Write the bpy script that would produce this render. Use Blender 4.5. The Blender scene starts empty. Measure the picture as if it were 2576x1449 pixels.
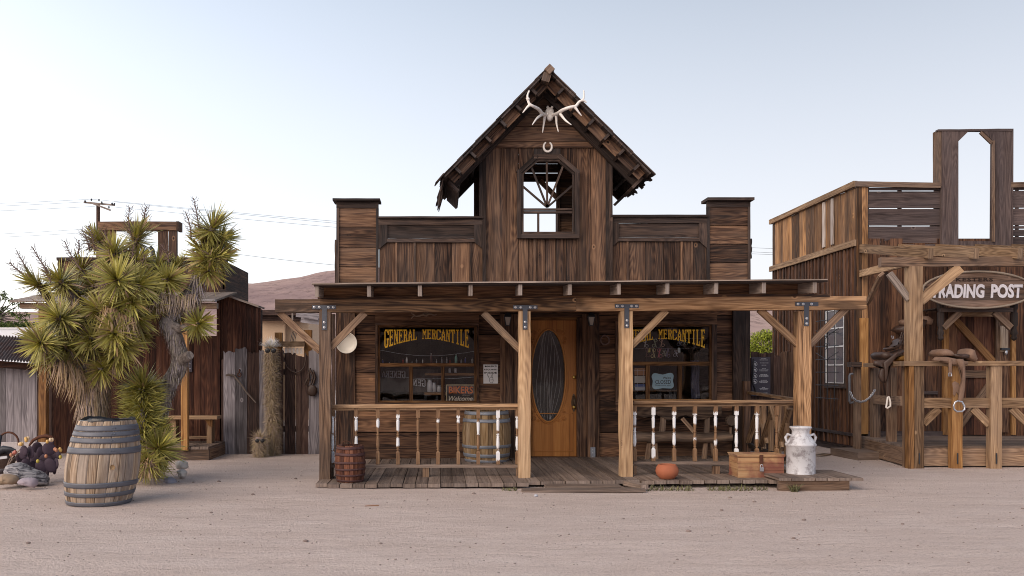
import bpy, math, random
from mathutils import Vector, Matrix
import numpy as np
C = bpy.context.scene.collection
SC = bpy.context.scene
R = math.radians
random.seed(7)
# ---------------------------------------------------------------- camera
cam = bpy.data.cameras.new("camera"); camo = bpy.data.objects.new("camera", cam); C.objects.link(camo)
camo.location = (0, 0, 1.3); camo.rotation_euler = (R(90), 0, 0)
cam.sensor_width = 36; cam.lens = 36*2250/2576
cam.shift_x = 178/2576; cam.shift_y = 210.5/2576
cam.clip_start = 0.05; cam.clip_end = 3000
SC.camera = camo
SC.cycles.filter_width = 1.0
# ---------------------------------------------------------------- light
SUN_EL, SUN_AZ = R(9), R(-62)      # azimuth measured from +Y towards +X; the sun stands low, left, beyond the shops
w = bpy.data.worlds.new("World"); SC.world = w; w.use_nodes = True
nt = w.node_tree; bg = nt.nodes["Background"]
sky = nt.nodes.new("ShaderNodeTexSky"); sky.sky_type = 'NISHITA'; sky.sun_disc = False
sky.sun_elevation = SUN_EL; sky.sun_rotation = SUN_AZ
sky.altitude = 900; sky.air_density = 1.0; sky.dust_density = 1.6; sky.ozone_density = 1.6
hs = nt.nodes.new("ShaderNodeHueSaturation"); hs.inputs['Saturation'].default_value = .56
nt.links.new(sky.outputs[0], hs.inputs['Color'])
tcw = nt.nodes.new("ShaderNodeTexCoord"); sxw = nt.nodes.new("ShaderNodeSeparateXYZ"); nt.links.new(tcw.outputs['Generated'], sxw.inputs[0])
rw = nt.nodes.new("ShaderNodeValToRGB"); nt.links.new(sxw.outputs[2], rw.inputs[0])
rw.color_ramp.elements[0].position = 0; rw.color_ramp.elements[0].color = (.8, .8, .8, 1)
rw.color_ramp.elements[1].position = .5; rw.color_ramp.elements[1].color = (0, 0, 0, 1)
mw = nt.nodes.new("ShaderNodeMix"); mw.data_type = 'RGBA'; nt.links.new(rw.outputs[0], mw.inputs[0])
nt.links.new(hs.outputs[0], mw.inputs[6]); mw.inputs[7].default_value = (3.5, 3.33, 3.5, 1)      # pale haze low in the sky
nt.links.new(mw.outputs[2], bg.inputs[0]); bg.inputs[1].default_value = 0.13
sl = bpy.data.lights.new("sun", 'SUN'); sl.energy = 1.5; sl.angle = R(60); sl.color = (1, .83, .67)
so = bpy.data.objects.new("sun", sl); C.objects.link(so)
def sundir(el, az): return Vector((math.sin(az)*math.cos(el), math.cos(az)*math.cos(el), math.sin(el)))
so.rotation_euler = sundir(R(29), R(-138)).to_track_quat('Z', 'Y').to_euler()
SC.view_settings.view_transform = 'Standard'; SC.view_settings.look = 'None'
SC.view_settings.exposure = 1.22; SC.view_settings.gamma = 1
# ---------------------------------------------------------------- helpers
F = 2250.0
def P(px, py, Y): return Vector(((px-1110)*Y/F, Y, 1.3-(py-935)*Y/F))
def X(px, Y): return (px-1110)*Y/F
def Z(py, Y): return 1.3-(py-935)*Y/F
def rr(a, b): return random.uniform(a, b)
def rc(): return (random.random(), random.random(), random.random(), 1)
class MB:
    def __init__(s): s.v = []; s.f = []; s.uv = []; s.c = []; s.m = []; s.sm = []
    def face(s, pts, uvs=None, rnd=None, mi=0, smooth=False):
        i = len(s.v); s.v += [tuple(p) for p in pts]; n = len(pts)
        s.f.append(tuple(range(i, i+n)))
        s.uv.append(uvs if uvs else [(0, 0)]*n); s.c.append(rnd or (.5, .5, .5, 1)); s.m.append(mi); s.sm.append(smooth)
    def idx(s, vs, faces, uvs, rnd=None, mi=0, smooth=True):
        i = len(s.v); s.v += [tuple(p) for p in vs]
        for f, u in zip(faces, uvs):
            s.f.append(tuple(i+k for k in f)); s.uv.append(u); s.c.append(rnd or (.5, .5, .5, 1)); s.m.append(mi); s.sm.append(smooth)
    def bar(s, p0, p1, w, t, up=(0, 0, 1), n=1, jit=0, rnd=None, mi=0, ends=True, w1=None, cup=0, ragged=0):
        """box from p0 to p1; w = size across (d x up), t = size along up"""
        p0 = Vector(p0); p1 = Vector(p1); d = p1-p0; L = d.length
        if L < 1e-6: return
        dn = d/L; up = Vector(up); side = dn.cross(up)
        if side.length < 1e-4: side = dn.cross(Vector((1, 0, 0)))
        side.normalize(); u2 = side.cross(dn).normalized()
        rnd = rnd or rc(); ou = rr(0, 20); ov = rr(0, 20)
        w1 = w if w1 is None else w1
        rings = []
        for k in range(n+1):
            q = k/n; c = p0+d*q; ww = (w+(w1-w)*q)/2; tt = t/2
            ring = []
            for a, b in ((-1, -1), (1, -1), (1, 1), (-1, 1)):
                o = side*(a*ww+rr(-jit, jit)) + u2*(b*tt+rr(-jit, jit)*.6)
                if ragged and k in (0, n): o += dn*rr(-ragged, ragged)
                ring.append(c+o)
            rings.append(ring)
        per = [0, w, w+t, 2*w+t, 2*w+2*t]
        for k in range(n):
            for j in range(4):
                a = rings[k][j]; b = rings[k][(j+1) % 4]; c2 = rings[k+1][(j+1) % 4]; d2 = rings[k+1][j]
                u0 = ou+L*k/n; u1 = ou+L*(k+1)/n; v0 = ov+per[j]; v1 = ov+per[j+1]
                s.face([a, b, c2, d2], [(u0, v0), (u0, v1), (u1, v1), (u1, v0)], rnd, mi)
        if ends:
            er = (rnd[0], rnd[1], 1, 1)
            for ring, rev in ((rings[0], True), (rings[-1], False)):
                pts = ring[::-1] if rev else ring
                s.face(pts, [(ou, ov), (ou, ov+w), (ou+t*.3, ov+w), (ou+t*.3, ov)], er, mi)
    def box(s, x0, x1, y0, y1, z0, z1, g='x', **k):
        cx, cy, cz = (x0+x1)/2, (y0+y1)/2, (z0+z1)/2
        if g == 'x': s.bar((x0, cy, cz), (x1, cy, cz), abs(y1-y0), abs(z1-z0), **k)
        elif g == 'z': s.bar((cx, cy, z0), (cx, cy, z1), abs(x1-x0), abs(y1-y0), up=(0, 1, 0), **k)
        else: s.bar((cx, y0, cz), (cx, y1, cz), abs(x1-x0), abs(z1-z0), **k)
    def hb(s, px0, px1, py0, py1, Y, th=.025, **k):   # horizontal board read off the photo, front face at depth Y
        s.box(X(px0, Y), X(px1, Y), Y, Y+th, Z(py1, Y), Z(py0, Y), 'x', **k)
    def vb(s, px0, px1, py0, py1, Y, th=.025, **k):
        s.box(X(px0, Y), X(px1, Y), Y, Y+th, Z(py1, Y), Z(py0, Y), 'z', **k)
    def prism(s, pts, y0, y1, g='x', rnd=None, mi=0):
        """pts: [(x,z)] outline, extruded from y0 (front) to y1"""
        rnd = rnd or rc(); ou = rr(0, 20); ov = rr(0, 20)
        A = sum(pts[i][0]*pts[(i+1) % len(pts)][1]-pts[(i+1) % len(pts)][0]*pts[i][1] for i in range(len(pts)))
        if A < 0: pts = pts[::-1]
        uv = lambda p: (ou+p[0], ov+p[1]) if g == 'x' else (ou+p[1], ov+p[0])
        s.face([(p[0], y0, p[1]) for p in pts], [uv(p) for p in pts], rnd, mi)
        s.face([(p[0], y1, p[1]) for p in pts[::-1]], [uv(p) for p in pts[::-1]], rnd, mi)
        for i in range(len(pts)):
            a, b = pts[i], pts[(i+1) % len(pts)]; L = math.hypot(a[0]-b[0], a[1]-b[1])
            s.face([(a[0], y0, a[1]), (a[0], y1, a[1]), (b[0], y1, b[1]), (b[0], y0, b[1])],
                   [(ou, ov), (ou, ov+y1-y0), (ou+L, ov+y1-y0), (ou+L, ov)], rnd, mi)
    def grid(s, rows, closed=False, rnd=None, mi=0, smooth=True, us=1, vs=1):
        """rows: list of rings of points -> skinned surface"""
        n = len(rows[0]); vs_ = [p for r in rows for p in r]; fs = []; uvs = []
        for i in range(len(rows)-1):
            for j in range(n if closed else n-1):
                k = (j+1) % n
                fs.append((i*n+j, i*n+k, (i+1)*n+k, (i+1)*n+j))
                uvs.append([(i*us, j*vs), (i*us, (j+1)*vs), ((i+1)*us, (j+1)*vs), ((i+1)*us, j*vs)])
        s.idx(vs_, fs, uvs, rnd, mi, smooth)
    def tube(s, pts, rad, seg=8, rnd=None, mi=0, cap=True, jit=0, smooth=True):
        pts = [Vector(p) for p in pts]; n = len(pts)
        if not isinstance(rad, (list, tuple)): rad = [rad]*n
        rows = []; prev = None; L = 0
        for i in range(n):
            d = (pts[min(i+1, n-1)]-pts[max(i-1, 0)]).normalized()
            if prev is None:
                prev = d.orthogonal().normalized()
            a = (prev-d*prev.dot(d))
            if a.length < 1e-5: a = d.orthogonal()
            a.normalize(); b = d.cross(a); prev = a
            rows.append([pts[i]+(a*math.cos(2*math.pi*k/seg)+b*math.sin(2*math.pi*k/seg))*(rad[i]*(1+rr(-jit, jit))) for k in range(seg)])
        step = sum((pts[i+1]-pts[i]).length for i in range(n-1))/max(1, n-1)
        s.grid(rows, True, rnd or rc(), mi, smooth, step, 2*math.pi*max(rad)/seg)
        if cap:
            rn = rnd or rc()
            s.face(rows[0][::-1], [(0, 0)]*seg, rn, mi); s.face(rows[-1], [(0, 0)]*seg, rn, mi)
    def lathe(s, prof, c=(0, 0, 0), seg=24, rnd=None, mi=0, smooth=True, sx=1):
        """prof: [(r,z)]; revolved round z through c"""
        rows = [[(c[0]+r*sx*math.cos(2*math.pi*k/seg), c[1]+r*math.sin(2*math.pi*k/seg), c[2]+z) for k in range(seg)] for r, z in prof]
        s.grid(rows, True, rnd or rc(), mi, smooth, .05, .05)
    def ell(s, c, r, n=10, m=7, rnd=None, mi=0, rot=None, jit=0):
        rows = []; ph = rr(0, 99)
        for i in range(m+1):
            th = math.pi*i/m; row = []
            for k in range(n):
                a = 2*math.pi*k/n
                q = Vector((math.sin(th)*math.cos(a), math.sin(th)*math.sin(a), -math.cos(th)))
                if jit and 0 < i < m: q *= 1+rr(-jit, jit)
                q = Vector((q.x*r[0], q.y*r[1], q.z*r[2]))
                if rot is not None: q = rot @ q
                row.append(Vector(c)+q)
            rows.append(row)
        s.grid(rows, True, rnd or rc(), mi, True, .05, .05)
    def build(s, name, mat, parent=None):
        me = bpy.data.meshes.new(name)
        vs = s.v
        if parent is not None:
            o = Vector((0, 0, 0)); q = parent
            while q is not None: o += q.location; q = q.parent
        elif vs:
            a = np.array(vs); o = Vector(((a[:, 0].min()+a[:, 0].max())/2, (a[:, 1].min()+a[:, 1].max())/2, a[:, 2].min()))
        else: o = Vector((0, 0, 0))
        a = np.array(vs, dtype=float).reshape(-1, 3)-np.array(o)
        me.from_pydata(a.tolist(), [], s.f)
        uvl = me.uv_layers.new(name="UV")
        uvl.data.foreach_set('uv', np.array([c for u in s.uv for c in u], dtype=np.float32).ravel())
        ca = me.color_attributes.new("rnd", 'FLOAT_COLOR', 'CORNER')
        cols = np.repeat(np.array(s.c, dtype=np.float32), [len(f) for f in s.f], axis=0)
        ca.data.foreach_set('color', cols.ravel())
        me.polygons.foreach_set('material_index', s.m); me.polygons.foreach_set('use_smooth', s.sm)
        for mm in (mat if isinstance(mat, (list, tuple)) else [mat]): me.materials.append(mm)
        me.update()
        ob = bpy.data.objects.new(name, me); C.objects.link(ob)
        if parent is not None: ob.parent = parent
        else: ob.location = o
        return ob
def tag(o, label=None, cat=None, group=None, kind=None):
    if label: o['label'] = label
    if cat: o['category'] = cat
    if group: o['group'] = group
    if kind: o['kind'] = kind
    return o
def thing(name, label, cat, loc, group=None):
    o = bpy.data.objects.new(name, None); C.objects.link(o); o.location = loc; o.empty_display_size = .2
    return tag(o, label, cat, group)
# ---------------------------------------------------------------- materials
def newmat(name, rough=.8, spec=.3, metal=0):
    m = bpy.data.materials.new(name); m.use_nodes = True; b = m.node_tree.nodes["Principled BSDF"]
    b.inputs['Roughness'].default_value = rough; b.inputs['Specular IOR Level'].default_value = spec
    b.inputs['Metallic'].default_value = metal
    return m, m.node_tree, b
class N:
    def __init__(s, nt): s.nt = nt
    def new(s, t, **k):
        n = s.nt.nodes.new(t)
        for a, b in k.items(): setattr(n, a, b)
        return n
    def put(s, sock, v):
        if hasattr(v, 'is_output'): s.nt.links.new(v, sock)
        else: sock.default_value = v
    def math(s, op, a, b=0, c=0, clamp=False):
        n = s.new('ShaderNodeMath', operation=op, use_clamp=clamp)
        s.put(n.inputs[0], a); s.put(n.inputs[1], b)
        if len(n.inputs) > 2: s.put(n.inputs[2], c)
        return n.outputs[0]
    def comb(s, x, y, z):
        n = s.new('ShaderNodeCombineXYZ'); s.put(n.inputs[0], x); s.put(n.inputs[1], y); s.put(n.inputs[2], z); return n.outputs[0]
    def noise(s, vec, scale=1, det=3, rough=.6, dist=0):
        n = s.new('ShaderNodeTexNoise'); s.put(n.inputs['Vector'], vec); n.inputs['Scale'].default_value = scale
        n.inputs['Detail'].default_value = det; n.inputs['Roughness'].default_value = rough; n.inputs['Distortion'].default_value = dist
        return n.outputs['Fac']
    def ramp(s, f, stops, interp='LINEAR'):
        n = s.new('ShaderNodeValToRGB'); s.put(n.inputs[0], f); e = n.color_ramp.elements; n.color_ramp.interpolation = interp
        while len(e) < len(stops): e.new(.5)
        for q, (p, c) in zip(e, stops):
            q.position = p; q.color = (c[0], c[1], c[2], 1) if isinstance(c, (tuple, list)) else (c, c, c, 1)
        return n.outputs[0]
    def mix(s, f, a, b, mode='MIX'):
        n = s.new('ShaderNodeMix', data_type='RGBA', blend_type=mode)
        s.put(n.inputs[0], f)
        for i, v in ((6, a), (7, b)):
            s.put(n.inputs[i], (*v[:3], 1) if isinstance(v, (tuple, list)) else v)
        return n.outputs[2]
    def bump(s, h, strength=.3, dist=.01):
        n = s.new('ShaderNodeBump'); n.inputs['Strength'].default_value = strength; n.inputs['Distance'].default_value = dist
        s.put(n.inputs['Height'], h); return n.outputs[0]
def wood(name, dark, mid, light, grey=(.16, .14, .13), ga=.3, var=.5, rough=.82, knots=.6, stain=.6, ringk=1.0, fr=24, ct=1.22):
    m, t, b = newmat(name, rough, .25); n = N(t)
    uvn = n.new('ShaderNodeUVMap', uv_map="UV"); sx = n.new('ShaderNodeSeparateXYZ'); t.links.new(uvn.outputs[0], sx.inputs[0])
    at = n.new('ShaderNodeAttribute', attribute_name="rnd"); sc = n.new('ShaderNodeSeparateColor'); t.links.new(at.outputs['Color'], sc.inputs[0])
    u, v = sx.outputs[0], sx.outputs[1]; r, g, bl = sc.outputs
    zz = n.math('MULTIPLY', r, 53.0)
    p = lambda a, c: n.comb(n.math('MULTIPLY', u, a), n.math('MULTIPLY', v, c), zz)
    st = n.noise(p(.55, fr), 1, 4, .70, .12)
    crack = n.noise(p(.5, fr*2.6), 1, 2, .5, .1)             # broad streaks
    fine = n.noise(p(3.2, 120), 1, 2, .7)              # fine grain
    bl1 = n.noise(p(1.1, 4.5), 1, 3, .55, .4)          # blotches
    cath = n.noise(p(.55, 5.5), 1, 1.5, .5)            # iso rings: cathedral figure
    ring = n.math('SINE', n.math('MULTIPLY', cath, 115))
    ring = n.math('MULTIPLY_ADD', ring, .5, .5)
    vor = n.new('ShaderNodeTexVoronoi', feature='F1'); n.put(vor.inputs['Vector'], p(1.7, 4.2)); vor.inputs['Scale'].default_value = 1
    kd = vor.outputs['Distance']
    kmask = n.math('SUBTRACT', 1, n.math('MULTIPLY', kd, 9), clamp=True)
    kring = n.math('MULTIPLY', kmask, n.math('MULTIPLY_ADD', n.math('SINE', n.math('MULTIPLY', kd, 150)), .5, .5))
    val = n.math('ADD', n.math('MULTIPLY', st, .62), n.math('MULTIPLY', fine, .30))
    val = n.math('ADD', val, n.math('MULTIPLY', ring, .13*ringk))
    val = n.math('ADD', val, n.math('MULTIPLY', n.math('SUBTRACT', g, .5), .34*var))
    val = n.math('SUBTRACT', val, n.math('MULTIPLY', kmask, .22*knots))
    val = n.math('ADD', val, n.math('MULTIPLY', kring, .26*knots))
    val = n.math('MULTIPLY_ADD', n.math('SUBTRACT', val, .525), ct*1.1, .515)
    val = n.math('SUBTRACT', val, n.math('MULTIPLY', n.ramp(crack, [(.60, 0), (.68, 1)]), .17))
    col = n.ramp(val, [(.28, dark), (.47, mid), (.64, [(a*.45+c*.55) for a, c in zip(mid, light)]), (.84, [c*1.15 for c in light])])
    bm = n.ramp(bl1, [(.36, 0), (.62, 1)])
    # weather stains and greyed patches
    col = n.mix(n.math('MULTIPLY', n.ramp(bl1, [(.50, 0), (.66, 1)]), stain), col, [c*.75 for c in dark])
    gm = n.math('MULTIPLY', n.ramp(n.noise(p(.7, 3.1), 1, 4, .6), [(.42, 0), (.62, 1)]), ga)
    gm = n.math('ADD', gm, n.math('MULTIPLY', n.math('GREATER_THAN', bl, .99), .25), clamp=True)
    col = n.mix(gm, col, n.mix(fine, [c*.55 for c in grey], [c*1.5 for c in grey]))
    v2 = n.new('ShaderNodeTexVoronoi', feature='F1'); n.put(v2.inputs['Vector'], p(2.3, 3.3)); v2.inputs['Scale'].default_value = 1
    s2 = n.new('ShaderNodeSeparateColor'); t.links.new(v2.outputs['Color'], s2.inputs[0]); d2 = v2.outputs['Distance']
    gate = n.math('GREATER_THAN', s2.outputs[0], 1-.5*min(1, knots))
    col = n.mix(n.math('MULTIPLY', gate, n.ramp(d2, [(.05, 0), (.062, .75), (.085, .6), (.105, 0)])), col, [min(1, c*1.25) for c in light])
    col = n.mix(n.math('MULTIPLY', gate, n.ramp(d2, [(.03, .9), (.055, .0)])), col, [c*.7 for c in dark])
    br = n.math('MULTIPLY_ADD', g, .8*var, 1-.4*var)
    col = n.mix(1, col, n.comb(br, br, br), 'MULTIPLY')
    t.links.new(col, b.inputs['Base Color'])
    t.links.new(n.bump(n.math('ADD', n.math('MULTIPLY', fine, .5), val), .55, .006), b.inputs['Normal'])
    return m
M = {}
M['store'] = wood('weathered brown planks', (.016, .008, .007), (.084, .043, .028), (.24, .137, .082), ga=.25, grey=(.10, .085, .08), knots=1.2)
M['log'] = wood('dark log siding', (.026, .013, .010), (.115, .058, .036), (.27, .145, .08), ga=.15, grey=(.09, .075, .07))
M['trim'] = wood('dark trim boards', (.017, .0115, .0105), (.048, .031, .026), (.115, .073, .055), ga=.35, grey=(.075, .066, .068))
M['beam'] = wood('golden brown beam', (.05, .024, .013), (.22, .12, .06), (.48, .29, .16), ga=.15, stain=.8)
M['post'] = wood('sun bleached tan posts', (.12, .066, .036), (.40, .25, .14), (.70, .49, .30), ga=.18, stain=.35, ct=1.1, ringk=.7)
M['fascia'] = wood('blotched fascia boards', (.028, .012, .007), (.12, .055, .026), (.27, .15, .075), ga=.12, stain=.9)
M['grey'] = wood('grey weathered wood', (.10, .075, .06), (.20, .155, .13), (.36, .29, .25), ga=.35, grey=(.24, .21, .2))
M['deck'] = wood('grey brown deck boards', (.085, .06, .05), (.185, .135, .11), (.30, .23, .19), ga=.3, grey=(.22, .18, .165), var=.4, stain=.35, ringk=.5)
M['brace'] = wood('weathered brown brace', (.06, .036, .025), (.165, .10, .066), (.33, .22, .145), ga=.3, grey=(.16, .13, .12), stain=.35)
M['rail'] = wood('railing wood', (.055, .027, .014), (.20, .115, .062), (.42, .27, .16), ga=.2, stain=.4)
M['sash'] = wood('varnished window sash', (.04, .016, .007), (.155, .07, .026), (.33, .18, .08), ga=.05, stain=.5)
M['door'] = wood('amber varnished door', (.17, .06, .014), (.38, .150, .038), (.55, .26, .075), ga=0, stain=.1, knots=0, var=.2, rough=.42, ct=.7, ringk=.4, fr=14)
M['orange'] = wood('orange brown timber', (.12, .05, .016), (.27, .13, .045), (.42, .23, .09), ga=.1, stain=.4)
M['redbrown'] = wood('red brown stained boards', (.022, .008, .006), (.062, .022, .014), (.15, .066, .038), ga=.12, grey=(.08, .06, .055), knots=.2)
M['greyfence'] = wood('grey fence boards', (.06, .052, .058), (.15, .135, .15), (.33, .30, .32), ga=.5, grey=(.2, .18, .19), stain=.5)
M['brownfence'] = wood('brown fence boards', (.022, .012, .011), (.064, .036, .030), (.14, .085, .065), ga=.2, grey=(.09, .07, .07))
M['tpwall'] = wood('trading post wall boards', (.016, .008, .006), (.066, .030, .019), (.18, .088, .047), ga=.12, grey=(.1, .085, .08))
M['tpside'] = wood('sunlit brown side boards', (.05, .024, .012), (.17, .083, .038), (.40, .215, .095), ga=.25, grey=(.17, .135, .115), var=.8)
M['tpgrey'] = wood('dark grey parapet boards', (.026, .018, .018), (.062, .044, .043), (.12, .088, .082), ga=.4, grey=(.085, .07, .075), stain=.3)
M['tplight'] = wood('honey coloured framing', (.11, .062, .034), (.25, .155, .09), (.42, .28, .17), ga=.2, stain=.35)
M['barrel'] = wood('weathered oak staves', (.08, .05, .032), (.29, .20, .135), (.54, .43, .32), ga=.6, grey=(.31, .265, .24), stain=.5, knots=.1)
M['oak'] = wood('pale oak staves', (.13, .075, .035), (.30, .19, .095), (.44, .31, .18), ga=.2, grey=(.27, .22, .18), stain=.3, knots=.1)
M['redkeg'] = wood('red brown keg', (.04, .014, .009), (.115, .04, .023), (.21, .09, .05), ga=.12, grey=(.13, .1, .11), stain=.5, knots=.1)
M['chest0'] = wood('worn chest boards', (.16, .065, .04), (.36, .2, .10), (.52, .36, .2), ga=.1, stain=.3, knots=.2, ct=.7, fr=12, ringk=.5)
M['bench'] = wood('old log bench', (.04, .024, .018), (.12, .075, .052), (.25, .165, .11), ga=.3, grey=(.14, .12, .11))
def redover(base):
    m = base.copy(); m.name = 'worn red painted chest boards'; t = m.node_tree; n = N(t); b = t.nodes['Principled BSDF']
    src = b.inputs['Base Color'].links[0].from_socket; tc = n.new('ShaderNodeTexCoord')
    mk = n.ramp(n.noise(tc.outputs['Object'], 3.2, 4, .6), [(.44, 0), (.60, .75)])
    t.links.new(n.mix(mk, src, (.17, .05, .045)), b.inputs['Base Color']); return m
M['chest'] = redover(M['chest0'])
def flat(name, col, rough=.6, spec=.4, metal=0, var=.15, scale=8, bump=0, dirt=None, dirtk=.5, dscale=5, dthr=.5):
    m, t, b = newmat(name, rough, spec, metal); n = N(t)
    tc = n.new('ShaderNodeTexCoord'); o = tc.outputs['Object']
    f = n.noise(o, scale, 4, .6)
    c = n.mix(f, [x*(1-var) for x in col], [min(1, x*(1+var)) for x in col])
    if dirt: c = n.mix(n.math('MULTIPLY', n.ramp(n.noise(o, dscale, 6, .7), [(dthr-.04, 0), (dthr+.08, 1)]), dirtk), c, dirt)
    t.links.new(c, b.inputs['Base Color'])
    if bump: t.links.new(n.bump(n.noise(o, scale*6, 3, .6), bump, .01), b.inputs['Normal'])
    return m
M['iron'] = flat('black iron', (.05, .052, .062), .5, .5, .6, .2)
M['bracket'] = flat('grey steel strap', (.075, .08, .10), .45, .5, .5, .2)
M['bolt'] = flat('galvanised bolt', (.55, .56, .60), .35, .5, .6)
M['hoop'] = flat('galvanised hoop', (.25, .27, .32), .5, .5, .3, .25, 12, dirt=(.12, .09, .07), dirtk=.35)
M['hoopd'] = flat('dull grey hoop', (.115, .12, .145), .55, .5, .3, .25, 12)
M['rusthoop'] = flat('rusty purple hoop', (.075, .035, .035), .6, .4, .3, .3, 14)
M['bone'] = flat('bleached antler', (.84, .79, .76), .6, .3, 0, .15, 14, .2)
M['oldbone'] = flat('old brown antler', (.27, .19, .14), .6, .3, 0, .25, 14)
M['enamel'] = flat('chipped white enamel', (.68, .64, .58), .35, .5, 0, .05, 4, dirt=(.09, .035, .02), dirtk=.9, dscale=7, dthr=.64)
M['white'] = flat('white paint', (.80, .81, .84), .55, .4, 0, .04)
M['milk'] = flat('worn white paint on steel', (.58, .58, .62), .5, .4, .1, .1, 6, .1, dirt=(.17, .14, .15), dirtk=.75, dscale=7, dthr=.54)
M['clay'] = flat('terracotta', (.35, .115, .06), .75, .3, 0, .12, 18, .1)
M['brass'] = flat('brass', (.62, .42, .12), .3, .5, .9)
M['bronze'] = flat('dark bronze', (.10, .065, .04), .4, .5, .7)
M['black'] = flat('black', (.012, .012, .014), .35, .5)
M['plastic'] = flat('black plastic liner', (.018, .018, .022), .35, .6, 0, .3, 10, .3)
M['yellow'] = flat('yellow paint', (.88, .50, .03), .5, .4, 0, .15, 30)
M['paper'] = flat('white paper', (.68, .66, .68), .8, .2, 0, .03)
M['ink'] = flat('black ink', (.02, .018, .02), .7, .2)
M['blue'] = flat('pale blue sign', (.33, .50, .60), .6, .3, 0, .03)
M['leather'] = flat('dark brown leather', (.055, .03, .022), .5, .5, 0, .4, 10, .3)
M['tanleather'] = flat('dry tan leather', (.19, .115, .08), .65, .4, 0, .4, 10, .35)
M['steel'] = flat('shiny steel', (.50, .51, .56), .3, .5, .8)
M['rust'] = flat('rusty iron', (.10, .04, .025), .75, .3, .3, .4, 20)
M['stucco'] = flat('beige stucco', (.50, .36, .25), .9, .2, 0, .12, 4, .2)
M['trailer'] = flat('white painted metal', (.72, .74, .80), .5, .4, 0, .03)
M['signface'] = flat('sign board face', (.055, .05, .07), .6, .3)
M['rope'] = flat('pale rope', (.32, .26, .21), .9, .2, 0, .3, 60)
M['glasspane'] = None
def glass(name, tint=(.9, .9, .9), refl=1.0):
    m, t, b = newmat(name); n = N(t); t.nodes.remove(b)
    tr = n.new('ShaderNodeBsdfTransparent'); tr.inputs[0].default_value = (*tint, 1)
    gl = n.new('ShaderNodeBsdfGlossy'); gl.inputs['Roughness'].default_value = .03
    tc = n.new('ShaderNodeTexCoord')
    t.links.new(n.bump(n.noise(tc.outputs['Object'], 1.7, 2, .5), .12, .05), gl.inputs['Normal'])
    fr = n.new('ShaderNodeFresnel'); fr.inputs[0].default_value = 1.45
    mx = n.new('ShaderNodeMixShader'); n.put(mx.inputs[0], n.math('MULTIPLY', fr.outputs[0], refl))
    t.links.new(tr.outputs[0], mx.inputs[1]); t.links.new(gl.outputs[0], mx.inputs[2])
    t.links.new(mx.outputs[0], t.nodes['Material Output'].inputs[0])
    return m
M['glasspane'] = glass('window glass', (.97, .97, .97), .8)
M['bottle'] = glass('bottle glass', (.6, .68, .72), 1.5)
M['jar'] = glass('jar glass', (.75, .77, .8), 3)
def grad(name, base, tip, tipend=(.10, .06, .04), rough=.55, var=.5):
    """leaf blades: u runs 0 at the base to 1 at the tip"""
    m, t, b = newmat(name, rough, .3); n = N(t)
    uvn = n.new('ShaderNodeUVMap', uv_map="UV"); sx = n.new('ShaderNodeSeparateXYZ'); t.links.new(uvn.outputs[0], sx.inputs[0])
    at = n.new('ShaderNodeAttribute', attribute_name="rnd"); sc = n.new('ShaderNodeSeparateColor'); t.links.new(at.outputs['Color'], sc.inputs[0])
    c = n.ramp(sx.outputs[0], [(0, base), (.45, tip), (.9, tip), (1, tipend)])
    br = n.math('MULTIPLY_ADD', sc.outputs[0], var, 1-var*.5)
    c = n.mix(1, c, n.comb(br, br, n.math('MULTIPLY', br, n.math('MULTIPLY_ADD', sc.outputs[1], .5, .75))), 'MULTIPLY')
    t.links.new(c, b.inputs['Base Color'])
    return m
M['leaf'] = grad('yucca leaf', (.44, .40, .075), (.34, .31, .09), (.20, .12, .06), .5, .9)
M['deadleaf'] = grad('dead yucca leaf', (.27, .17, .09), (.36, .25, .15), (.3, .22, .15), .8, .8)
M['shag'] = grad('bleached leaf shag', (.26, .19, .14), (.38, .29, .22), (.38, .3, .25), .9, .8)
M['hair'] = grad('cactus hair', (.25, .17, .105), (.43, .34, .24), (.45, .38, .3), .9, .7)
M['whitehair'] = grad('white cactus hair', (.6, .57, .53), (.8, .79, .78), (.85, .85, .85), .9, .2)
M['stalk'] = flat('dry flower stalk', (.17, .115, .105), .85, .2, 0, .3, 20)
M['bark'] = flat('grey shaggy bark', (.25, .215, .20), .9, .2, 0, .4, 16, .8, dirt=(.06, .045, .04), dirtk=.7, dscale=12)
M['grass'] = grad('weed', (.10, .09, .05), (.16, .155, .08), (.25, .21, .13), .8, .6)
M['bushleaf'] = grad('yellow green bush', (.14, .18, .02), (.33, .38, .05), (.35, .38, .08), .7, .6)
M['treeleaf'] = grad('green tree leaf', (.05, .075, .02), (.10, .14, .035), (.12, .15, .05), .7, .6)
# ---------------------------------------------------------------- lettering
BM = dict(
G=".#####.#|##...###|##....##|##......|##......|##..####|##...##.|##...##.|##..###.|.#####..",
E="#######.|.##...#.|.##.....|.##..#..|.#####..|.##..#..|.##.....|.##.....|.##...#.|#######.",
N="###..###|.###..#.|.###..#.|.####.#.|.#.##.#.|.#.####.|.#..###.|.#..###.|.#...##.|###..##.",
R="######..|.##..##.|.##..##.|.##..##.|.#####..|.##.##..|.##.##..|.##..##.|.##..##.|####.###",
A="...##...|...##...|..####..|..####..|.##..##.|.##..##.|.######.|.##..##.|.##..##.|###..###",
L="####....|.##.....|.##.....|.##.....|.##.....|.##.....|.##.....|.##...#.|.##...#.|#######.",
M="###..###|.##..##.|.######.|.######.|.#.##.#.|.#.##.#.|.#....#.|.#....#.|.#....#.|###..###",
C=".#####.#|##...###|##....##|##......|##......|##......|##......|##....##|##...###|.#####..",
T="########|##.##.##|#..##..#|...##...|...##...|...##...|...##...|...##...|...##...|..####..",
I="..####..|...##...|...##...|...##...|...##...|...##...|...##...|...##...|...##...|..####..")
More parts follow.
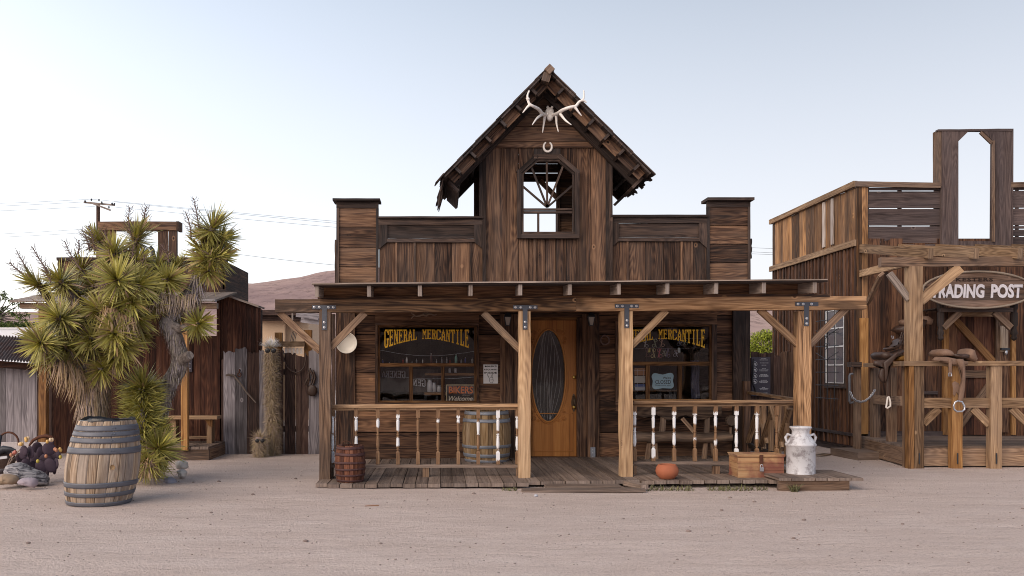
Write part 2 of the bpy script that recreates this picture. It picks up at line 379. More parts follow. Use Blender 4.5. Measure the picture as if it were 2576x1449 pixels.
def slab(mb, text, x0, x1, ztop, hfun, y, flip=False, shear=0):
    n = len(text); aw = (x1-x0)/n
    for i, ch in enumerate(text):
        if ch == ' ': continue
        rows = BM[ch].split('|')
        for r, row in enumerate(rows):
            k = 0
            while k < 8:
                if row[k] == '#':
                    e = k
                    while e < 8 and row[e] == '#': e += 1
                    pts = []
                    for cx, cr in ((k, r+1), (e, r+1), (e, r), (k, r)):
                        u = (i+(cx/8)*.95)/n
                        if flip: xx = x1-u*(x1-x0)
                        else: xx = x0+u*(x1-x0)
                        pts.append((xx, y, ztop-hfun(u)*(cr/10)-shear*u))
                    mb.face(pts if not flip else pts[::-1], None)
                    k = e
                else: k += 1
def textmb(mb, s, px0, px1, py0, py1, Y, bold=.0, shear=0, mi=0, spacing=1, flip=False, rot=None, res=3, wob=0):
    """built-in font outline, fitted to a rectangle of the place"""
    cu = bpy.data.curves.new("t", 'FONT'); cu.body = s; cu.offset = bold; cu.shear = shear; cu.space_character = spacing; cu.resolution_u = res
    o = bpy.data.objects.new("t", cu); C.objects.link(o)
    dg = bpy.context.evaluated_depsgraph_get(); me = bpy.data.meshes.new_from_object(o.evaluated_get(dg))
    bpy.data.objects.remove(o); bpy.data.curves.remove(cu)
    a = np.array([v.co[:] for v in me.vertices])
    if len(a) == 0: return
    mn = a.min(0); mx = a.max(0); x0, x1, z1, z0 = X(px0, Y), X(px1, Y), Z(py0, Y), Z(py1, Y)
    pts = []
    for v in a:
        u = (v[0]-mn[0])/(mx[0]-mn[0]); q = (v[1]-mn[1])/(mx[1]-mn[1])
        if flip: u = 1-u
        zz = z0+(z1-z0)*q
        if wob: zz += wob*math.sin(u*23)*(z1-z0)
        pts.append((x0+(x1-x0)*u, Y, zz))
    i = len(mb.v); mb.v += pts
    for p in me.polygons:
        mb.f.append(tuple(i+k for k in p.vertices)); mb.uv.append([(0, 0)]*len(p.vertices)); mb.c.append((.5, .5, .5, 1)); mb.m.append(mi); mb.sm.append(False)
    bpy.data.meshes.remove(me)
# ================================================================ SETTING
def smooth(a, b, x):
    t = max(0, min(1, (x-a)/(b-a))); return t*t*(3-2*t)
def vnoise(x, y):
    return (math.sin(x*1.7+y*2.3+.4)+math.sin(x*3.1-y*1.9+2.1)*.6+math.sin(x*5.3+y*4.7)*.35+math.sin(y*7.1-x*6.3+1)*.2)/2.15
def gz(x, y):
    """height of the sandy ground"""
    h = .006*vnoise(x*2.1, y*3.3)+.010*vnoise(x*.5, y*.7)
    d = math.hypot((x+4.35)/1.6, (y-10.6)/1.2)          # raised bed round the yucca
    h += .07*(1-smooth(.5, 1.25, d))
    fade = smooth(9.3, 9.9, y)*(1-smooth(2, 30, abs(x-1.5)-6))
    return h*(1-.6*fade)
def ground():
    xs = [-600, -200, -80, -40, -20, -12]+[-9+.15*i for i in range(0, 121)]+[10, 12, 16, 24, 40, 80, 200, 600]
    ys = [-600, -200, -60, -20, -5, 0, 2]+[3+.12*i for i in range(0, 105)]+[16.2, 18, 22, 30, 45, 70, 120, 250, 600]
    vs = [(x, y, gz(x, y) if abs(x) < 15 and 0 < y < 20 else 0) for y in ys for x in xs]
    n = len(xs); fs = [(j*n+i, j*n+i+1, (j+1)*n+i+1, (j+1)*n+i) for j in range(len(ys)-1) for i in range(n-1)]
    me = bpy.data.meshes.new("ground"); me.from_pydata(vs, [], fs); me.polygons.foreach_set('use_smooth', [True]*len(fs))
    m, t, b = newmat("sand", .95, .15); q = N(t); geo = q.new('ShaderNodeNewGeometry'); pos = geo.outputs['Position']
    mp = q.new('ShaderNodeMapping'); t.links.new(pos, mp.inputs[0]); mp.inputs['Scale'].default_value = (.5, 1.6, 1)
    a = q.noise(mp.outputs[0], 2.2, 6, .62); f = q.noise(pos, 45, 4, .7); l = q.noise(pos, .35, 3, .5)
    c = q.ramp(a, [(.3, (.60, .485, .44)), (.5, (.67, .55, .505)), (.7, (.73, .615, .57))])
    c = q.mix(q.ramp(l, [(.4, 0), (.65, .35)]), c, (.60, .49, .445))
    g2_ = q.noise(pos, 120, 2, .6)
    c = q.mix(q.math('MULTIPLY', q.ramp(f, [(.52, 0), (.68, 1)]), .42), c, (.28, .20, .17))
    c = q.mix(q.math('MULTIPLY', q.ramp(g2_, [(.58, 0), (.72, 1)]), .5), c, (.26, .20, .18))
    v = q.new('ShaderNodeTexVoronoi', feature='F1'); q.put(v.inputs['Vector'], pos); v.inputs['Scale'].default_value = 11
    c = q.mix(q.math('MULTIPLY', q.math('LESS_THAN', v.outputs['Distance'], .10), q.math('GREATER_THAN', q.noise(pos, 1.3, 2, .5), .56)), c, (.17, .13, .12))
    t.links.new(c, b.inputs['Base Color'])
    mp2 = q.new('ShaderNodeMapping'); t.links.new(pos, mp2.inputs[0]); mp2.inputs['Scale'].default_value = (3.2, 9, 1)
    h = q.math('ADD', q.math('MULTIPLY', q.noise(mp2.outputs[0], 1, 5, .65, .6), 1.0), q.math('MULTIPLY', f, .7))
    t.links.new(q.bump(h, .95, .045), b.inputs['Normal'])
    me.materials.append(m); o = bpy.data.objects.new("ground", me); C.objects.link(o); tag(o, kind='structure')
ground()
def hills():
    crest = [(-1400, 800), (-400, 800), (0, 797), (300, 770), (570, 728), (700, 712), (840, 697), (1000, 688), (1200, 690), (1500, 702), (1900, 742), (2300, 778), (2576, 800), (4000, 800)]
    vs = []; NA = 720; rad = [60, 80, 100, 125, 150, 180, 210, 235, 250, 270, 320]
    for i in range(NA):
        a = 2*math.pi*i/NA - math.pi
        if abs(a) < 1.2:
            px = 1110+2250*math.tan(a)
            py = next((y0+(y1-y0)*(px-x0)/(x1-x0) for (x0, y0), (x1, y1) in zip(crest, crest[1:]) if x0 <= px <= x1), 800)
            el = (935-py)/2250*math.cos(a)
        else: el = .085
        H = 1.3+250*el
        for k, r0 in enumerate(rad):
            q = smooth(45, 255, r0) if r0 <= 250 else 1-.75*smooth(250, 330, r0)
            h = H*q+(1.3*vnoise(a*9+r0*.02, r0*.03)+.35*vnoise(a*31, r0*.05))*q*(1 if k != 8 else .5)
            vs.append((r0*math.sin(a), r0*math.cos(a), max(h, -.2) if k else -.3))
    n = len(rad); fs = [(i*n+k, i*n+k+1, ((i+1) % NA)*n+k+1, ((i+1) % NA)*n+k) for i in range(NA) for k in range(n-1)]
    me = bpy.data.meshes.new("hills"); me.from_pydata(vs, [], fs); me.polygons.foreach_set('use_smooth', [True]*len(fs))
    m, t, b = newmat("scrubby hillside", 1, .05); q = N(t); pos = q.new('ShaderNodeNewGeometry').outputs['Position']
    mpp = q.new('ShaderNodeMapping'); t.links.new(pos, mpp.inputs[0]); mpp.inputs['Scale'].default_value = (1, .22, 1.6)
    a = q.noise(pos, .03, 6, .6); f = q.noise(mpp.outputs[0], .55, 5, .75)
    c = q.ramp(a, [(.32, (.24, .165, .165)), (.5, (.37, .26, .24)), (.68, (.47, .345, .30))])
    c = q.mix(q.ramp(f, [(.52, 0), (.62, .6)]), c, (.15, .105, .10))
    c = q.mix(q.ramp(q.noise(mpp.outputs[0], 1.1, 3, .7), [(.6, 0), (.7, .3)]), c, (.45, .34, .28))
    t.links.new(c, b.inputs['Base Color']); t.links.new(q.bump(a, .5, 4), b.inputs['Normal'])
    me.materials.append(m); o = bpy.data.objects.new("hills", me); C.objects.link(o); tag(o, kind='structure')
hills()
# ================================================================ GENERAL MERCANTILE
W = 12.86
store = thing('mercantile_store', 'dark brown timber store with steep gable front, yellow window lettering and a long covered porch', 'store', (X(1366, W), W, 0))
def dz(x): return .058+.0094*x
# log siding -------------------------------------------------------------
mb = MB()
seams = [722, 745, 793, 842, 890, 938, 986, 1034, 1088, 1155]
spL = [(893, 944), (1205, 1258), (1508, 1549), (1804, 1845)]
for a, b_ in zip(seams, seams[1:]):
    spans = []
    if b_ <= 800: spans = [(893, 1258), (1258, 1508), (1508, 1845)]
    elif a >= 1010: spans = [(893, 1258), (1508, 1845)]
    else:
        spans = list(spL)
        if b_ <= 850: pass
    for s0, s1 in spans:
        if s0 == 1258: continue
        o = rr(0, .014); mb.hb(s0, s1, a+1.1, b_-1.1, W+o, .05, n=max(1, int((s1-s0)/40)), jit=.003)
for (x0, x1, y0, y1) in ((944, 1205, 793, 812), (1549, 1804, 793, 808), (944, 1205, 1014, 1034), (1549, 1804, 1016, 1034)):
    mb.hb(x0, x1, y0, y1, W+.004, .05)
mb.hb(1258, 1508, 700, 798, W+.01, .05)
mb.build('wall', M['log'], store)
mb = MB()   # dark backing boards behind the joints and the hidden sides of the shop
xl, xr = X(848, W), X(1886, W)
for x0, x1, y0, y1 in ((848, 944, 716, 1160), (1205, 1310, 716, 1160), (1460, 1549, 716, 1160), (1804, 1886, 716, 1160), (944, 1205, 716, 812), (944, 1205, 1014, 1160), (1549, 1804, 716, 808), (1549, 1804, 1016, 1160), (1310, 1460, 716, 798)):
    mb.hb(x0, x1, y0, y1, W+.07, .03)
mb.vb(835, 843, 790, 1150, W+.12, .05, n=6, jit=.003)
for x in (xl+.02, xr-.06): mb.box(x, x+.04, W+.1, 17.5, 0, 2.5, 'y')
mb.box(xl, xr, 17.5, 17.55, 0, 2.5, 'x'); mb.box(xl, xr, W+.11, 17.6, 2.5, 2.56, 'x')
mb.build('back_wall', M['trim'], store)
mb = MB(); k = xl+.06
while k < xr-.1: mb.box(k, k+.18, W+.1, 17.45, .03, .06, 'y'); k += .19
mb.build('inside_floor', M['fascia'], store)
# pilasters
for (x0, x1, mt) in ((845, 893, 'store'), (1845, 1887, 'trim')):
    mb = MB(); mb.vb(x0, x1, 716, 1155, W-.05, .12, n=6, jit=.002); mb.build('corner_post', M[mt], store)
for (x0, x1) in ((1258, 1305), (1466, 1508)):
    mb = MB(); q = (x1-x0)
    mb.vb(x0, x0+q*.30, 790, 1155, W-.03, .10, n=5, jit=.002); mb.vb(x0+q*.31, x0+q*.72, 790, 1155, W-.07, .14, n=5, jit=.002); mb.vb(x0+q*.73, x1, 790, 1155, W-.04, .11, n=5, jit=.002)
    mb.build('door_pilaster', M['store'], store)
mb = MB(); mb.box(X(1483, W), X(1495, W), W-.085, W-.072, Z(1156, W), Z(1124, W), 'z'); st = mb.build('steel_bracket', M['hoop'], store)
for py in (1130, 1138, 1147):
    mb = MB(); mb.ell((X(1489, W), W-.087, Z(py, W)), (.009, .006, .009), 8, 5); mb.build('bolt', M['bolt'], st)
# door -------------------------------------------------------------------
Yd = W+.06
door = MB()
x0, x1, zt, zb = X(1335, Yd), X(1451, Yd), Z(806, Yd), Z(1151, Yd)
cx, cz, ra, rb = X(1380, Yd), Z(945, Yd), 41.5*Yd/F, 114*Yd/F
nseg = 48; rnd = rc()
def rectpt(a):   # boundary of the leaf in direction a seen from the oval's centre
    dx, dzv = math.cos(a), math.sin(a); t = 1e9
    if dx > 1e-6: t = min(t, (x1-cx)/dx)
    if dx < -1e-6: t = min(t, (x0-cx)/dx)
    if dzv > 1e-6: t = min(t, (zt-cz)/dzv)
    if dzv < -1e-6: t = min(t, (zb-cz)/dzv)
    return (cx+dx*t, cz+dzv*t)
angs = sorted([2*math.pi*i/nseg for i in range(nseg)]+[math.atan2(z-cz, x-cx) % (2*math.pi) for x in (x0, x1) for z in (zt, zb)])
for i in range(len(angs)):
    a, b_ = angs[i], angs[(i+1) % len(angs)]
    e0, e1 = (cx+ra*math.cos(a), cz+rb*math.sin(a)), (cx+ra*math.cos(b_), cz+rb*math.sin(b_)); r0, r1 = rectpt(a), rectpt(b_)
    pts = [(e0[0], Yd, e0[1]), (r0[0], Yd, r0[1]), (r1[0], Yd, r1[1]), (e1[0], Yd, e1[1])]
    door.face(pts, [(p[2]*.6, p[0]) for p in pts], rnd)
    door.face([(e0[0], Yd, e0[1]), (e1[0], Yd, e1[1]), (e1[0], Yd+.05, e1[1]), (e0[0], Yd+.05, e0[1])], None, rnd)
door.box(x0, x1, Yd+.05, Yd+.052, zb, zb+.3, 'z')
dleaf = door.build('door', M['door'], store)
mb = MB(); mb.tube([(cx+(ra+.012)*math.cos(2*math.pi*i/64), Yd-.004, cz+(rb+.012)*math.sin(2*math.pi*i/64)) for i in range(65)], .012, 6, cap=False)
mb.tube([(cx+(ra+.05)*math.cos(a), Yd-.001, cz+(rb+.045)*math.sin(a)) for a in [math.pi*(.97+.56*i/24) for i in range(25)]], .006, 6)
mb.tube([(cx+(ra+.05)*math.cos(a), Yd-.001, cz+(rb+.045)*math.sin(a)) for a in [math.pi*(1.47+.56*i/24) for i in range(25)]], .006, 6)
mb.build('oval_moulding', M['door'], dleaf)
mb = MB()
for sx_ in (-1, 1):          # carved scrolls in the four corners round the oval
    for sz_ in (-1, 1):
        bx, bz = cx+sx_*.215, cz+sz_*(rb-.06)
        for (ox, oz, r0) in ((0, 0, .038), (.012, .085, .026), (-.07, -.03, .026), (.018, .14, .018)):
            pts = []
            for i in range(22):
                a = i/22*3.6*math.pi; r_ = r0*(1-i/25)
                pts.append((bx+sx_*(ox+r_*math.cos(a)), Yd-.002, bz-sz_*(oz-.02)+sz_*r_*math.sin(a)))
            mb.tube(pts, .0065, 5)
mb.build('carved_scroll', M['door'], dleaf)
mb = MB()
zp = Z(1041, Yd)
for (a, b_, c_, d_) in ((x0+.04, x1-.06, zp, zp+.012), (x0+.04, x1-.06, zb+.09, zb+.10), (x1-.07, x1-.06, zb+.09, zp+.012), (x0+.03, x0+.04, zb+.09, zp+.012)):
    mb.box(a, b_, Yd-.012, Yd, c_, d_, 'x' if b_-a > .1 else 'z')
mb.build('panel_moulding', M['door'], dleaf)
mb = MB(); mb.prism([(cx+ra*1.0*math.cos(2*math.pi*i/48), cz+rb*1.0*math.sin(2*math.pi*i/48)) for i in range(48)], Yd+.02, Yd+.026)
gl = mb.build('oval_glass', M['glasspane'], dleaf)
mb = MB()   # lead pattern and curtain strings inside the oval
for i in range(9):
    a = -1+2*(i+.5)/9; pts = []
    for kk in range(12):
        q = -1+2*kk/11; xx = a*.75*math.sqrt(max(0, 1-q*q*.9))+.10*math.sin(q*3+i)
        pts.append((cx+ra*xx, Yd+.045, cz+rb*q*.97))
    mb.tube(pts, .003, 4)
mb.build('lead_line', flat('dull lead', (.28, .26, .27), .5, .5, .3), dleaf)
mb = MB(); mb.ell((X(1444, Yd), Yd-.012, Z(949, Yd)), (.026, .02, .026), 12, 8); mb.build('deadbolt', M['brass'], dleaf)
mb = MB(); mb.prism([(X(1443, Yd)+.036*math.cos(a)*(1-.25*abs(math.sin(a))), Z(1013, Yd)+.13*math.sin(a)) for a in [2*math.pi*i/24 for i in range(24)]], Yd-.012, Yd)
mb.tube([(X(1443, Yd), Yd-.015, Z(998, Yd)), (X(1443, Yd), Yd-.06, Z(1003, Yd)), (X(1443, Yd), Yd-.06, Z(1020, Yd)), (X(1443, Yd), Yd-.015, Z(1026, Yd))], .011, 8)
hd = mb.build('door_handle', M['bronze'], dleaf)
mb = MB(); mb.ell((X(1443, Yd), Yd-.035, Z(1024, Yd)), (.027, .027, .027), 12, 8); mb.build('knob', M['brass'], dleaf)
mb = MB(); mb.hb(1330, 1455, 798, 805, Yd-.04, .06); mb.build('door_head', M['orange'], store)
mb = MB(); mb.vb(1327, 1334.5, 799, 1152, W-.04, .12); mb.vb(1452, 1466, 799, 1152, W-.02, .12); mb.vb(1305, 1327, 799, 1152, W-.0, .1); mb.build('door_frame', M['store'], store)
mb = MB(); mb.hb(1334, 1455, 1150, 1157, W-.06, .14); mb.build('threshold', M['trim'], store)
# windows -----------------------------------------------------------------
def shopwindow(x0, x1, y0, y1, ix0, ix1, iy0, iy1, tr0, tr1, mul):
    mb = MB(); Yw = W-.04
    mb.hb(x0, x1, y0, iy0-3, Yw, .09, n=4, jit=.002); mb.hb(x0, x1, iy1+3, y1, Yw-.01, .10, n=4, jit=.002)
    mb.vb(x0, ix0-3, iy0-3, iy1+3, Yw+.002, .09, n=4, jit=.002); mb.vb(ix1+3, x1, iy0-3, iy1+3, Yw+.002, .09, n=4, jit=.002)
    f = mb.build('window_frame', M['store'], store)
    mb = MB(); Ys = W-.015
    mb.hb(ix0-3, ix1+3, iy0-3, iy0+2.5, Ys, .05); mb.hb(ix0-3, ix1+3, iy1-2, iy1+3, Ys, .05)
    mb.vb(ix0-3, ix0+3, iy0+2.5, iy1-2, Ys, .05); mb.vb(ix1-3, ix1+3, iy0+2.5, iy1-2, Ys, .05)
    mb.hb(ix0+3, ix1-3, tr0, tr1, Ys-.003, .05)
    for a, b_ in mul: mb.vb(a, b_, tr1, iy1-2, Ys-.001, .05)
    mb.build('sash', M['sash'], f)
    mb = MB(); mb.hb(ix0+3, ix1-3, iy0+2.5, tr0, W+.012, .005); 
    xs = [ix0+3]+[q for p_ in mul for q in p_]+[ix1-3]
    for a, b_ in zip(xs[::2], xs[1::2]): mb.hb(a, b_, tr1, iy1-2, W+.012, .005)
    mb.build('pane', M['glasspane'], f)
    return f
wl = shopwindow(944, 1205, 812, 1018, 953, 1196, 821, 1010, 913.5, 922, [(1029, 1038.5), (1110, 1119)])
wr = shopwindow(1549, 1804, 808, 1018, 1557, 1788, 819, 1006, 910, 919.5, [(1625.5, 1634.5), (1706.5, 1715.5)])
def letters(f, a, b_):
    Yl = W+.009; z0 = Z(829, Yl); s_ = Yl/F
    for wd in ("GENERAL           ", "        MERCANTILE"):
        mb = MB(); slab(mb, wd, X(a, Yl), X(b_, Yl), z0, lambda u: (23.5+24*(2*abs(u-.5))**1.7)*s_, Yl)
        mb.build('painted_word', M['yellow'], f)
letters(wl, 967, 1181); letters(wr, 1561, 1775)
# ---------------------------------------------------------------- false front
def pier(px0, px1, cap0, cap1, ycap0, ycap1, ys):
    mb = MB()
    mb.box(X(px0, W), X(px1, W), W+.02, W+.045, Z(716, W), Z(ys[0]-2, W), 'z')
    for a, b_ in zip(ys, ys[1:]): mb.hb(px0+6, px1-6, a+.9, b_-.9, W+rr(-.008, 0), .03, n=3, jit=.0015)
    o = mb.build('parapet_pier', M['store'], store)
    mb = MB(); mb.vb(px0, px0+6.5, ys[0], 716, W-.03, .05, n=4, jit=.002); mb.vb(px1-6, px1, ys[0], 716, W-.03, .05, n=4, jit=.002)
    mb.hb(px0, px1, ycap1, ys[0], W-.025, .05, n=3, jit=.002)
    mb.box(X(cap0, W), X(cap1, W), W-.12, W+.2, Z(ycap1, W), Z(ycap0, W), 'x', n=4, jit=.003); mb.build('cap', M['trim'], o)
pier(846, 952, 839, 957, 502.5, 508, [523, 571, 622, 671, 716])
pier(1779, 1888, 1774, 1891, 500, 507, [520, 567, 614, 661, 714])
mb = MB(); mb.vb(842, 846, 603, 716, W+.1, .05, n=8, jit=.004); mb.build('side_board', M['trim'], store); mb = MB(); mb.vb(1888, 1891.5, 600, 650, W+.1, .05, n=8, jit=.006); mb.build('side_board', M['trim'], store)
def parapet(x0, x1, yc, pan, vs):
    mb = MB()
    for a, b_ in zip(vs, vs[1:]):
        mb.vb(a+.8, b_-.8, pan[3]+6, 716, W+rr(0, .012), .022, n=4, jit=.0015)
    for v in vs[1:-1]:
        if random.random() < .45: mb.vb(v-2.5, v+2.5, pan[3]+6, 716, W-.016, .015, n=6, jit=.0015)
    o = mb.build('parapet_boards', M['store'], store)
    mb = MB(); mb.hb(pan[0]-1, pan[1]+1, pan[2]-4, pan[3]-.7, W-.004, .022, n=4, jit=.0015); mb.build('name_board', M['trim'], o)
    mb = MB()
    mb.hb(x0, x1, yc+5, yc+19, W-.03, .03, n=5, jit=.002)
    mb.hb(pan[0]-2, pan[1]+2, pan[3], pan[3]+9, W-.028, .03, n=5, jit=.002)
    for s_, e in ((x0, pan[0]), (x1, pan[1])):
        d = pan[3]
        pts = [(s_, yc+19), (e, yc+19), (e, d+8), (s_, d+28)]
        mb.prism([(X(a, W), Z(c_, W)) for a, c_ in pts], W-.026, W+.004, 'z')
    mb.box(X(x0, W), X(x1, W), W-.07, W+.06, Z(yc+5, W), Z(yc, W), 'x', n=5, jit=.003)
    mb.build('cap', M['trim'], o)
parapet(952, 1216, 546, (975, 1192, 568, 600.5), [954, 997, 1043, 1094, 1137, 1184, 1216])
parapet(1534, 1779, 542, (1556, 1757, 566, 598), [1539, 1579, 1623, 1669, 1715, 1741, 1779])
mb = MB()
for a, b_, t_ in ((954, 975, 548), (1192, 1216, 548), (975, 1192, 604), (1530, 1556, 545), (1757, 1779, 545), (1556, 1757, 602), (1216, 1304, 380), (1304, 1450, 600), (1450, 1538, 380)): mb.vb(a, b_, t_, 720, W+.03, .02, n=3)
mb.build('backing_boards', M['trim'], store)
# ---------------------------------------------------------------- gable tower
tower = store
def g(cx_, cy_): return (1073.3+.3149*cx_, 147.6+.3149*cy_)
octo = [g(*p) for p in ((735, 1425), (735, 915), (868, 795), (1058, 795), (1195, 915), (1195, 1425))]
def topof(px):   # lower end of the boards above the octagonal window
    (ax, ay), (bx_, by) = octo[1], octo[2]; (c_x, c_y), (dx_, dy) = octo[3], octo[4]
    if px < bx_: return ay+(by-ay)*(px-ax)/(bx_-ax)
    if px > c_x: return c_y+(dy-c_y)*(px-c_x)/(dx_-c_x)
    return by
mb = MB()
cols = [1222, 1268, 1304.5, octo[2][0], 1378, octo[3][0], octo[4][0], 1482, 1524, 1540]
for a, b_ in zip(cols, cols[1:]):
    if b_ <= octo[1][0]+1 or a >= octo[4][0]-1:
        mb.vb(a+.7, b_-.7, 372, 716, W-.02+rr(-.006, .006), .025, n=7, jit=.0015)
    else:
        yy = W-.02+rr(-.006, .006)
        mb.prism([(X(a+.3, W), Z(372, W)), (X(b_-.3, W), Z(372, W)), (X(b_-.3, W), Z(topof(b_), W)), (X(a+.3, W), Z(topof(a), W))], yy, yy+.025, 'z')
for a, b_ in zip([1304.5, 1330, 1351, 1372, 1398, 1424, 1449.5], [1330, 1351, 1372, 1398, 1424, 1449.5]):
    mb.vb(a+.8, b_-.8, 596, 716, W-.02+rr(-.008, .008), .025, n=3, jit=.002)
for v in (1269, 1344, 1413, 1481): mb.vb(v-2.6, v+3.2, 374 if v in (1269, 1481) else 600, 716, W-.04, .02, n=7, jit=.002)
tf = mb.build('tower_front', M['store'], tower)
mb = MB()
mb.vb(1206, 1214, 374, 546, W-.055, .06, n=6, jit=.002); mb.vb(1214, 1222, 374, 716, W-.06, .06, n=6, jit=.002)
mb.build('corner_board', M['trim'], tower); mb = MB()
mb.vb(1524, 1532, 374, 716, W-.05, .06, n=6, jit=.002); mb.vb(1532, 1541, 374, 716, W-.062, .06, n=6, jit=.002)
mb.build('corner_board', M['trim'], tower)
mb = MB(); gx = lambda py: ((1375-(py-205)*(1375-1216.6)/(374-205)), (1375+(py-205)*(1535-1375)/(374-205)))
for a, b_ in zip([206, 237, 271, 320, 358.5], [237, 271, 320, 358.5, 374]):
    yy = W-.03+rr(-.006, .004)-(.02 if b_ == 374 else 0); l0, r0 = gx(a+.5); l1, r1 = gx(b_-.5)
    mb.prism([(X(l0, W), Z(a+.9, W)), (X(r0, W), Z(a+.9, W)), (X(r1, W), Z(b_-.9, W)), (X(l1, W), Z(b_-.9, W))], yy, yy+.03)
mb.prism([(X(1375, W), Z(207, W)), (X(1222, W), Z(376, W)), (X(1530, W), Z(376, W))], W+.002, W+.02)
mb.build('gable_boards', M['store'], tower)
mb = MB(); mb.vb(1343, 1410, 374, 397, W-.045, .02); mb.build('window_head_board', M['trim'], tower)
# tower window
gwf = MB()
for off, wd, yy in ((0, .062, W-.075), (.05, .03, W-.055)):
    pts = [Vector((X(a, W), yy, Z(c_, W))) for a, c_ in octo]
    cc = Vector((X(1377, W), yy, Z(500, W)))
    for i in range(6):
        a, b_ = pts[i], pts[(i+1) % 6]; dn = (b_-a).normalized(); nrm = Vector((-dn.z, 0, dn.x)); 
        if nrm.dot(cc-a) < 0: nrm = -nrm
        a2, b2 = a+nrm*off, b_+nrm*off
        gwf.bar(a2-dn*(.03-off*.6), b2+dn*(.03-off*.6), .05, wd, up=nrm, n=2, jit=.001)
gwin = gwf.build('gable_window_frame', M['trim'], tower)
mb = MB()
a, b_ = g(745, 1195), g(1180, 1235)
mb.hb(a[0], b_[0], a[1], a[1]+5, W-.06, .05); mb.hb(a[0], b_[0], a[1]+7, b_[1], W-.052, .05)
a, b_ = g(884, 1235), g(901, 1405); mb.vb(a[0], b_[0], a[1], b_[1], W-.045, .03)
a, b_ = g(1032, 1235), g(1047, 1405); mb.vb(a[0], b_[0], a[1], b_[1], W-.045, .03)
o = Vector((X(g(960, 0)[0], W), W-.045, Z(g(0, 1192)[1], W)))
for q in ((762, 1022), (830, 862), (957, 828), (1086, 862), (1157, 1022)):
    e = Vector((X(g(q[0], 0)[0], W), W-.045, Z(g(0, q[1])[1], W)))
    mb.bar(o, e, .026, .028, up=(e-o).cross(Vector((0, 1, 0))).normalized())
mb.build('glazing_bar', M['trim'], gwin)
# back of the tower
Yb = 13.8
mb = MB()
mb.box(X(1403, Yb), X(1500, Yb), Yb, Yb+.03, Z(605, Yb)-.25, Z(500, Yb), 'x')
z = Z(600, Yb)
for k in range(12):
    if k not in (): mb.box(X(1403, Yb), X(1503, Yb), Yb-.03, Yb, z+.002, z+.128-(.012 if k in (2, 7) else 0), 'x')
    z += .13
for k in range(7):
    hw_ = 1.0-max(0, k-1)*.15; xc_ = X(1375, W)
    mb.box(xc_-hw_, xc_+hw_, Yb-.02, Yb, Z(458, Yb)+k*.14+.002, Z(458, Yb)+k*.14+(.135 if k else .13), 'x')
mb.box(X(1192, 13.8), X(1200, 13.8), 13.7, 13.8, Z(560, 13.8)-.2, Z(452, 13.8), 'z'); mb.box(X(1200, 13.8), X(1210, 13.8), 13.66, 13.8, Z(560, 13.8)-.2, Z(452, 13.8), 'z')
mb.box(X(1398, Yb), X(1406, Yb), Yb-.1, Yb-.03, Z(612, Yb), Z(455, Yb), 'z')
a, b_ = g(905, 975), g(1040, 1110)
mb.bar(P(a[0], a[1], Yb-.06), P(b_[0], b_[1], Yb-.06), .05, .07, up=(0, 0, 1))
mb.box(X(1540, W)-.06, X(1540, W)-.02, W+.02, 13.8, Z(716, W)-.1, Z(385, W), 'y')
mb.build('tower_back', M['store'], tower)
# roof
Yf, Yk = 12.3, 13.95
rf = MB(); A_ = Vector((X(1378, Yf), 0, Z(171, Yf))); Lc = Vector((X(1115, Yf), 0, Z(443, Yf))); Rc = Vector((X(1640, Yf), 0, Z(434, Yf)))
up_l = Vector((-(A_-Lc).z, 0, (A_-Lc).x)).normalized(); up_r = Vector(((A_-Rc).z, 0, -(A_-Rc).x)).normalized()
if up_r.z < 0: up_r = -up_r
def roofside(E, up):
    L = (A_-E).length; dn = (A_-E).normalized(); nb = 11
    for k in range(nb):      # sheathing boards run front to back
        c0 = E+dn*(L*(k+.5)/nb)-up*.018
        rf.bar(c0+Vector((0, Yf+rr(-.012, .012), 0)), c0+Vector((0, Yk+rr(-.03, .03), 0)), L/nb-.004, .026, up=up, n=2, jit=.002)
    k = 0
    y = Yf-.02
    while y < Yk:            # shakes laid up the slope
        ww = rr(.09, .16); st = 0
        while st < L:
            ln = rr(.36, .5); e = E+dn*(st-rr(.02, .07 if st == 0 else .04)); tp = E+dn*min(L, st+ln)
            rf.bar(e+up*.012+Vector((0, y+ww/2, 0)), tp+up*.004+Vector((0, y+ww/2, 0)), ww-.004, .014, up=up, jit=.003, ragged=.02)
            st += ln-.06
        y += ww
roofside(Lc, up_l); roofside(Rc, up_r)
roof = rf.build('gable_roof', M['trim'], tower)
mb = MB()   # outlookers and rafters under the overhang
for E, up in ((Lc, up_l), (Rc, up_r)):
    L = (A_-E).length; dn = (A_-E).normalized()
    for q in (.10, .245, .39, .535, .68, .83):
        c0 = E+dn*(L*q)-up*.085
        mb.bar(c0+Vector((0, Yf+.03, 0)), c0+Vector((0, Yk-.05, 0)), .038, .10, up=up, rnd=(.3, .4, .2, 1))
    for yy, dd in ((W-.10, .075), (Yk-.12, .075)):
        mb.bar(E+dn*.06-up*(.03+dd)+Vector((0, yy, 0)), A_-dn*.08-up*(.03+dd)+Vector((0, yy, 0)), .05, .15, up=up, n=5, jit=.002)
    mb.bar(E+dn*.04-up*.16+Vector((0, Yf+.25, 0)), E+dn*.04-up*.16+Vector((0, Yk-.05, 0)), .04, .2, up=up)
mb.build('rafter', M['trim'], roof)
mb = MB()   # blocking boards between the outlookers and the rake board
for E, up in ((Lc, up_l), (Rc, up_r)):
    L = (A_-E).length; dn = (A_-E).normalized(); qs = [.02, .10, .245, .39, .535, .68, .83, .94]
    for q0, q1 in zip(qs, qs[1:]): mb.bar(E+dn*(L*q0+.02)-up*.092+Vector((0, Yf+.15, 0)), E+dn*(L*q1-.02)-up*.092+Vector((0, Yf+.15, 0)), .02, .13, up=up, n=2, jit=.002)
mb.build('rake_board', M['store'], roof)
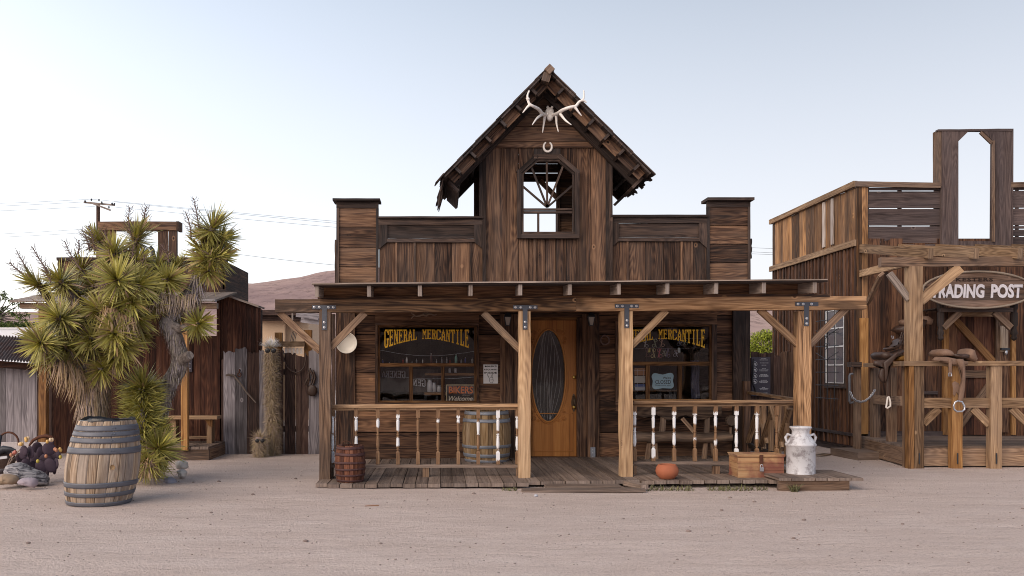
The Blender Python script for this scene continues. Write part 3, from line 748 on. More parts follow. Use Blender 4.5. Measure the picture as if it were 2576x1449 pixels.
mb = MB(); mb.bar(A_+Vector((.02, Yf-.06, -.03)), A_+Vector((0, Yk, -.06)), .10, .10, up=Vector((1, 0, 1)).normalized())
mb.bar(A_+Vector((-.02, Yf-.02, -.13)), A_+Vector((-.02, Yf+.5, -.13)), .11, .12, up=Vector((.3, 0, 1)).normalized()); mb.build('ridge_beam', M['brace'], roof)
mb = MB()   # broken shakes hanging at the left eave
for k in range(16):
    yy = Yf+.0+k*.1; l = rr(.10, .3)
    c0 = Lc+Vector((rr(-.05, .02), yy, .02)); mb.bar(c0, c0+Vector((rr(-.10, -.02), 0, -l)), .09, .015, up=(1, 0, .4), jit=.006, ragged=.02)
mb.build('broken_shake', M['trim'], roof)
# ================================================================ PORCH
mb = MB(); x = X(790, 9.93)
bw = .1405
def fronty(x):
    px = 1110+x*F/9.95
    if px < 1335: return 9.93
    if px < 1618: return 10.06
    if px < 1935: return 9.99
    return 9.93
while x < X(2085, 9.93):
    fy = fronty(x+.07)+rr(-.015, .015)
    if x < X(830, 9.93): fy += (X(830, 9.93)-x)*.55
    zt_ = dz(x+.07)-.02+rr(-.003, .003)
    mb.bar((x+bw/2, fy, zt_), (x+bw/2, 12.84, zt_+rr(-.002, .002)), bw-.006-rr(0, .004), .04, n=5, jit=.002, ragged=.006)
    x += bw
deck = mb.build('porch_deck', M['deck'], store)
mb = MB()
for yy, x0, x1 in ((10.12, X(800, 9.93), X(1335, 9.93)), (10.2, X(1335, 9.93), X(2060, 9.93)), (11.4, X(800, 9.93), X(2060, 9.93))):
    mb.box(x0, x1, yy, yy+.05, -.03, .0, 'x')
mb.build('deck_joist', M['trim'], deck)
mb = MB()   # loose planks bedded in front of the door
mb.bar((X(1372, 9.88), 9.9, .03), (X(1560, 9.88), 9.9, .03), .18, .035, n=4, jit=.004); mb.bar((X(1312, 9.7), 9.7, .012), (X(1622, 9.7), 9.7, .02), .16, .03, n=5, jit=.005, ragged=.01)
mb.bar((X(1608, 10), 9.72, .045), (X(1580, 10), 10.1, .045), .09, .05, n=2, jit=.004)
mb.build('step_plank', M['deck'], deck)
mb = MB()   # box step at the right end
for k in range(7):
    x0 = X(1958, 9.75)+k*.132
    mb.bar((x0+.066, 9.73+rr(-.01, .01), .127), (x0+.066, 10.55, .127), .127, .03, n=3, jit=.002, ragged=.006)
mb.build('step_top', M['deck'], deck)
mb = MB(); mb.box(X(1958, 9.75), X(2137, 9.75), 9.75, 9.79, -.02, .11, 'x', n=3, jit=.003); mb.box(X(2137, 9.75)-.04, X(2137, 9.75), 9.79, 10.6, -.02, .11, 'y'); mb.build('step_riser', M['brace'], deck)
# posts
Yp = 10.40
posts = []
for (a, b_, mt) in ((803, 831, 'brace'), (1305, 1335, 'post'), (1562, 1592, 'post'), (2008, 2041, 'beam')):
    xm = X((a+b_)/2, Yp); mb = MB(); wv = (b_-a)*Yp/F
    mb.bar((xm, Yp+.07, dz(xm)-.01), (xm, Yp+.07, Z(783, Yp)), wv, .14, up=(0, 1, 0), n=12, jit=.005); posts.append(mb.build('porch_post', M[mt], store))
    mb = MB()
    mb.box(xm-.072, xm-.052, Yp+.15, Yp+.19, dz(xm), dz(xm)+.78, 'z')
# beam
def beamy(px): return 753-8*(px-692)/1488
mb = MB()
for a, b_, mt in ((692, 805, 0), (805, 1449, 1), (1449.6, 2180, 1)):
    p0 = P(a, beamy(a)+16.5, Yp); p1 = P(b_, beamy(b_)+16.5, Yp)
    mb.bar(p0+Vector((0, .075, 0)), p1+Vector((0, .075, 0)), .15, 33*Yp/F, n=8, jit=.0025, mi=mt, ends=True)
beam = mb.build('porch_beam', [M['brace'], M['beam']], store)
mb = MB(); mb.bar(P(800, 750.5, Yp+.03), P(2085, 743.5, Yp+.03), .06, 8.5*Yp/F, n=10, jit=.003); mb.build('top_plate', M['fascia'], beam)
# brackets
for (px, left, right, yc, ytop, yb) in ((816, 785, 845, 773, 768, 830), (1321, 1291, 1352, 773, 768, 829), (1577, 1547, 1607, 770, 765, 825), (2029, 2001, 2059, 765, 760, 820)):
    mb = MB(); Yq = Yp-.004
    mb.hb(left, right, yc-5, yc+5, Yq-.006, .006); mb.vb(px-6, px+6, yc+5, yb, Yq-.006, .006)
    br = mb.build('steel_strap', M['bracket'], store)
    for q in ((left+6, yc), (left+19, yc), (right-18, yc), (right-6, yc), (px, yb-19), (px, yb-6)):
        if px == 2029 and q[0] == right-6: continue
        mb = MB(); c_ = P(q[0], q[1], Yq-.006); mb.lathe([(0, -.012), (.014, -.012), (.016, -.008), (.016, 0)], (0, 0, 0), 12)
        for i in range(len(mb.v)-48, len(mb.v)):
            v = mb.v[i]; mb.v[i] = (c_.x+v[0], c_.y+v[2], c_.z+v[1])
        mb.ell(c_+Vector((0, -.012, 0)), (.007, .008, .007), 6, 4)
        mb.build('bolt', M['bolt'], br)
# braces (knee braces of the porch)
def kb(a, b_, wd, mt='brace', Y=Yp+.075, parent=store):
    p0, p1 = P(*a, Y), P(*b_, Y); d = (p1-p0); upv = d.cross(Vector((0, 1, 0))).normalized()
    mb = MB(); mb.bar(p0, p1, .045, wd*Y/F, up=upv, n=4, jit=.002); return mb.build('knee_brace', M[mt], parent)
kb((704, 786), (806, 884), 17); kb((918, 787), (830, 876), 17); kb((1216, 787), (1310, 882), 17, 'post'); kb((1676, 781), (1588, 870), 17, 'post')
kb((1910, 778), (2012, 872), 17, 'rail'); kb((2128, 776), (2036, 868), 16, 'brace')
# roof of the porch
mb = MB()
z0, z1 = Z(714, 10.0), 2.47
sl_ = (z1-z0)/(W-10.0)
ax0, ax1 = X(797, 10), X(2078, 10); nb = 16; tl = lambda x: (x-1.5)*.0085
for k in range(nb):
    y0 = 9.97+(W-9.97)*k/nb; y1 = 9.97+(W-9.97)*(k+1)/nb; zz = z0+sl_*(y0-10)+.012
    mb.bar((ax0-.03, (y0+y1)/2, zz+tl(ax0)), (ax1, (y0+y1)/2, zz+tl(ax1)), y1-y0-.003, .022, n=8, jit=.002, ragged=.015)
proof = mb.build('porch_roof', M['trim'], store)
mb = MB(); mb.bar((ax0-.05, 9.965, z0+.02+tl(ax0)), (ax1, 9.965, z0+.02+tl(ax1)), .03, .014, n=10, jit=.003); mb.build('roof_edge', M['grey'], proof)
for px in (797, 928, 1056, 1184, 1309, 1434, 1557, 1679, 1802, 1922, 2050):
    x = X(px, 10.0); mb = MB(); mb.bar((x, 10.0, z0-.062+tl(x)), (x, W-.02, z1-.062+tl(x)), .042, .122, n=1, rnd=(random.random(), .75, .2, 1)); mb.build('porch_rafter', M['grey'] if px > 1 else 0, proof)
mb = MB()   # blocking between the rafters
xs = [797, 928, 1056, 1184, 1309, 1434, 1557, 1679, 1802, 1922, 2050, 2076]
for a, b_ in zip(xs, xs[1:]):
    xa, xb = X(a, 10)+.024, X(b_, 10)-.024
    mb.bar((xa, 10.44, z0-.055+tl((xa+xb)/2)+.02), (xb, 10.44, z0-.055+tl((xa+xb)/2)+.02), .03, .15, n=2, jit=.002)
mb.build('blocking', M['fascia'], proof)
# railings ----------------------------------------------------------------
PROF = [(.0, .021), (.17, .021), (.18, .013), (.195, .019), (.21, .013), (.225, .020), (.40, .0165), (.455, .0125), (.465, .018), (.48, .0175), (.49, .012), (.505, .018), (.515, .0125), (.53, .017), (.66, .0205), (.73, .0135), (.74, .019), (.755, .012), (.79, .021), (1.0, .021)]
def paintmat(i, ranges):
    m, t, b = newmat('peeling baluster paint', .6, .3); n = N(t)
    src = M['rail'].node_tree
    uvn = n.new('ShaderNodeUVMap', uv_map="UV"); sx = n.new('ShaderNodeSeparateXYZ'); t.links.new(uvn.outputs[0], sx.inputs[0])
    u = sx.outputs[0]; v = sx.outputs[1]
    fine = n.noise(n.comb(n.math('MULTIPLY', u, 3), n.math('MULTIPLY', v, 60), i*3.3), 1, 3, .6)
    base = n.ramp(fine, [(.3, (.07, .035, .02)), (.5, (.20, .11, .06)), (.7, (.36, .23, .13))])
    ed = n.noise(n.comb(n.math('MULTIPLY', u, 14), n.math('MULTIPLY', v, 22), i*7.7), 1, 3, .6)
    uj = n.math('MULTIPLY_ADD', n.math('SUBTRACT', ed, .5), .14, u)
    mask = 0
    for a, b_ in ranges:
        mk = n.math('MULTIPLY', n.math('GREATER_THAN', uj, a), n.math('LESS_THAN', uj, b_))
        mask = mk if isinstance(mask, int) else n.math('ADD', mask, mk, clamp=True)
    c = base if isinstance(mask, int) else n.mix(mask, base, (.74, .75, .79))
    t.links.new(c, b.inputs['Base Color']); t.links.new(n.bump(fine, .3, .004), b.inputs['Normal'])
    return m
def baluster(i, x, y, zb, zt, ranges, wdt=1.0, parent=None):
    mb = MB(); H = zt-zb; rows = []; us = []
    for k in range(len(PROF)):
        t_, r = PROF[k]; z = zt-t_*H; sq = t_ < .175 or t_ > .785
        row = []
        for j in range(12):
            a = 2*math.pi*j/12+math.pi/4
            q = r*wdt
            if sq: q = r*wdt/max(abs(math.cos(a)), abs(math.sin(a)))
            row.append((x+q*math.cos(a), y+q*math.sin(a), z))
        rows.append(row); us.append(t_)
    for k in range(len(rows)-1):
        mb.idx(rows[k]+rows[k+1], [(j, 12+j, 12+(j+1) % 12, (j+1) % 12) for j in range(12)], [[(us[k], j/12), (us[k+1], j/12), (us[k+1], (j+1)/12), (us[k], (j+1)/12)] for j in range(12)], None, 0, False)
    return mb.build('baluster', paintmat(i, ranges), parent)
Yr = 10.60
def topy(px): return 1018.5 if px < 1330 else 1010-(px-1593)*.0105
def railing(pxa, pxb, ya, yb, by):
    tp = MB(); s_ = Yr/F
    tp.bar(P(pxa, ya+3.5, Yr), P(pxb, yb+3.5, Yr), .10, 8*s_, n=9, jit=.004); tp.bar(P(pxa, ya+11, Yr), P(pxb, yb+11, Yr), .035, 7*s_, n=6, jit=.001)
    r = tp.build('railing_top', M['rail'], store)
    mb = MB(); mb.bar(P(pxa, by+1, Yr), P(pxb, by+1, Yr), .085, 7*s_, n=8, jit=.003); mb.build('railing_bottom', M['deck'], store)
    return r
railing(834, 1305, 1018, 1016, 1171); railing(1593, 2012, 1009, 1006, 1163)
LB = [(836.6, [(.15, .44), (.47, .74), (.76, .97)]), (896, [(.15, .40), (.50, .66)]), (950.6, [(.19, .34)]), (1001, [(.12, .40), (.53, .67)]), (1051.6, []), (1102, [(.20, .25)]),
      (1153, [(.14, .25)]), (1203, [(.24, .47)]), (1252.6, [(.04, .40), (.45, .72), (.75, .93)]), (1301, [(.14, .35), (.50, .74)])]
RB = [(1596.6, [(.12, .35), (.40, .72)]), (1643.4, [(.04, .40), (.48, .70), (.74, .93)]), (1695.8, [(.12, .40), (.49, .71)]), (1748, [(.15, .33), (.58, .61)]), (1800, [(.12, .37), (.62, .71)]), (1852.4, [(.10, .42), (.47, .74), (.76, .97)]), (1904, [(.15, .48), (.49, .60)]), (1954, []), (2006, [(.08, .42), (.5, .9)])]
for i, (px, rg) in enumerate(LB): baluster(i, X(px, Yr), Yr, Z(1168, Yr), Z(1027, Yr), rg, parent=store)
for i, (px, rg) in enumerate(RB): baluster(20+i, X(px, Yr), Yr, Z(1160, Yr), Z(1020, Yr), rg, parent=store)
for px, yb in ((1071, 1197), (1803, 1194)): mb = MB(); mb.vb(px-8, px+8, 1173, yb+8, Yr-.03, .07); mb.build('railing_foot', M['brace'], store)
for px in (834, 1303, 1597): mb = MB(); mb.vb(px-4.5, px+4.5, 1172, 1208, Yr-.03, .05); mb.build('railing_foot', M['brace'], store)
# side railing at the right end
xa, xb = X(2008, 10.6), X(1880, W)
mb = MB(); mb.bar((xa, 10.65, Z(1006, 10.6)+.0), (xb, W-.1, Z(987, W)), .09, .035, n=4, jit=.003); mb.build('railing_top', M['rail'], store)
mb = MB(); mb.bar((xa, 10.65, .22), (xb, W-.1, .25), .05, .06, n=4, jit=.003); mb.build('railing_bottom', M['trim'], store)
mb = MB(); mb.vb(1872, 1888, 959, 1150, W-.12, .08, n=4, jit=.003); mb.build('railing_post', M['store'], store)
for k, q in enumerate((.18, .34, .5, .66, .82)):
    mb = MB()
    x = xa+(xb-xa)*q; y = 10.65+(W-.1-10.65)*q
    mb.bar((x, y, .25), (x, y, .9), .05, .05, n=3, jit=.003)
    if k % 2 == 0: mb.bar((x-.02, y-.15, .85), (x-.02, y+.3, .3), .03, .07, up=(1, 0, 0), n=2, jit=.003)
    else: mb.bar((x-.02, y+.2, .85), (x-.02, y-.2, .35), .03, .06, up=(1, 0, 0), n=2, jit=.003)
    mb.build('railing_slat', M['rail'], store)
# ================================================================ THINGS ON AND ROUND THE PORCH
def barrel(name, label, c, H, r0, rm, r1, hoops, wm, hm, nst=24, lean=(0, 0), group=None, top='lid', seed=1):
    random.seed(seed)
    b = thing(name, label, 'barrel', c, group); c = Vector(c)
    def rad(t): return r0+(r1-r0)*t+(rm-(r0+r1)/2)*(1-(2*t-1)**2)
    def pt(a, r, t): z = t*H; return c+Vector((r*math.cos(a)+lean[0]*z, r*math.sin(a)+lean[1]*z, z))
    mb = MB(); a = 0; widths = [rr(.7, 1.35) for _ in range(nst)]; sm = sum(widths)
    for w_ in widths:
        da = 2*math.pi*w_/sm; off = rr(-.0015, .0015); rnd = rc(); tt = 1+rr(-.008, .004); ou = rr(0, 20)
        rows = []
        for k in range(11):
            t = k/10*(tt if k == 10 else 1); r = rad(t)+off
            rows.append([pt(a+.004, r-.006, t), pt(a+da*.10, r, t), pt(a+da*.9, r, t), pt(a+da-.004, r-.006, t)])
        i = len(mb.v)
        for k in range(10):
            for j in range(3):
                vv = [0, .012, da*rm-.012, da*rm]
                mb.face([rows[k][j], rows[k][j+1], rows[k+1][j+1], rows[k+1][j]], [(ou+k*H/10, ou+vv[j]), (ou+k*H/10, ou+vv[j+1]), (ou+(k+1)*H/10, ou+vv[j+1]), (ou+(k+1)*H/10, ou+vv[j])], rnd)
        mb.face([rows[10][0], rows[10][3], pt(a+da, rad(1)-.025, 1), pt(a, rad(1)-.025, 1)], [(ou, 0), (ou, .1), (ou+.02, .1), (ou+.02, 0)], (rnd[0], rnd[1], 1, 1))
        a += da
    mb.build('staves', wm, b)
    mb = MB()
    for k in range(5):
        y0 = -1+2*k/5; y1 = -1+2*(k+1)/5; R_ = rad(.95)-.012
        pts = []
        for q in (y0, (y0+y1)/2, y1): pts.append((math.sqrt(max(0, 1-q*q))*R_, q*R_))
        poly = [(x_, y_) for x_, y_ in pts]+[(-x_, y_) for x_, y_ in pts[::-1]]
        zt_ = .955 if top == 'lid' else .80
        mb.face([c+Vector((x_+lean[0]*H*zt_, y_+lean[1]*H*zt_, H*zt_)) for x_, y_ in poly], [(x_+k, y_) for x_, y_ in poly], rc())
    mb.build('head', wm, b)
    for h in hoops:
        t0, t1 = h[0], h[1]; mb = MB(); rows = []
        for t, d in ((t0, .0), (t0, .006), (t0*.7+t1*.3, .0065), (t0*.3+t1*.7, .0065), (t1, .006), (t1, .0)):
            rows.append([pt(2*math.pi*k/40, rad(t)+d, t)+Vector((0, 0, .003*math.sin(2*math.pi*k/40*2+t*9))) for k in range(40)])
        mb.grid(rows, True, rc(), 0, True, .02, .02)
        for a_ in (-1.05, -.97): mb.ell(pt(a_, rad((t0+t1)/2)+.007, (t0+t1)/2), (.007, .007, .007), 6, 4)
        ho = mb.build('hoop', hm, b)
    return b
H7 = [(.885, .95), (.825, .878), (.745, .805), (.615, .69), (.22, .28), (.11, .16), (.0, .045)]
bb = barrel('barrel', 'large weathered oak barrel lined with black plastic standing before the yucca', (X(249, 8.9), 8.9, .0), .82, .300, .350, .268, H7, M['barrel'], M['hoopd'], 24, (.108, 0), None, 'open', 3)
mb = MB(); cB = Vector((X(249, 8.9)+.108*.8, 8.9, .8)); rows = []
for r, z in ((.218, -.12), (.243, -.01), (.255, .035), (.263, .03), (.265, .005), (.259, -.03)):
    rows.append([cB+Vector(((r+rr(-.006, .006))*math.cos(2*math.pi*k/36), (r+rr(-.006, .006))*math.sin(2*math.pi*k/36), z+rr(-.008, .008)+.012*math.sin(6*math.pi*k/36))) for k in range(36)])
mb.grid(rows, True); mb.face([cB+Vector((.232*math.cos(2*math.pi*k/20), .232*math.sin(2*math.pi*k/20), -.1)) for k in range(20)]); mb.build('plastic_liner', M['plastic'], bb)
mb = MB(); cb_ = cB+Vector((.16, -.29, -.42)); 
mb.lathe([(0, 0), (.022, .0), (.026, -.004)], (0, 0, 0), 12)
for i in range(len(mb.v)): v = mb.v[i]; mb.v[i] = (cb_.x+v[0], cb_.y-.012+v[2], cb_.z+v[1])
mb.build('bung', M['oak'], bb)
barrel('barrel', 'pale oak barrel with bright grey hoops on the porch behind the left railing', (X(1224, 12.45), 12.45, dz(.6)-.005), .70, .295, .342, .295, [(.93, 1.0), (.78, .85), (.28, .34), (.10, .17), (.0, .05)], M['oak'], M['hoop'], 22, (0, 0), None, 'lid', 5)
kg = barrel('keg', 'small red brown keg with purple rusted hoops at the left porch corner', (X(881, 10.21), 10.21, dz(-1.0)+.0), .415, .148, .173, .146, [(.90, .97), (.72, .80), (.50, .56), (.33, .38), (.17, .22), (.02, .07)], M['redkeg'], M['rusthoop'], 20, (0, 0), None, 'lid', 9)
kg['category'] = 'keg'
mb = MB(); mb.tube([(X(871, 10.2)+.05*math.cos(a), 10.2, .475+.035*math.sin(a)) for a in [math.pi*i/10 for i in range(11)]], .004, 6); mb.build('wire_handle', M['rust'], kg)
# clay pot
random.seed(12)
zp = dz(2.5)
mb = MB(); mb.lathe([(0, 0), (.07, 0), (.085, .012), (.118, .05), (.13, .09), (.122, .13), (.105, .155), (.098, .166), (.092, .168), (.088, .16), (.1, .13), (.11, .09), (.08, .03), (0, .02)], (X(1678, 10.16), 10.16, zp), 36)
tag(mb.build('clay_pot', M['clay']), 'round empty terracotta pot on the edge of the porch deck', 'pot')
# milk can
cx_, cy_, cz_ = X(2014, 10.2), 10.2, dz(4.1)
mc = thing('milk_can', 'tall white painted milk can with flaking paint beside the chest', 'milk can', (cx_, cy_, cz_))
mb = MB(); mb.lathe([(0, 0), (.158, 0), (.163, .008), (.158, .022), (.158, .355), (.168, .362), (.170, .378), (.163, .388), (.145, .42), (.118, .455), (.098, .48), (.094, .50), (.094, .53), (.104, .55), (.117, .562), (.119, .574), (.112, .58), (.1, .572), (.088, .54), (.088, .50), (0, .48)], (cx_, cy_, cz_), 40)
mb.build('can_body', M['milk'], mc)
for s_ in (-1, 1):
    mb = MB(); mb.tube([(cx_+s_*.10, cy_, cz_+.475), (cx_+s_*.15, cy_, cz_+.49), (cx_+s_*.172, cy_, cz_+.455), (cx_+s_*.158, cy_, cz_+.40)], [.012, .016, .016, .012], 8); mb.build('handle', M['milk'], mc)
mb = MB()
def wraptext(s, x0, x1, z0, z1):
    k = len(mb.v); textmb(mb, s, 0, 100, 0, 100, 10, .012); a = np.array(mb.v[k:]); mn, mx = a.min(0), a.max(0)
    for i in range(k, len(mb.v)):
        v = mb.v[i]; u = (v[0]-mn[0])/(mx[0]-mn[0]); q = (v[2]-mn[2])/(mx[2]-mn[2]); xx = x0+(x1-x0)*u
        mb.v[i] = (cx_+xx, cy_-math.sqrt(.1605**2-xx*xx)-.001, cz_+z0+(z1-z0)*q)
wraptext("NORTH", -.085, .04, .262, .288); wraptext("CR", .02, .055, .2, .225)
mb.build('embossed_word', flat('faded letter', (.30, .28, .30), .6), mc)
# chest
random.seed(21)
zc = dz(3.6); x0, x1 = X(1857, 10.2), X(1972, 10.2); y0, y1 = 10.2, 10.53; zl = zc+.22; zt = zc+.262
ch = thing('wooden_chest', 'padlocked old wooden chest with worn red paint on the porch edge', 'chest', ((x0+x1)/2, 10.36, zc))
mb = MB()
for a, b_ in ((0, .07), (.073, .145), (.148, .218)):
    mb.box(x0, x1, y0, y0+.018, zc+.012+a, zc+.012+b_-.0, 'x', n=3, jit=.001); mb.box(x0, x1, y1-.018, y1, zc+.012+a, zc+.012+b_, 'x')
    mb.box(x0+.002, x0+.02, y0+.018, y1-.018, zc+.012+a, zc+.012+b_, 'y'); mb.box(x1-.02, x1-.002, y0+.018, y1-.018, zc+.012+a, zc+.012+b_, 'y')
mb.box(x0-.006, x1+.006, y0-.006, y1+.006, zc, zc+.012, 'x'); mb.build('chest_body', M['chest'], ch)
mb = MB(); mb.box(x0-.008, x1+.008, y0-.008, y1+.008, zl+.014, zt-.012, 'x', n=4, jit=.001); mb.box(x0-.014, x1+.014, y0-.014, y1+.014, zt-.011, zt, 'x', n=4, jit=.002); mb.build('lid', M['chest'], ch)
mb = MB(); xm = X(1914, 10.2); mb.box(xm-.02, xm+.02, y0-.02, y0-.009, zc+.165, zt-.002, 'z'); mb.build('hasp', M['rust'], ch)
mb = MB(); mb.box(xm-.021, xm+.021, y0-.035, y0-.018, zc+.075, zc+.12, 'x'); mb.tube([(xm+.014*math.cos(a), y0-.027, zc+.12+.035*max(0, math.sin(a))) for a in [math.pi*i/10 for i in range(11)]], .0045, 6); mb.build('padlock', M['steel'], ch)
# log bench
random.seed(31)
Ybn = 12.35
bn = thing('log_bench', 'rustic log bench with wavy slab back against the right wall', 'bench', (X(1718, Ybn), Ybn, dz(3)))
mb = MB(); bw_ = [0, 2, 6, 3, -1, 5, 12, 10, 3, 0, 6, 11, 10, 5, 2, 3]; tp_ = [(1600+i*15.2, 1022+rr(-1.5, 2)) for i in range(16)]; bt_ = [(1600+i*15.2, 1046+bw_[i]*1.15) for i in range(16)]
mb.prism([(X(a, Ybn), Z(b_, Ybn)) for a, b_ in tp_+bt_[::-1]], Ybn+.22, Ybn+.27, 'x'); mb.build('back_slab', M['bench'], bn)
mb = MB(); pts = [P(1596+i*24.5, 1101+rr(-2, 2), Ybn) for i in range(11)]; mb.tube([p+Vector((0, 0, 0)) for p in pts], [.062]*10+[.055], 10, jit=.05)
for k in (.12, .23): mb.tube([p+Vector((0, k, .01)) for p in pts], .058, 10, jit=.05)
mb.build('seat', M['bench'], bn)
for a, b_ in (((1668, 1048), (1664, 1098)), ((1778, 1045), (1776, 1098))):
    mb = MB(); mb.bar(P(*a, Ybn+.3)+Vector((0, -.03, 0)), P(*b_, Ybn+.2), .07, .05, up=(0, 1, 0), n=3, jit=.004); mb.build('back_post', M['bench'], bn)
for a, b_ in (((1634, 1111), (1628, 1160)), ((1648, 1111), (1650, 1160)), ((1790, 1111), (1800, 1160)), ((1776, 1111), (1771, 1160))):
    mb = MB(); mb.tube([P(*a, Ybn+.05), P(*b_, Ybn+.08)], [.034, .042], 8, jit=.08); mb.build('leg', M['brace'], bn)
mb = MB(); mb.bar(P(1716, 1052, Ybn+.05), P(1746, 1086, Ybn), .06, .05, n=2, jit=.004); mb.build('brace', M['brace'], bn)
mb = MB(); mb.tube([P(1838, 1058, Ybn+.2), P(1842, 1058, Ybn-.12)], [.075, .07], 10, jit=.08); mb.tube([P(1838, 1075, Ybn), P(1838, 1098, Ybn)], .02, 6); mb.build('armrest', M['bench'], bn)
# wash basin hung on the corner post
random.seed(41)
mb = MB(); mb.lathe([(0, 0), (.07, .0), (.11, .012), (.135, .05), (.142, .062), (.15, .064), (.15, .058), (.14, .045), (.115, .0), (.07, -.012), (0, -.012)], (0, 0, 0), 40)
c_ = (X(873, 12.72), 12.71, Z(863, 12.72))
for i in range(len(mb.v)): v = mb.v[i]; mb.v[i] = (c_[0]+v[0], c_[1]-v[2]+.0, c_[2]+v[1])
tag(mb.build('wash_basin', M['enamel']), 'chipped white enamel basin hung on the left corner post', 'basin')
# notice MASKS REQUIRED INSIDE
Yn = W-.01
nt_ = thing('paper_notice', 'white paper notice about masks pinned between window and door', 'notice', (X(1234, Yn), Yn, Z(965, Yn)))
mb = MB(); mb.hb(1216, 1252.7, 917, 964.8, Yn, .003); mb.build('sheet', M['paper'], nt_)
mb = MB(); textmb(mb, "MASKS", 1219.5, 1249.5, 919.3, 923.6, Yn-.002, .03); textmb(mb, "REQUIRED", 1218, 1251, 928, 932, Yn-.002, .03); textmb(mb, "INSIDE", 1218.5, 1250.5, 935.5, 940, Yn-.002, .03); mb.build('printed_words', M['ink'], nt_)
mb = MB()   # drawing of a horned animal with a mask
for pts in ([(1226, 941.5), (1228, 948), (1231, 951), (1231, 958), (1234, 963), (1239, 963), (1241, 957), (1239.5, 950), (1238, 948), (1238.5, 941)], [(1231, 952), (1235, 949), (1239.5, 951)], [(1226, 941.5), (1230, 949)], [(1238.5, 941), (1235.5, 948)], [(1231, 956), (1240.6, 955)]):
    mb.tube([P(a, b_, Yn-.003) for a, b_ in pts], .0022, 5, smooth=False)
mb.build('printed_drawing', M['ink'], nt_)
# antlers on the gable
def antler(name, label, sk, beams, Y, mat, rad0, skull=True, wd=(945, 1022, 385, 500), conv=g):
    a = thing(name, label, 'antlers', P(*conv(sk[0], sk[1]), Y))
    for part, lst in beams:
        mb = MB()
        for pts, r0, r1, fwd in lst:
            n_ = len(pts); pp = []; 
            dense = []
            for i in range((n_-1)*4+1):
                f_ = i/4; k = min(int(f_), n_-2); u = f_-k
                p0, p1, p2, p3 = pts[max(0, k-1)], pts[k], pts[k+1], pts[min(n_-1, k+2)]
                q = [.5*((2*p1[j])+(-p0[j]+p2[j])*u+(2*p0[j]-5*p1[j]+4*p2[j]-p3[j])*u*u+(-p0[j]+3*p1[j]-3*p2[j]+p3[j])*u**3) for j in (0, 1)]
                tt = i/((n_-1)*4); v_ = P(*conv(*q), Y-.05-(.63*smooth(10, 150, abs(q[0]-983)) if fwd > .12 else .08)); dense.append((v_, r0+(r1-r0)*tt))
            mb.tube([d_[0] for d_ in dense], [d_[1] for d_ in dense], 8, jit=.04)
        mb.build(part, mat, a)
    mb = MB(); x0, x1, y0, y1 = wd; c0 = conv((x0+x1)/2, (y0+y1)/2); hw = abs(conv(x1, 0)[0]-conv(x0, 0)[0])/2*Y/F; hh = abs(conv(0, y1)[1]-conv(0, y0)[1])/2*Y/F
    cc = P(*c0, Y-.06)
    mb.ell(cc+Vector((0, 0, hh*.25)), (hw*.95, .055, hh*.7), 14, 9, jit=.05); mb.ell(cc+Vector((0, -.015, -hh*.45)), (hw*.7, .045, hh*.6), 12, 8, jit=.08)
    mb.ell(cc+Vector((-hw*.5, -.03, -hh*.1)), (hw*.35, .04, hh*.3), 10, 6, jit=.06); mb.ell(cc+Vector((hw*.5, -.03, -hh*.1)), (hw*.35, .04, hh*.3), 10, 6, jit=.06)
    mb.ell(cc+Vector((-hw*.45, -.01, hh*.9)), (hw*.3, .03, hh*.22), 8, 5, jit=.1); mb.ell(cc+Vector((hw*.45, -.01, hh*.9)), (hw*.3, .03, hh*.22), 8, 5, jit=.1)
    mb.build('skull_plate', mat, a)
    return a
random.seed(51)
antler('elk_antlers', 'large white elk antlers with skull plate high on the gable', (983, 442), [
 ('antler', [([(960, 450), (925, 442), (895, 405), (850, 380), (820, 360), (808, 320), (806, 290), (820, 256)], .030, .010, .30), ([(822, 372), (800, 392), (767, 433)], .021, .006, .3), ([(920, 448), (880, 478), (844, 528)], .022, .006, .22), ([(945, 455), (936, 520), (926, 591)], .022, .006, .15), ([(806, 320), (815, 330), (800, 310)], .026, .02, .3)]),
 ('antler', [([(1010, 450), (1045, 440), (1085, 412), (1140, 390), (1190, 378), (1218, 345), (1250, 325), (1256, 290), (1255, 254)], .030, .009, .30), ([(1185, 388), (1212, 425), (1237, 456)], .021, .006, .3), ([(1070, 445), (1108, 492), (1156, 529)], .022, .006, .22), ([(1035, 450), (1038, 520), (1052, 584)], .022, .006, .15), ([(1245, 333), (1262, 338), (1277, 352)], .02, .008, .3)])], W-.03, M['bone'], .02)
g2 = lambda a, b_: (791.6+a*.3519, 737.9+b_*.3519)
antler('deer_antlers', 'small brown deer antlers above the left shop window', (795, 150), [
 ('antler', [([(780, 150), (750, 160), (725, 162), (705, 150), (690, 140)], .016, .006, .1), ([(715, 158), (700, 170), (692, 183)], .010, .005, .1)]),
 ('antler', [([(805, 150), (830, 148), (855, 155), (872, 150)], .016, .006, .1)])], W-.03, M['oldbone'], .012, True, (772, 818, 138, 165), g2)
mb = MB(); mb.tube([P(1378+10.5*math.cos(a)*(1 if abs(math.cos(a)) < .9 else .97), 369.5-12*math.sin(a), W-.06) for a in [math.pi*.64+i/24*math.pi*1.72 for i in range(25)]], [.012+.005*math.sin(math.pi*i/24) for i in range(25)], 8)
tag(mb.build('horseshoe', M['bone']), 'pale horseshoe nailed above the tower window', 'horseshoe')
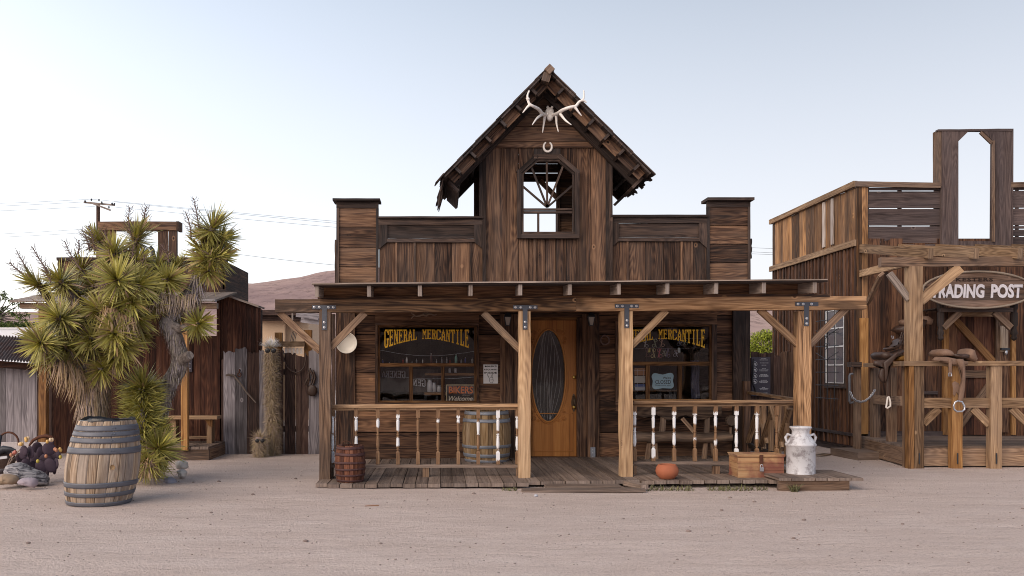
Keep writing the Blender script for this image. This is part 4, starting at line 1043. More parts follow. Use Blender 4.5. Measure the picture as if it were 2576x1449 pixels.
# wreath on the siding right of the door
random.seed(55)
mb = MB(); cw = (1521.5, 855.5)
for k in range(5): mb.tube([P(cw[0]+(10.5+rr(-1.2, 1.2))*math.cos(a), cw[1]+(11.5+rr(-1.2, 1.2))*math.sin(a), W-.02-rr(0, .02)) for a in [2*math.pi*i/24 for i in range(25)]], .008, 5)
tag(mb.build('twig_wreath', M['stalk']), 'dark twig wreath hung right of the door', 'wreath')
# lanterns
for px, lb in ((1277, 'tapered wall lantern beside the door on its left'), (1487, 'tapered wall lantern beside the door on its right')):
    Yq = 12.66; l = thing('wall_lantern', lb, 'lantern', P(px, 821, Yq), 'wall lanterns at the door'); mb = MB()
    def ring(w_, py): c0 = P(px, py, Yq); return [c0+Vector((sx_*w_, sy_*w_, 0)) for sx_, sy_ in ((-1, -1), (1, -1), (1, 1), (-1, 1))]
    top, bot = ring(.047, 797), ring(.024, 819)
    for i in range(4): mb.bar(top[i], bot[i], .009, .009, up=(0, 1, 0)); mb.bar(top[i], top[(i+1) % 4], .012, .012); mb.bar(bot[i], bot[(i+1) % 4], .01, .01)
    mb.grid([ring(.052, 796), ring(.03, 788), ring(.004, 785)], True, smooth=False); mb.bar(P(px, 800, Yq), P(px, 800, Yq)+Vector((0, .12, 0)), .02, .02); mb.build('lantern_frame', M['iron'], l)
    mb = MB(); mb.grid([ring(.041, 798), ring(.021, 818)], True, smooth=False); mb.build('lantern_glass', flat('frosted lantern glass', (.45, .40, .36), .5), l)
# ---------------------------------------------------------------- inside the left window
c3 = lambda a, b_: (939.2+a*.1574, 805+b_*.1574)
Ysf = 13.08
mb = MB(); mb.hb(953, 1197, 914.5, 918, Ysf-.06, .2); tag(mb.build('display_shelf', M['fascia']), 'brown display shelf behind the left window holding small bottles', 'shelf')
mb = MB(); mb.bar(P(1180, 941.5, Ysf+.1)+Vector((-.65, 0, 0)), P(1196, 941.5, Ysf+.1), .2, .035); tag(mb.build('display_shelf', M['sash']), 'amber lower shelf with small jars behind the left window', 'shelf')
mb = MB(); mb.bar(P(1068, 990, Ysf+.1), P(1196, 990, Ysf+.1), .25, .035)
tb = thing('display_table', 'low amber table carrying glass jars behind the left window', 'table', P(1130, 1050, Ysf+.1)); mb.build('tabletop', M['sash'], tb)
for px in (1070, 1099, 1190): mb = MB(); mb.vb(px-3, px+3, 992, 1060, Ysf+.1, .05); mb.build('leg', M['black'], tb)
cm = {}
def cmat(nm, col, r=.35): 
    if nm not in cm: cm[nm] = flat(nm, col, r, .5, 0, .05)
    return cm[nm]
BT = [(150, 22, 65, 'blue glass', (.10, .12, .40)), (255, 8, 22, 'white plastic', (.85, .85, .88)), (475, 18, 75, 'red glass', (.45, .06, .04)), (535, 34, 105, 'white plastic', (.85, .85, .88)), (620, 16, 40, 'grey glass', (.36, .36, .40)), (690, 24, 75, 'grey glass', (.36, .36, .40)), (790, 16, 75, 'white plastic', (.85, .85, .88)),
      (925, 44, 160, 'brown glass', (.12, .05, .05)), (1010, 20, 65, 'grey glass', (.36, .36, .40)), (1095, 24, 98, 'grey glass', (.36, .36, .40)), (1175, 26, 105, 'grey glass', (.36, .36, .40)), (1225, 14, 75, 'red glass', (.45, .06, .04)), (1322, 44, 152, 'teal glass', (.25, .50, .45)), (1405, 26, 70, 'grey glass', (.36, .36, .40)), (1470, 22, 95, 'blue glass', (.10, .12, .40)), (1580, 22, 90, 'white plastic', (.85, .85, .88))]
for k, (cx0, wd, hh, nm, col) in enumerate(BT):
    px = c3(cx0, 0)[0]; r = wd*.1574/2*Ysf/F; h = hh*.1574*Ysf/F; z0 = Z(914.3, Ysf); nb = k+1
    words = {'white plastic': 'white', 'blue glass': 'blue', 'red glass': 'red', 'grey glass': 'clear grey', 'brown glass': 'tall dark brown', 'teal glass': 'tall teal'}[nm]
    ordn = ['first', 'second', 'third', 'fourth', 'fifth', 'sixth', 'seventh', 'eighth', 'ninth', 'tenth', 'eleventh', 'twelfth', 'thirteenth', 'fourteenth', 'fifteenth', 'sixteenth'][k]
    b_ = thing('bottle', words+' bottle on the upper window shelf, '+ordn+' from the left', 'bottle', (X(px, Ysf), Ysf, z0), 'bottles on the window shelf')
    mb = MB(); mb.lathe([(0, 0), (r, 0), (r, h*.62), (r*.8, h*.72), (r*.35, h*.8), (r*.33, h*.93)], (X(px, Ysf), Ysf, z0), 12); mb.build('bottle_body', cmat(nm, col), b_)
    mb = MB(); mb.lathe([(r*.4, h*.9), (r*.42, h), (0, h)], (X(px, Ysf), Ysf, z0), 10); mb.build('stopper', cmat('pale cap', (.65, .62, .6)), b_)
for k, (cx0, wd, y0, y1, lb) in enumerate(((905, 95, 950, 1150, 'tall glass jar with steel lid on the amber table, leftmost'), (975, 60, 1000, 1150, 'middle glass jar on the amber table'), (1052, 70, 1045, 1150, 'short glass jar on the amber table, rightmost'), (1220, 40, 765, 842, 'small jar of white sweets on the lower shelf, left one'), (1312, 44, 765, 842, 'small jar of white sweets on the lower shelf, right one'))):
    px, ya = c3(cx0, y0); yb_ = c3(0, y1)[1]; Yj = Ysf+.08; r = wd*.1574/2*Yj/F; z0 = Z(yb_, Yj); h = Z(ya, Yj)-z0
    j = thing('glass_jar', lb, 'jar', (X(px, Yj), Yj, z0), 'glass jars behind the left window')
    mb = MB(); mb.lathe([(0, 0), (r, 0), (r, h*.7), (r*.75, h*.82), (r*.75, h*.9)], (X(px, Yj), Yj, z0), 16); mb.build('jar_body', cmat('silvery jar', (.62, .62, .68), .25), j)
    mb = MB(); mb.lathe([(r*.8, h*.88), (r*.82, h), (0, h)], (X(px, Yj), Yj, z0), 14); mb.build('lid', M['bolt'], j)
# banner added to carry a window reflection modelled as reversed letters
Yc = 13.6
refl_panel = thing('reflection_panel', 'brown cloth banner added to carry the reflected grey letters behind the left window', 'reflection panel', P(1030, 985, Yc))
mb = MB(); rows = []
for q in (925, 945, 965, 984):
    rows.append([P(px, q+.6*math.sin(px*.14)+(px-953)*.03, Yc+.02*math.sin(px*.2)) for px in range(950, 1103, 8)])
mb.grid(rows, False); mb.build('cloth', flat('brown cloth', (.085, .065, .062), .9), refl_panel)  # added backing cloth for the reflected letters
ml = flat('reflected letter', (.62, .61, .66), .7)
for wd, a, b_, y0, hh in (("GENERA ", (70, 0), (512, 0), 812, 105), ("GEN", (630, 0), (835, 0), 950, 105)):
    mb = MB(); Yt = Yc-.06; slab(mb, wd, X(c3(*a)[0], Yt), X(c3(*b_)[0], Yt), Z(c3(0, y0)[1], Yt), lambda u, hh=hh: (hh*.1574*(1.15-.25*u))*Yt/F, Yt, flip=True, shear=0); mb.build('painted_word', ml, refl_panel)  # reversed words painted in as the reflection of the window lettering
for a, b_, lb in (((90, 480), (1620, 500), 'barbed wire strung high inside the left window'), ((510, 920), (1620, 910), 'barbed wire strung low inside the left window')):
    p0, p1 = c3(*a), c3(*b_); mb = MB(); mb.tube([P(p0[0]+(p1[0]-p0[0])*i/30, p0[1]+(p1[1]-p0[1])*i/30+(13 if a[1] < 500 else 4)*math.sin(math.pi*i/30)+rr(-.3, .3), 12.98) for i in range(31)], .0016, 4, smooth=False)
    tag(mb.build('barbed_wire', M['bolt']), lb, 'wire')
# BIKERS always Welcome
Yb2 = W+.03
bk = thing('window_sign', 'dark sign greeting bikers in orange letters behind the left window', 'sign', P(1159, 1010, Yb2))
mb = MB(); mb.hb(1122.6, 1195.8, 968, 1010.5, Yb2, .008); mb.build('board', flat('dark sign paint', (.05, .042, .045), .7), bk)
mb = MB(); mb.hb(1122.6, 1195.8, 967.5, 969.5, Yb2-.004, .01); mb.vb(1122.6, 1124.4, 969.5, 1010.5, Yb2-.004, .01); mb.vb(1192, 1194, 969.5, 1010.5, Yb2-.004, .01); mb.build('border', flat('cream border', (.62, .50, .30), .6), bk)
mb = MB(); textmb(mb, "BIKERS", 1129, 1190, 972, 990, Yb2-.003, .025); mb.build('printed_word', flat('orange letters', (.62, .17, .04), .6), bk)
mb = MB(); textmb(mb, "Welcome", 1129, 1189, 996, 1009, Yb2-.003, .012, .35); mb.build('printed_word', flat('cream letters', (.66, .58, .48), .6), bk)
mb = MB(); textmb(mb, "Always", 1162, 1182, 992.5, 997, Yb2-.003, .0, .35); mb.build('printed_word', cm.setdefault('w', flat('faint letters', (.35, .28, .22), .6)), bk)
# ---------------------------------------------------------------- inside the right window
c4 = lambda a, b_: (1569.8+a*.1666, 791.6+b_*.1666)
cs = thing('closed_sign', 'pale blue scalloped closed sign behind the right window', 'sign', P(1667, 980, Yb2))
pts = []
x0, x1, y0, y1 = 420, 752, 885, 1125
def arc(cx0, cy0, r, a0, a1, n_=6): return [(cx0+r*math.cos(R(a0+(a1-a0)*i/n_)), cy0+r*math.sin(R(a0+(a1-a0)*i/n_))) for i in range(n_+1)]
pts += arc(470, 935, 52, 165, 285)+[(585, 905)]+arc(700, 928, 50, 255, 375)+[(738, 1000)]+arc(705, 1068, 48, -15, 105)+[(585, 1110)]+arc(478, 1075, 52, 75, 195)+[(436, 1000)]
mb = MB(); mb.prism([(X(c4(a, 0)[0], Yb2), Z(c4(0, b_)[1], Yb2)) for a, b_ in pts], Yb2, Yb2+.006); mb.build('sign_plate', M['blue'], cs)
mb = MB()
for s_, a, b_, q, w_, bo in (("We're", 585, 707, 935, 970, .02), ("CLOSED", 472, 707, 985, 1045, .005), ("Please come again", 472, 710, 1055, 1080, .0)):
    p0, p1 = c4(a, q), c4(b_, w_); textmb(mb, s_, p0[0], p1[0], p0[1], p1[1], Yb2-.002, bo)
mb.build('printed_words', M['ink'], cs)
GL = [(325, 375, 495, (.6, .6, .62)), (465, 365, 492, (.42, .5, .36)), (570, 365, 485, (.62, .4, .3)), (840, 380, 470, (.2, .22, .3)), (920, 385, 460, (.2, .26, .14)), (445, 510, 650, (.60, .52, .28)), (535, 510, 648, (.60, .12, .16)), (610, 540, 630, (.45, .42, .35)), (655, 510, 645, (.20, .15, .25)), (785, 540, 635, (.4, .4, .48)), (350, 505, 640, (.18, .08, .06))]
gw = ['silver', 'pale green', 'tan', 'dark blue', 'dark green', 'straw yellow', 'pink', 'beige', 'purple', 'grey', 'brown']
for k, (cx0, y0, y1, col) in enumerate(GL):
    mt = cmat('frame '+gw[k], col, .4); px, pa = c4(cx0, y0); pb = c4(0, y1)[1]; Yg = 13.0; mb = MB(); h = pb-pa; s_ = 1 if k % 2 else -1
    mb.tube([P(px-3*s_+3.6*math.cos(a), pb-4+3.8*math.sin(a), Yg) for a in [2*math.pi*i/12 for i in range(13)]], .004, 5)
    mb.tube([P(px+2.4*s_+3.2*math.cos(a), pa+4+3.6*math.sin(a), Yg+.02) for a in [2*math.pi*i/12 for i in range(13)]], .004, 5)
    mb.tube([P(px-4*s_, pa, Yg-.01), P(px+4*s_, pb, Yg-.01)], .005, 5); mb.tube([P(px-1*s_, pa, Yg-.01), P(px+3*s_, pb-1, Yg-.02)], .0055, 5)
    tag(mb.build('spectacles', mt), gw[k]+' framed spectacles hanging in the right window', 'spectacles', 'spectacles hanging in the right window')
mb = MB(); mb.hb(*[c4(a, 0)[0] for a in (365, 398)], *[c4(0, a)[1] for a in (505, 568)], 13.0, .004); tag(mb.build('price_card', cmat('yellow card', (.55, .45, .08))), 'small yellow card hanging under the right window lettering', 'card')
mb = MB(); mb.hb(*[c4(a, 0)[0] for a in (812, 850)], *[c4(0, a)[1] for a in (500, 572)], 13.0, .004); tag(mb.build('price_card', cmat('pale card', (.5, .58, .62))), 'small pale blue card hanging in the right window', 'card')
for y_, lb in ((365, 'upper'), (512, 'lower')):
    mb = MB(); mb.tube([P(c4(a, 0)[0], c4(0, y_-3+8*math.sin(a*.01))[1], 13.01) for a in range(60, 1300, 60)], .0018, 4); tag(mb.build('hanging_wire', M['bolt']), lb+' wire from which spectacles hang in the right window', 'wire')
rk = thing('postcard_rack', 'wire rack of coloured postcards at the left of the right window', 'rack', P(*c4(245, 1170), 13.0))
for (a, b_, q, w_, col) in ((160, 320, 805, 915, (.36, .17, .08)), (160, 320, 925, 1030, (.52, .50, .47)), (170, 320, 1048, 1095, (.05, .10, .30)), (170, 320, 1095, 1145, (.40, .42, .5))):
    mb = MB(); p0, p1 = c4(a, q), c4(b_, w_); mb.hb(p0[0], p1[0], p0[1], p1[1], 13.0, .004); mb.build('postcard', cmat('card %d' % q, col, .6), rk)
mb = MB()
for y_ in (845, 1000, 1090, 1140): mb.tube([P(*c4(a, y_), 12.98) for a in (150, 335)], .002, 4)
for x_ in (150, 200, 290, 335): mb.tube([P(*c4(x_, a), 12.98) for a in (820, 1160)], .002, 4)
mb.build('wire_frame', M['bolt'], rk)
mb = MB(); rows = []
for q in range(9):
    rows.append([P(*c4(1010+k*10+6*math.sin(q*.9)+q*2-10, 690+q*72), 13.25+.025*math.sin(k*1.7+q*.4)) for k in range(14)])
mb.grid(rows); tag(mb.build('denim_cloth', flat('faded denim', (.11, .12, .19), .9, .1, 0, .4, 14)), 'faded blue denim hanging on a dark stand in the right window', 'cloth')
ds = thing('display_stand', 'dark funnel topped display stand in the right window', 'stand', P(*c4(1070, 1280), 13.35))
mb = MB(); mb.prism([(X(c4(a, 0)[0], 13.35), Z(c4(0, b_)[1], 13.35)) for a, b_ in ((890, 460), (1220, 500), (1130, 590), (1130, 700), (1000, 700), (1000, 590))], 13.35, 13.55, 'z'); mb.build('funnel', M['trim'], ds)
mb = MB(); mb.vb(c4(1040, 0)[0], c4(1085, 0)[0], c4(0, 700)[1], 1040, 13.4, .1); mb.build('stem', M['trim'], ds)
dt = thing('dark_table', 'dark table standing low behind the closed sign', 'table', P(*c4(600, 1300), 13.5))
mb = MB(); mb.hb(c4(130, 0)[0], c4(800, 0)[0], c4(0, 1140)[1], c4(0, 1160)[1], 13.4, .5); mb.build('tabletop', M['sash'], dt)
for x_ in (160, 520, 680, 750): mb = MB(); mb.vb(c4(x_, 0)[0], c4(x_+40, 0)[0], c4(0, 1160)[1], 1040, 13.42, .05); mb.build('leg', M['black'], dt)
mb = MB(); x = xl+.3
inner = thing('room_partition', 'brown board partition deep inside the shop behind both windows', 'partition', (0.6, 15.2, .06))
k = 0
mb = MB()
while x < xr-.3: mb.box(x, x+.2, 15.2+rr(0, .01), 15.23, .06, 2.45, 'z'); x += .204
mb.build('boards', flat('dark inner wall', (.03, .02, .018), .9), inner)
# weeds along the deck edge
random.seed(77)
mb = MB()
for _ in range(620):
    z_ = random.choice(((1630, 1745), (1630, 1745), (1780, 1930), (1780, 1930), (1780, 1930), (1990, 2008), (1262, 1300), (1560, 1612)))
    px = rr(*z_); y = rr(9.72, 9.93) if px < 1950 else rr(9.64, 9.74); x = X(px, y); h = rr(.02, .06)*(1.7 if 1990 < px < 2010 else 1)*(.6 if px < 1600 else 1); a = rr(0, 6.28); w_ = rr(.003, .007); d = Vector((math.cos(a), math.sin(a), 0)); s_ = Vector((-d.y, d.x, 0))
    p = Vector((x, y, gz(x, y)-.003)); r_ = rc(); le = rr(.3, 1.2)
    mb.face([p-s_*w_, p+s_*w_, p+s_*w_*.7+d*h*le*.5+Vector((0, 0, h*.7)), p-s_*w_*.7+d*h*le*.5+Vector((0, 0, h*.7))], [(0, 0), (0, 1), (.5, 1), (.5, 0)], r_)
    mb.face([p-s_*w_*.7+d*h*le*.5+Vector((0, 0, h*.7)), p+s_*w_*.7+d*h*le*.5+Vector((0, 0, h*.7)), p+d*h*le*1.1+Vector((0, 0, h))], [(.5, 0), (.5, 1), (1, .5)], r_)
tag(mb.build('weeds', M['grass']), 'low green weeds sprouting along the porch edge', 'weeds', kind='stuff')
mb = MB()
for _ in range(1100):
    y = rr(6, 13.6)**1; x = rr(-7, 9)*y/12; 
    if 9.6 < y and X(800, y) < x < X(2140, y): continue
    r_ = rr(.002, .008)*(1 if random.random() < .93 else 2.2); mb.ell((x, y, gz(x, y)+r_*.3), (r_*1.3, r_, r_*.7), 6, 4, jit=.15)
tag(mb.build('pebbles', flat('pebble', (.22, .17, .155), .9, .2, 0, .4, 1)), 'small pebbles strewn over the sandy ground', 'pebbles', kind='stuff')
mb = MB(); mb.ell((X(1348, 9.3), 9.3, .012), (.022, .016, .014), 8, 6, jit=.15); tag(mb.build('stone', flat('pale blue stone', (.42, .44, .5), .8)), 'small pale stone on the sand before the door', 'stone')
mb = MB(); mb.tube([P(918, 1276, 8.58)+Vector((0, 0, .01)), P(935, 1275, 8.58)+Vector((0, 0, .012)), P(953, 1274, 8.58)+Vector((0, 0, .01))], .006, 5, jit=.2); tag(mb.build('stick', M['chest']), 'thin stick lying on the sand before the porch', 'stick')
# ================================================================ YUCCA TREES
random.seed(101)
M['barkshag'] = grad('grey bark leaf stub', (.20, .17, .155), (.36, .31, .29), (.42, .37, .34), .9, .7)
def strip(mb, p, d, L, w, droop, nrm_hint, rnd, segs=3, curl=0, mi=0):
    """one narrow leaf; u runs base->tip"""
    d = d.normalized(); s_ = d.cross(nrm_hint)
    if s_.length < .05: s_ = d.orthogonal()
    s_.normalize(); prev = None
    for k in range(segs+1):
        q = k/segs; c = p+d*(L*q)+Vector((0, 0, -droop*L*q*q)); ww = w*(1-q*.55 if k < segs else 0)
        if curl: c += s_*(curl*L*q*q)
        cur = (c-s_*ww/2, c+s_*ww/2)
        if prev:
            if k < segs: mb.face([prev[0], prev[1], cur[1], cur[0]], [(q-1/segs, 0), (q-1/segs, 1), (q, 1), (q, 0)], rnd, mi)
            else: mb.face([prev[0], prev[1], c], [(q-1/segs, 0), (q-1/segs, 1), (1, .5)], rnd, mi)
        prev = cur
def rosette(parent, c, ax, Rr, n=240, wide=2.05, name='leaf_rosette', w=.0175, mat='leaf', col=0):
    mb = MB(); ax = Vector(ax).normalized(); o1 = ax.orthogonal().normalized(); o2 = ax.cross(o1); lean_ = rr(.25, .9)
    for i in range(n):
        th = wide*(rr(0.01, 1)**.62); ph = rr(0, 6.2832)
        d = ax*math.cos(th)+(o1*math.cos(ph)+o2*math.sin(ph))*math.sin(th)
        L = Rr*rr(.62, 1.15)*(1-.25*max(0, th-1.2))
        p = Vector(c)-ax*(Rr*.34*th/wide)+d*.02
        br = rr(.0, .8)+.2*max(0, math.cos(th))
        strip(mb, p, d, L, w*rr(.8, 1.25), rr(0, .10)+.10*max(0, th-1.1), ax if abs(d.dot(ax)) < .95 else o1, (min(1, br), rr(0, 1), 0, 1), 3, rr(-.14, .14) if random.random() < .25 else rr(-.05, .05), 1 if random.random() < .09+.25*max(0, th-1.5) else 0)
    return mb.build(name, [M[mat], M['deadleaf']], parent)
def shagrun(parent, pts, rads, n, L0=.2, mat='shag', name='dead_leaf_skirt', out=.35, w=.009):
    """dry leaves folded back along a stem"""
    mb = MB(); pts = [Vector(p) for p in pts]
    for i in range(n):
        f_ = rr(0, len(pts)-1.001); k = int(f_); u = f_-k; p = pts[k].lerp(pts[k+1], u); r_ = rads[k]*(1-u)+rads[k+1]*u
        ax = (pts[k]-pts[k+1]).normalized(); o1 = ax.orthogonal().normalized(); o2 = ax.cross(o1); ph = rr(0, 6.283)
        q = o1*math.cos(ph)+o2*math.sin(ph); d = ax*1.0+q*rr(out*.3, out*1.5)+Vector((0, 0, -rr(.1, .55)))
        strip(mb, p+q*r_*.95, d, L0*rr(.55, 1.25), w*rr(.7, 1.3), rr(0, .15), q, (rr(0, 1), rr(0, 1), 0, 1), 3, rr(-.2, .2))
    return mb.build(name, M[mat], parent)
def stalk(parent, a, b_, Y, n=34, L0=.085, r=.011):
    mb = MB(); p0, p1 = P(*a, Y), P(*b_, Y); bend = rr(-.03, .03); pts = [p0.lerp(p1, i/9)+Vector((bend*math.sin(math.pi*i/9), 0, 0)) for i in range(10)]
    mb.tube(pts, [r*(1-i*.07) for i in range(10)], 6, jit=.15); d = (p1-p0).normalized()
    for i in range(n):
        q = .12+.88*i/n; p = p0.lerp(p1, q)+Vector((bend*math.sin(math.pi*q), 0, 0)); a_ = i*2.4+rr(-.3, .3); o1 = d.orthogonal().normalized(); o2 = d.cross(o1)
        e = (o1*math.cos(a_)+o2*math.sin(a_)); L = L0*rr(.5, 1.15)*(1-.45*q); m_ = p+(e+d*.35)*L*.6; t_ = p+(e+d*.55)*L+d*L*.3
        mb.tube([p, m_, t_], [.0038, .003, .002], 4, cap=False)
        if random.random() < .75: mb.tube([m_, m_+(e*.3+o1*rr(-.8, .8)+d*rr(0, .8))*L*.35], [.0026, .002], 4, cap=False)
    return mb.build('flower_stalk', M['stalk'], parent)
jt = thing('joshua_tree', 'large shaggy yucca tree with many spiky green heads left of the shops', 'yucca tree', (X(232, 10.3), 10.3, 0))
J = {}
def jn(k, px, py, Y, r): J[k] = (P(px, py, Y), r)
jn('t0', 238, 1215, 10.3, .21); jn('t1', 234, 1090, 10.3, .165); jn('t2', 232, 1000, 10.3, .15); jn('t3', 238, 930, 10.3, .13); jn('t4', 262, 850, 10.35, .12); jn('t5', 290, 770, 10.45, .10); jn('t6', 305, 700, 10.6, .085); jn('t7', 320, 640, 10.7, .07)
mb = MB(); tr = [J['t%d' % i] for i in range(8)]; mb.tube([a for a, b_ in tr], [b_ for a, b_ in tr], 14, jit=.07)
limb = [(372, 1235, 10.75, .125), (385, 1130, 10.72, .115), (398, 1040, 10.68, .108), (418, 980, 10.6, .10), (448, 930, 10.5, .098), (455, 895, 10.45, .10), (440, 850, 10.4, .092), (421, 812, 10.4, .09), (437, 780, 10.45, .085), (465, 752, 10.5, .08), (490, 725, 10.5, .07), (505, 680, 10.5, .06), (515, 620, 10.5, .05), (528, 570, 10.5, .04)]
lp = [P(a, b_, c_) for a, b_, c_, d_ in limb]; lr = [d_ for a, b_, c_, d_ in limb]
lb2 = MB(); lb2.tube(lp, lr, 14, jit=.08); lb2.tube([P(455, 908, 10.45), P(470, 898, 10.3), P(478, 893, 10.25)], [.07, .062, .05], 10, jit=.08)
mb.build('trunk', M['bark'], jt); lb2.build('limb', M['bark'], jt)
RS = [ # px, py, Y, radius px, axis(x,y,z), joint, blades
 (345, 592, 10.6, 62, (.3, -.35, .9), 't7', 300), (285, 632, 10.35, 56, (0, -.6, .6), 't6', 280), (240, 600, 10.9, 42, (-.3, .1, .9), 't6', 200), (320, 665, 10.9, 48, (.3, -.4, .6), 't7', 220),
 (292, 703, 9.95, 78, (-.05, -.93, .25), 't5', 380), (350, 715, 10.1, 66, (.7, -.6, .1), 't5', 320), (345, 655, 10.5, 50, (.5, -.6, .3), 't6', 240),
 (148, 702, 10.2, 58, (-.3, -.55, .55), 't4', 300), (88, 712, 10.35, 56, (-.6, -.4, .4), 't3', 280), (205, 672, 10.6, 52, (-.1, -.3, .8), 't5', 240), (180, 735, 10.4, 52, (-.4, -.5, .3), 't4', 240), (235, 715, 10.5, 50, (-.2, -.6, .5), 't5', 220),
 (425, 700, 10.3, 56, (.6, -.6, .4), 't6', 280), (447, 668, 10.7, 40, (.2, -.1, .9), 't6', 170), (400, 665, 10.6, 46, (.4, -.3, .6), 't6', 200),
 (140, 795, 9.9, 70, (-.45, -.7, .35), 't3', 360), (175, 800, 10.2, 62, (-.2, -.6, .4), 't4', 260), (98, 862, 9.75, 62, (-.2, -.97, .05), 't2', 340), (158, 880, 10.0, 66, (-.35, -.6, -.35), 't2', 320), (115, 905, 10.1, 50, (-.5, -.4, -.5), 't2', 200),
 (285, 840, 9.85, 62, (.05, -.75, -.35), 't4', 300), (312, 872, 9.95, 60, (.45, -.6, -.45), 't4', 280), (225, 855, 10.05, 58, (-.2, -.6, -.3), 't3', 240), (345, 800, 10.2, 58, (.7, -.5, -.2), 't4', 240), (300, 775, 10.0, 62, (.2, -.7, -.4), 't5', 280), (240, 780, 10.1, 56, (-.3, -.6, -.2), 't4', 240),
 (385, 765, 10.3, 52, (.8, -.4, -.2), 't5', 220), (330, 760, 10.0, 56, (.4, -.7, -.4), 't5', 240), (290, 905, 10.1, 54, (.3, -.5, -.7), 't3', 220), (255, 935, 10.05, 50, (.2, -.5, -.8), 't3', 180), (350, 840, 10.4, 50, (.7, -.3, -.4), 't4', 200),
 (538, 568, 10.4, 62, (.55, -.35, .85), 'L', 330), (560, 600, 10.5, 52, (.8, -.2, .3), 'L', 240), (513, 600, 10.5, 50, (-.5, -.4, .5), 'L', 240), (555, 645, 10.4, 56, (.85, -.3, .1), 'L', 280), (515, 650, 10.35, 52, (-.5, -.6, .1), 'L', 240), (525, 685, 10.35, 50, (.2, -.6, -.5), 'L', 220), (500, 625, 10.5, 44, (-.6, -.3, .4), 'L', 180),
 (503, 812, 10.2, 46, (.75, -.5, .25), 'M', 240), (455, 800, 10.6, 40, (.2, .1, -.5), 'M', 120)]
tw = MB()
for (px, py, Y, Rp, ax, jk, nb_) in RS:
    c = P(px, py, Y); ax = Vector(ax).normalized(); Rr = Rp*Y/F
    rosette(jt, c, ax, Rr*1.06, int(nb_*.66), w=.024)
    if jk in J: s0, r0 = J[jk]
    elif jk == 'M': s0, r0 = lp[7], .07
    else:
        k = min(range(10, 14), key=lambda i: (lp[i]-c).length+max(0, (lp[i]-c).z)*2); s0, r0 = lp[k], .04
    e = c-ax*.06; m_ = s0.lerp(e, .55)+Vector((0, 0, -.05))-ax*.05
    tw.tube([s0, m_, e, c-ax*.01], [min(r0, .07), .05, .042, .03], 8, jit=.1)
    if random.random() < .95 and jk != 'L': shagrun(jt, [e, m_], [.045, .055], 70, .17*Rp/55, 'deadleaf' if random.random() < .6 else 'shag', out=.5)
tw.build('branch', M['bark'], jt)
shagrun(jt, [J['t4'][0], J['t3'][0], J['t2'][0]], [.12, .14, .15], 260, .24, 'deadleaf', out=.55)
# the runs above fold downwards: axis of the stem reversed so that the leaves hang
def hang(parent, pts, rads, n, L0, mat, name='dead_leaf_skirt', outk=.25, w=.009):
    mb = MB(); pts = [Vector(p) for p in pts]
    for i in range(n):
        f_ = rr(0, len(pts)-1.001); k = int(f_); u = f_-k; p = pts[k].lerp(pts[k+1], u); r_ = rads[k]*(1-u)+rads[k+1]*u
        ph = rr(0, 6.283); q = Vector((math.cos(ph), math.sin(ph), 0)); d = Vector((0, 0, -1))+q*rr(.0, outk)+Vector((rr(-.12, .12), rr(-.1, .1), 0))
        strip(mb, p+q*r_*rr(.95, 1.08), d, L0*rr(.5, 1.2), w*rr(.7, 1.3), 0, q, (rr(0, 1), rr(0, 1), 0, 1), 3, rr(-.15, .15))
    return mb.build(name, M[mat], parent)
hang(jt, [J['t3'][0], J['t2'][0], J['t1'][0], J['t0'][0]+Vector((0, 0, .1))], [.14, .155, .165, .18], 2300, .22, 'shag', outk=.25)
hang(jt, [J['t4'][0], J['t3'][0], J['t2'][0]], [.11, .13, .14], 380, .30, 'deadleaf', outk=.45, w=.011)
hang(jt, [P(150, 905, 10), P(185, 930, 10.1), P(215, 950, 10.2)], [.10, .1, .1], 420, .30, 'deadleaf', outk=.6, w=.011)
hang(jt, [P(272, 770, 9.92), P(300, 790, 9.95), P(330, 800, 10)], [.06, .06, .06], 380, .30, 'deadleaf', outk=.5, w=.011)
hang(jt, lp[1:9], [r_*.98 for r_ in lr[1:9]], 1500, .10, 'barkshag', outk=.3, w=.007)
hang(jt, lp[8:12], [.08]*4, 450, .20, 'barkshag', outk=.6, w=.009)
hang(jt, [P(370, 745, 10.3), P(410, 740, 10.3), P(455, 745, 10.4), P(490, 740, 10.45)], [.06]*4, 700, .24, 'shag', outk=.6, w=.009)
for a, b_, Y, n_ in (((503, 600), (487, 498), 10.45, 44), ((480, 600), (466, 532), 10.45, 26), ((332, 600), (327, 520), 10.55, 36), ((366, 560), (370, 519), 10.7, 26), ((238, 640), (222, 568), 10.5, 40), ((225, 630), (205, 578), 10.5, 24), ((205, 680), (162, 606), 10.4, 34), ((195, 640), (197, 603), 10.4, 18),
                     ((130, 700), (80, 620), 10.2, 34), ((75, 700), (42, 632), 10.3, 30), ((60, 690), (24, 660), 10.3, 24), ((128, 710), (110, 668), 10.1, 26), ((330, 690), (338, 610), 10.2, 30), ((275, 640), (262, 580), 10.3, 26), ((425, 660), (405, 615), 10.5, 20), ((270, 712), (232, 722), 9.8, 18), ((345, 690), (365, 640), 10.2, 24)):
    stalk(jt, a, b_, Y, n_)
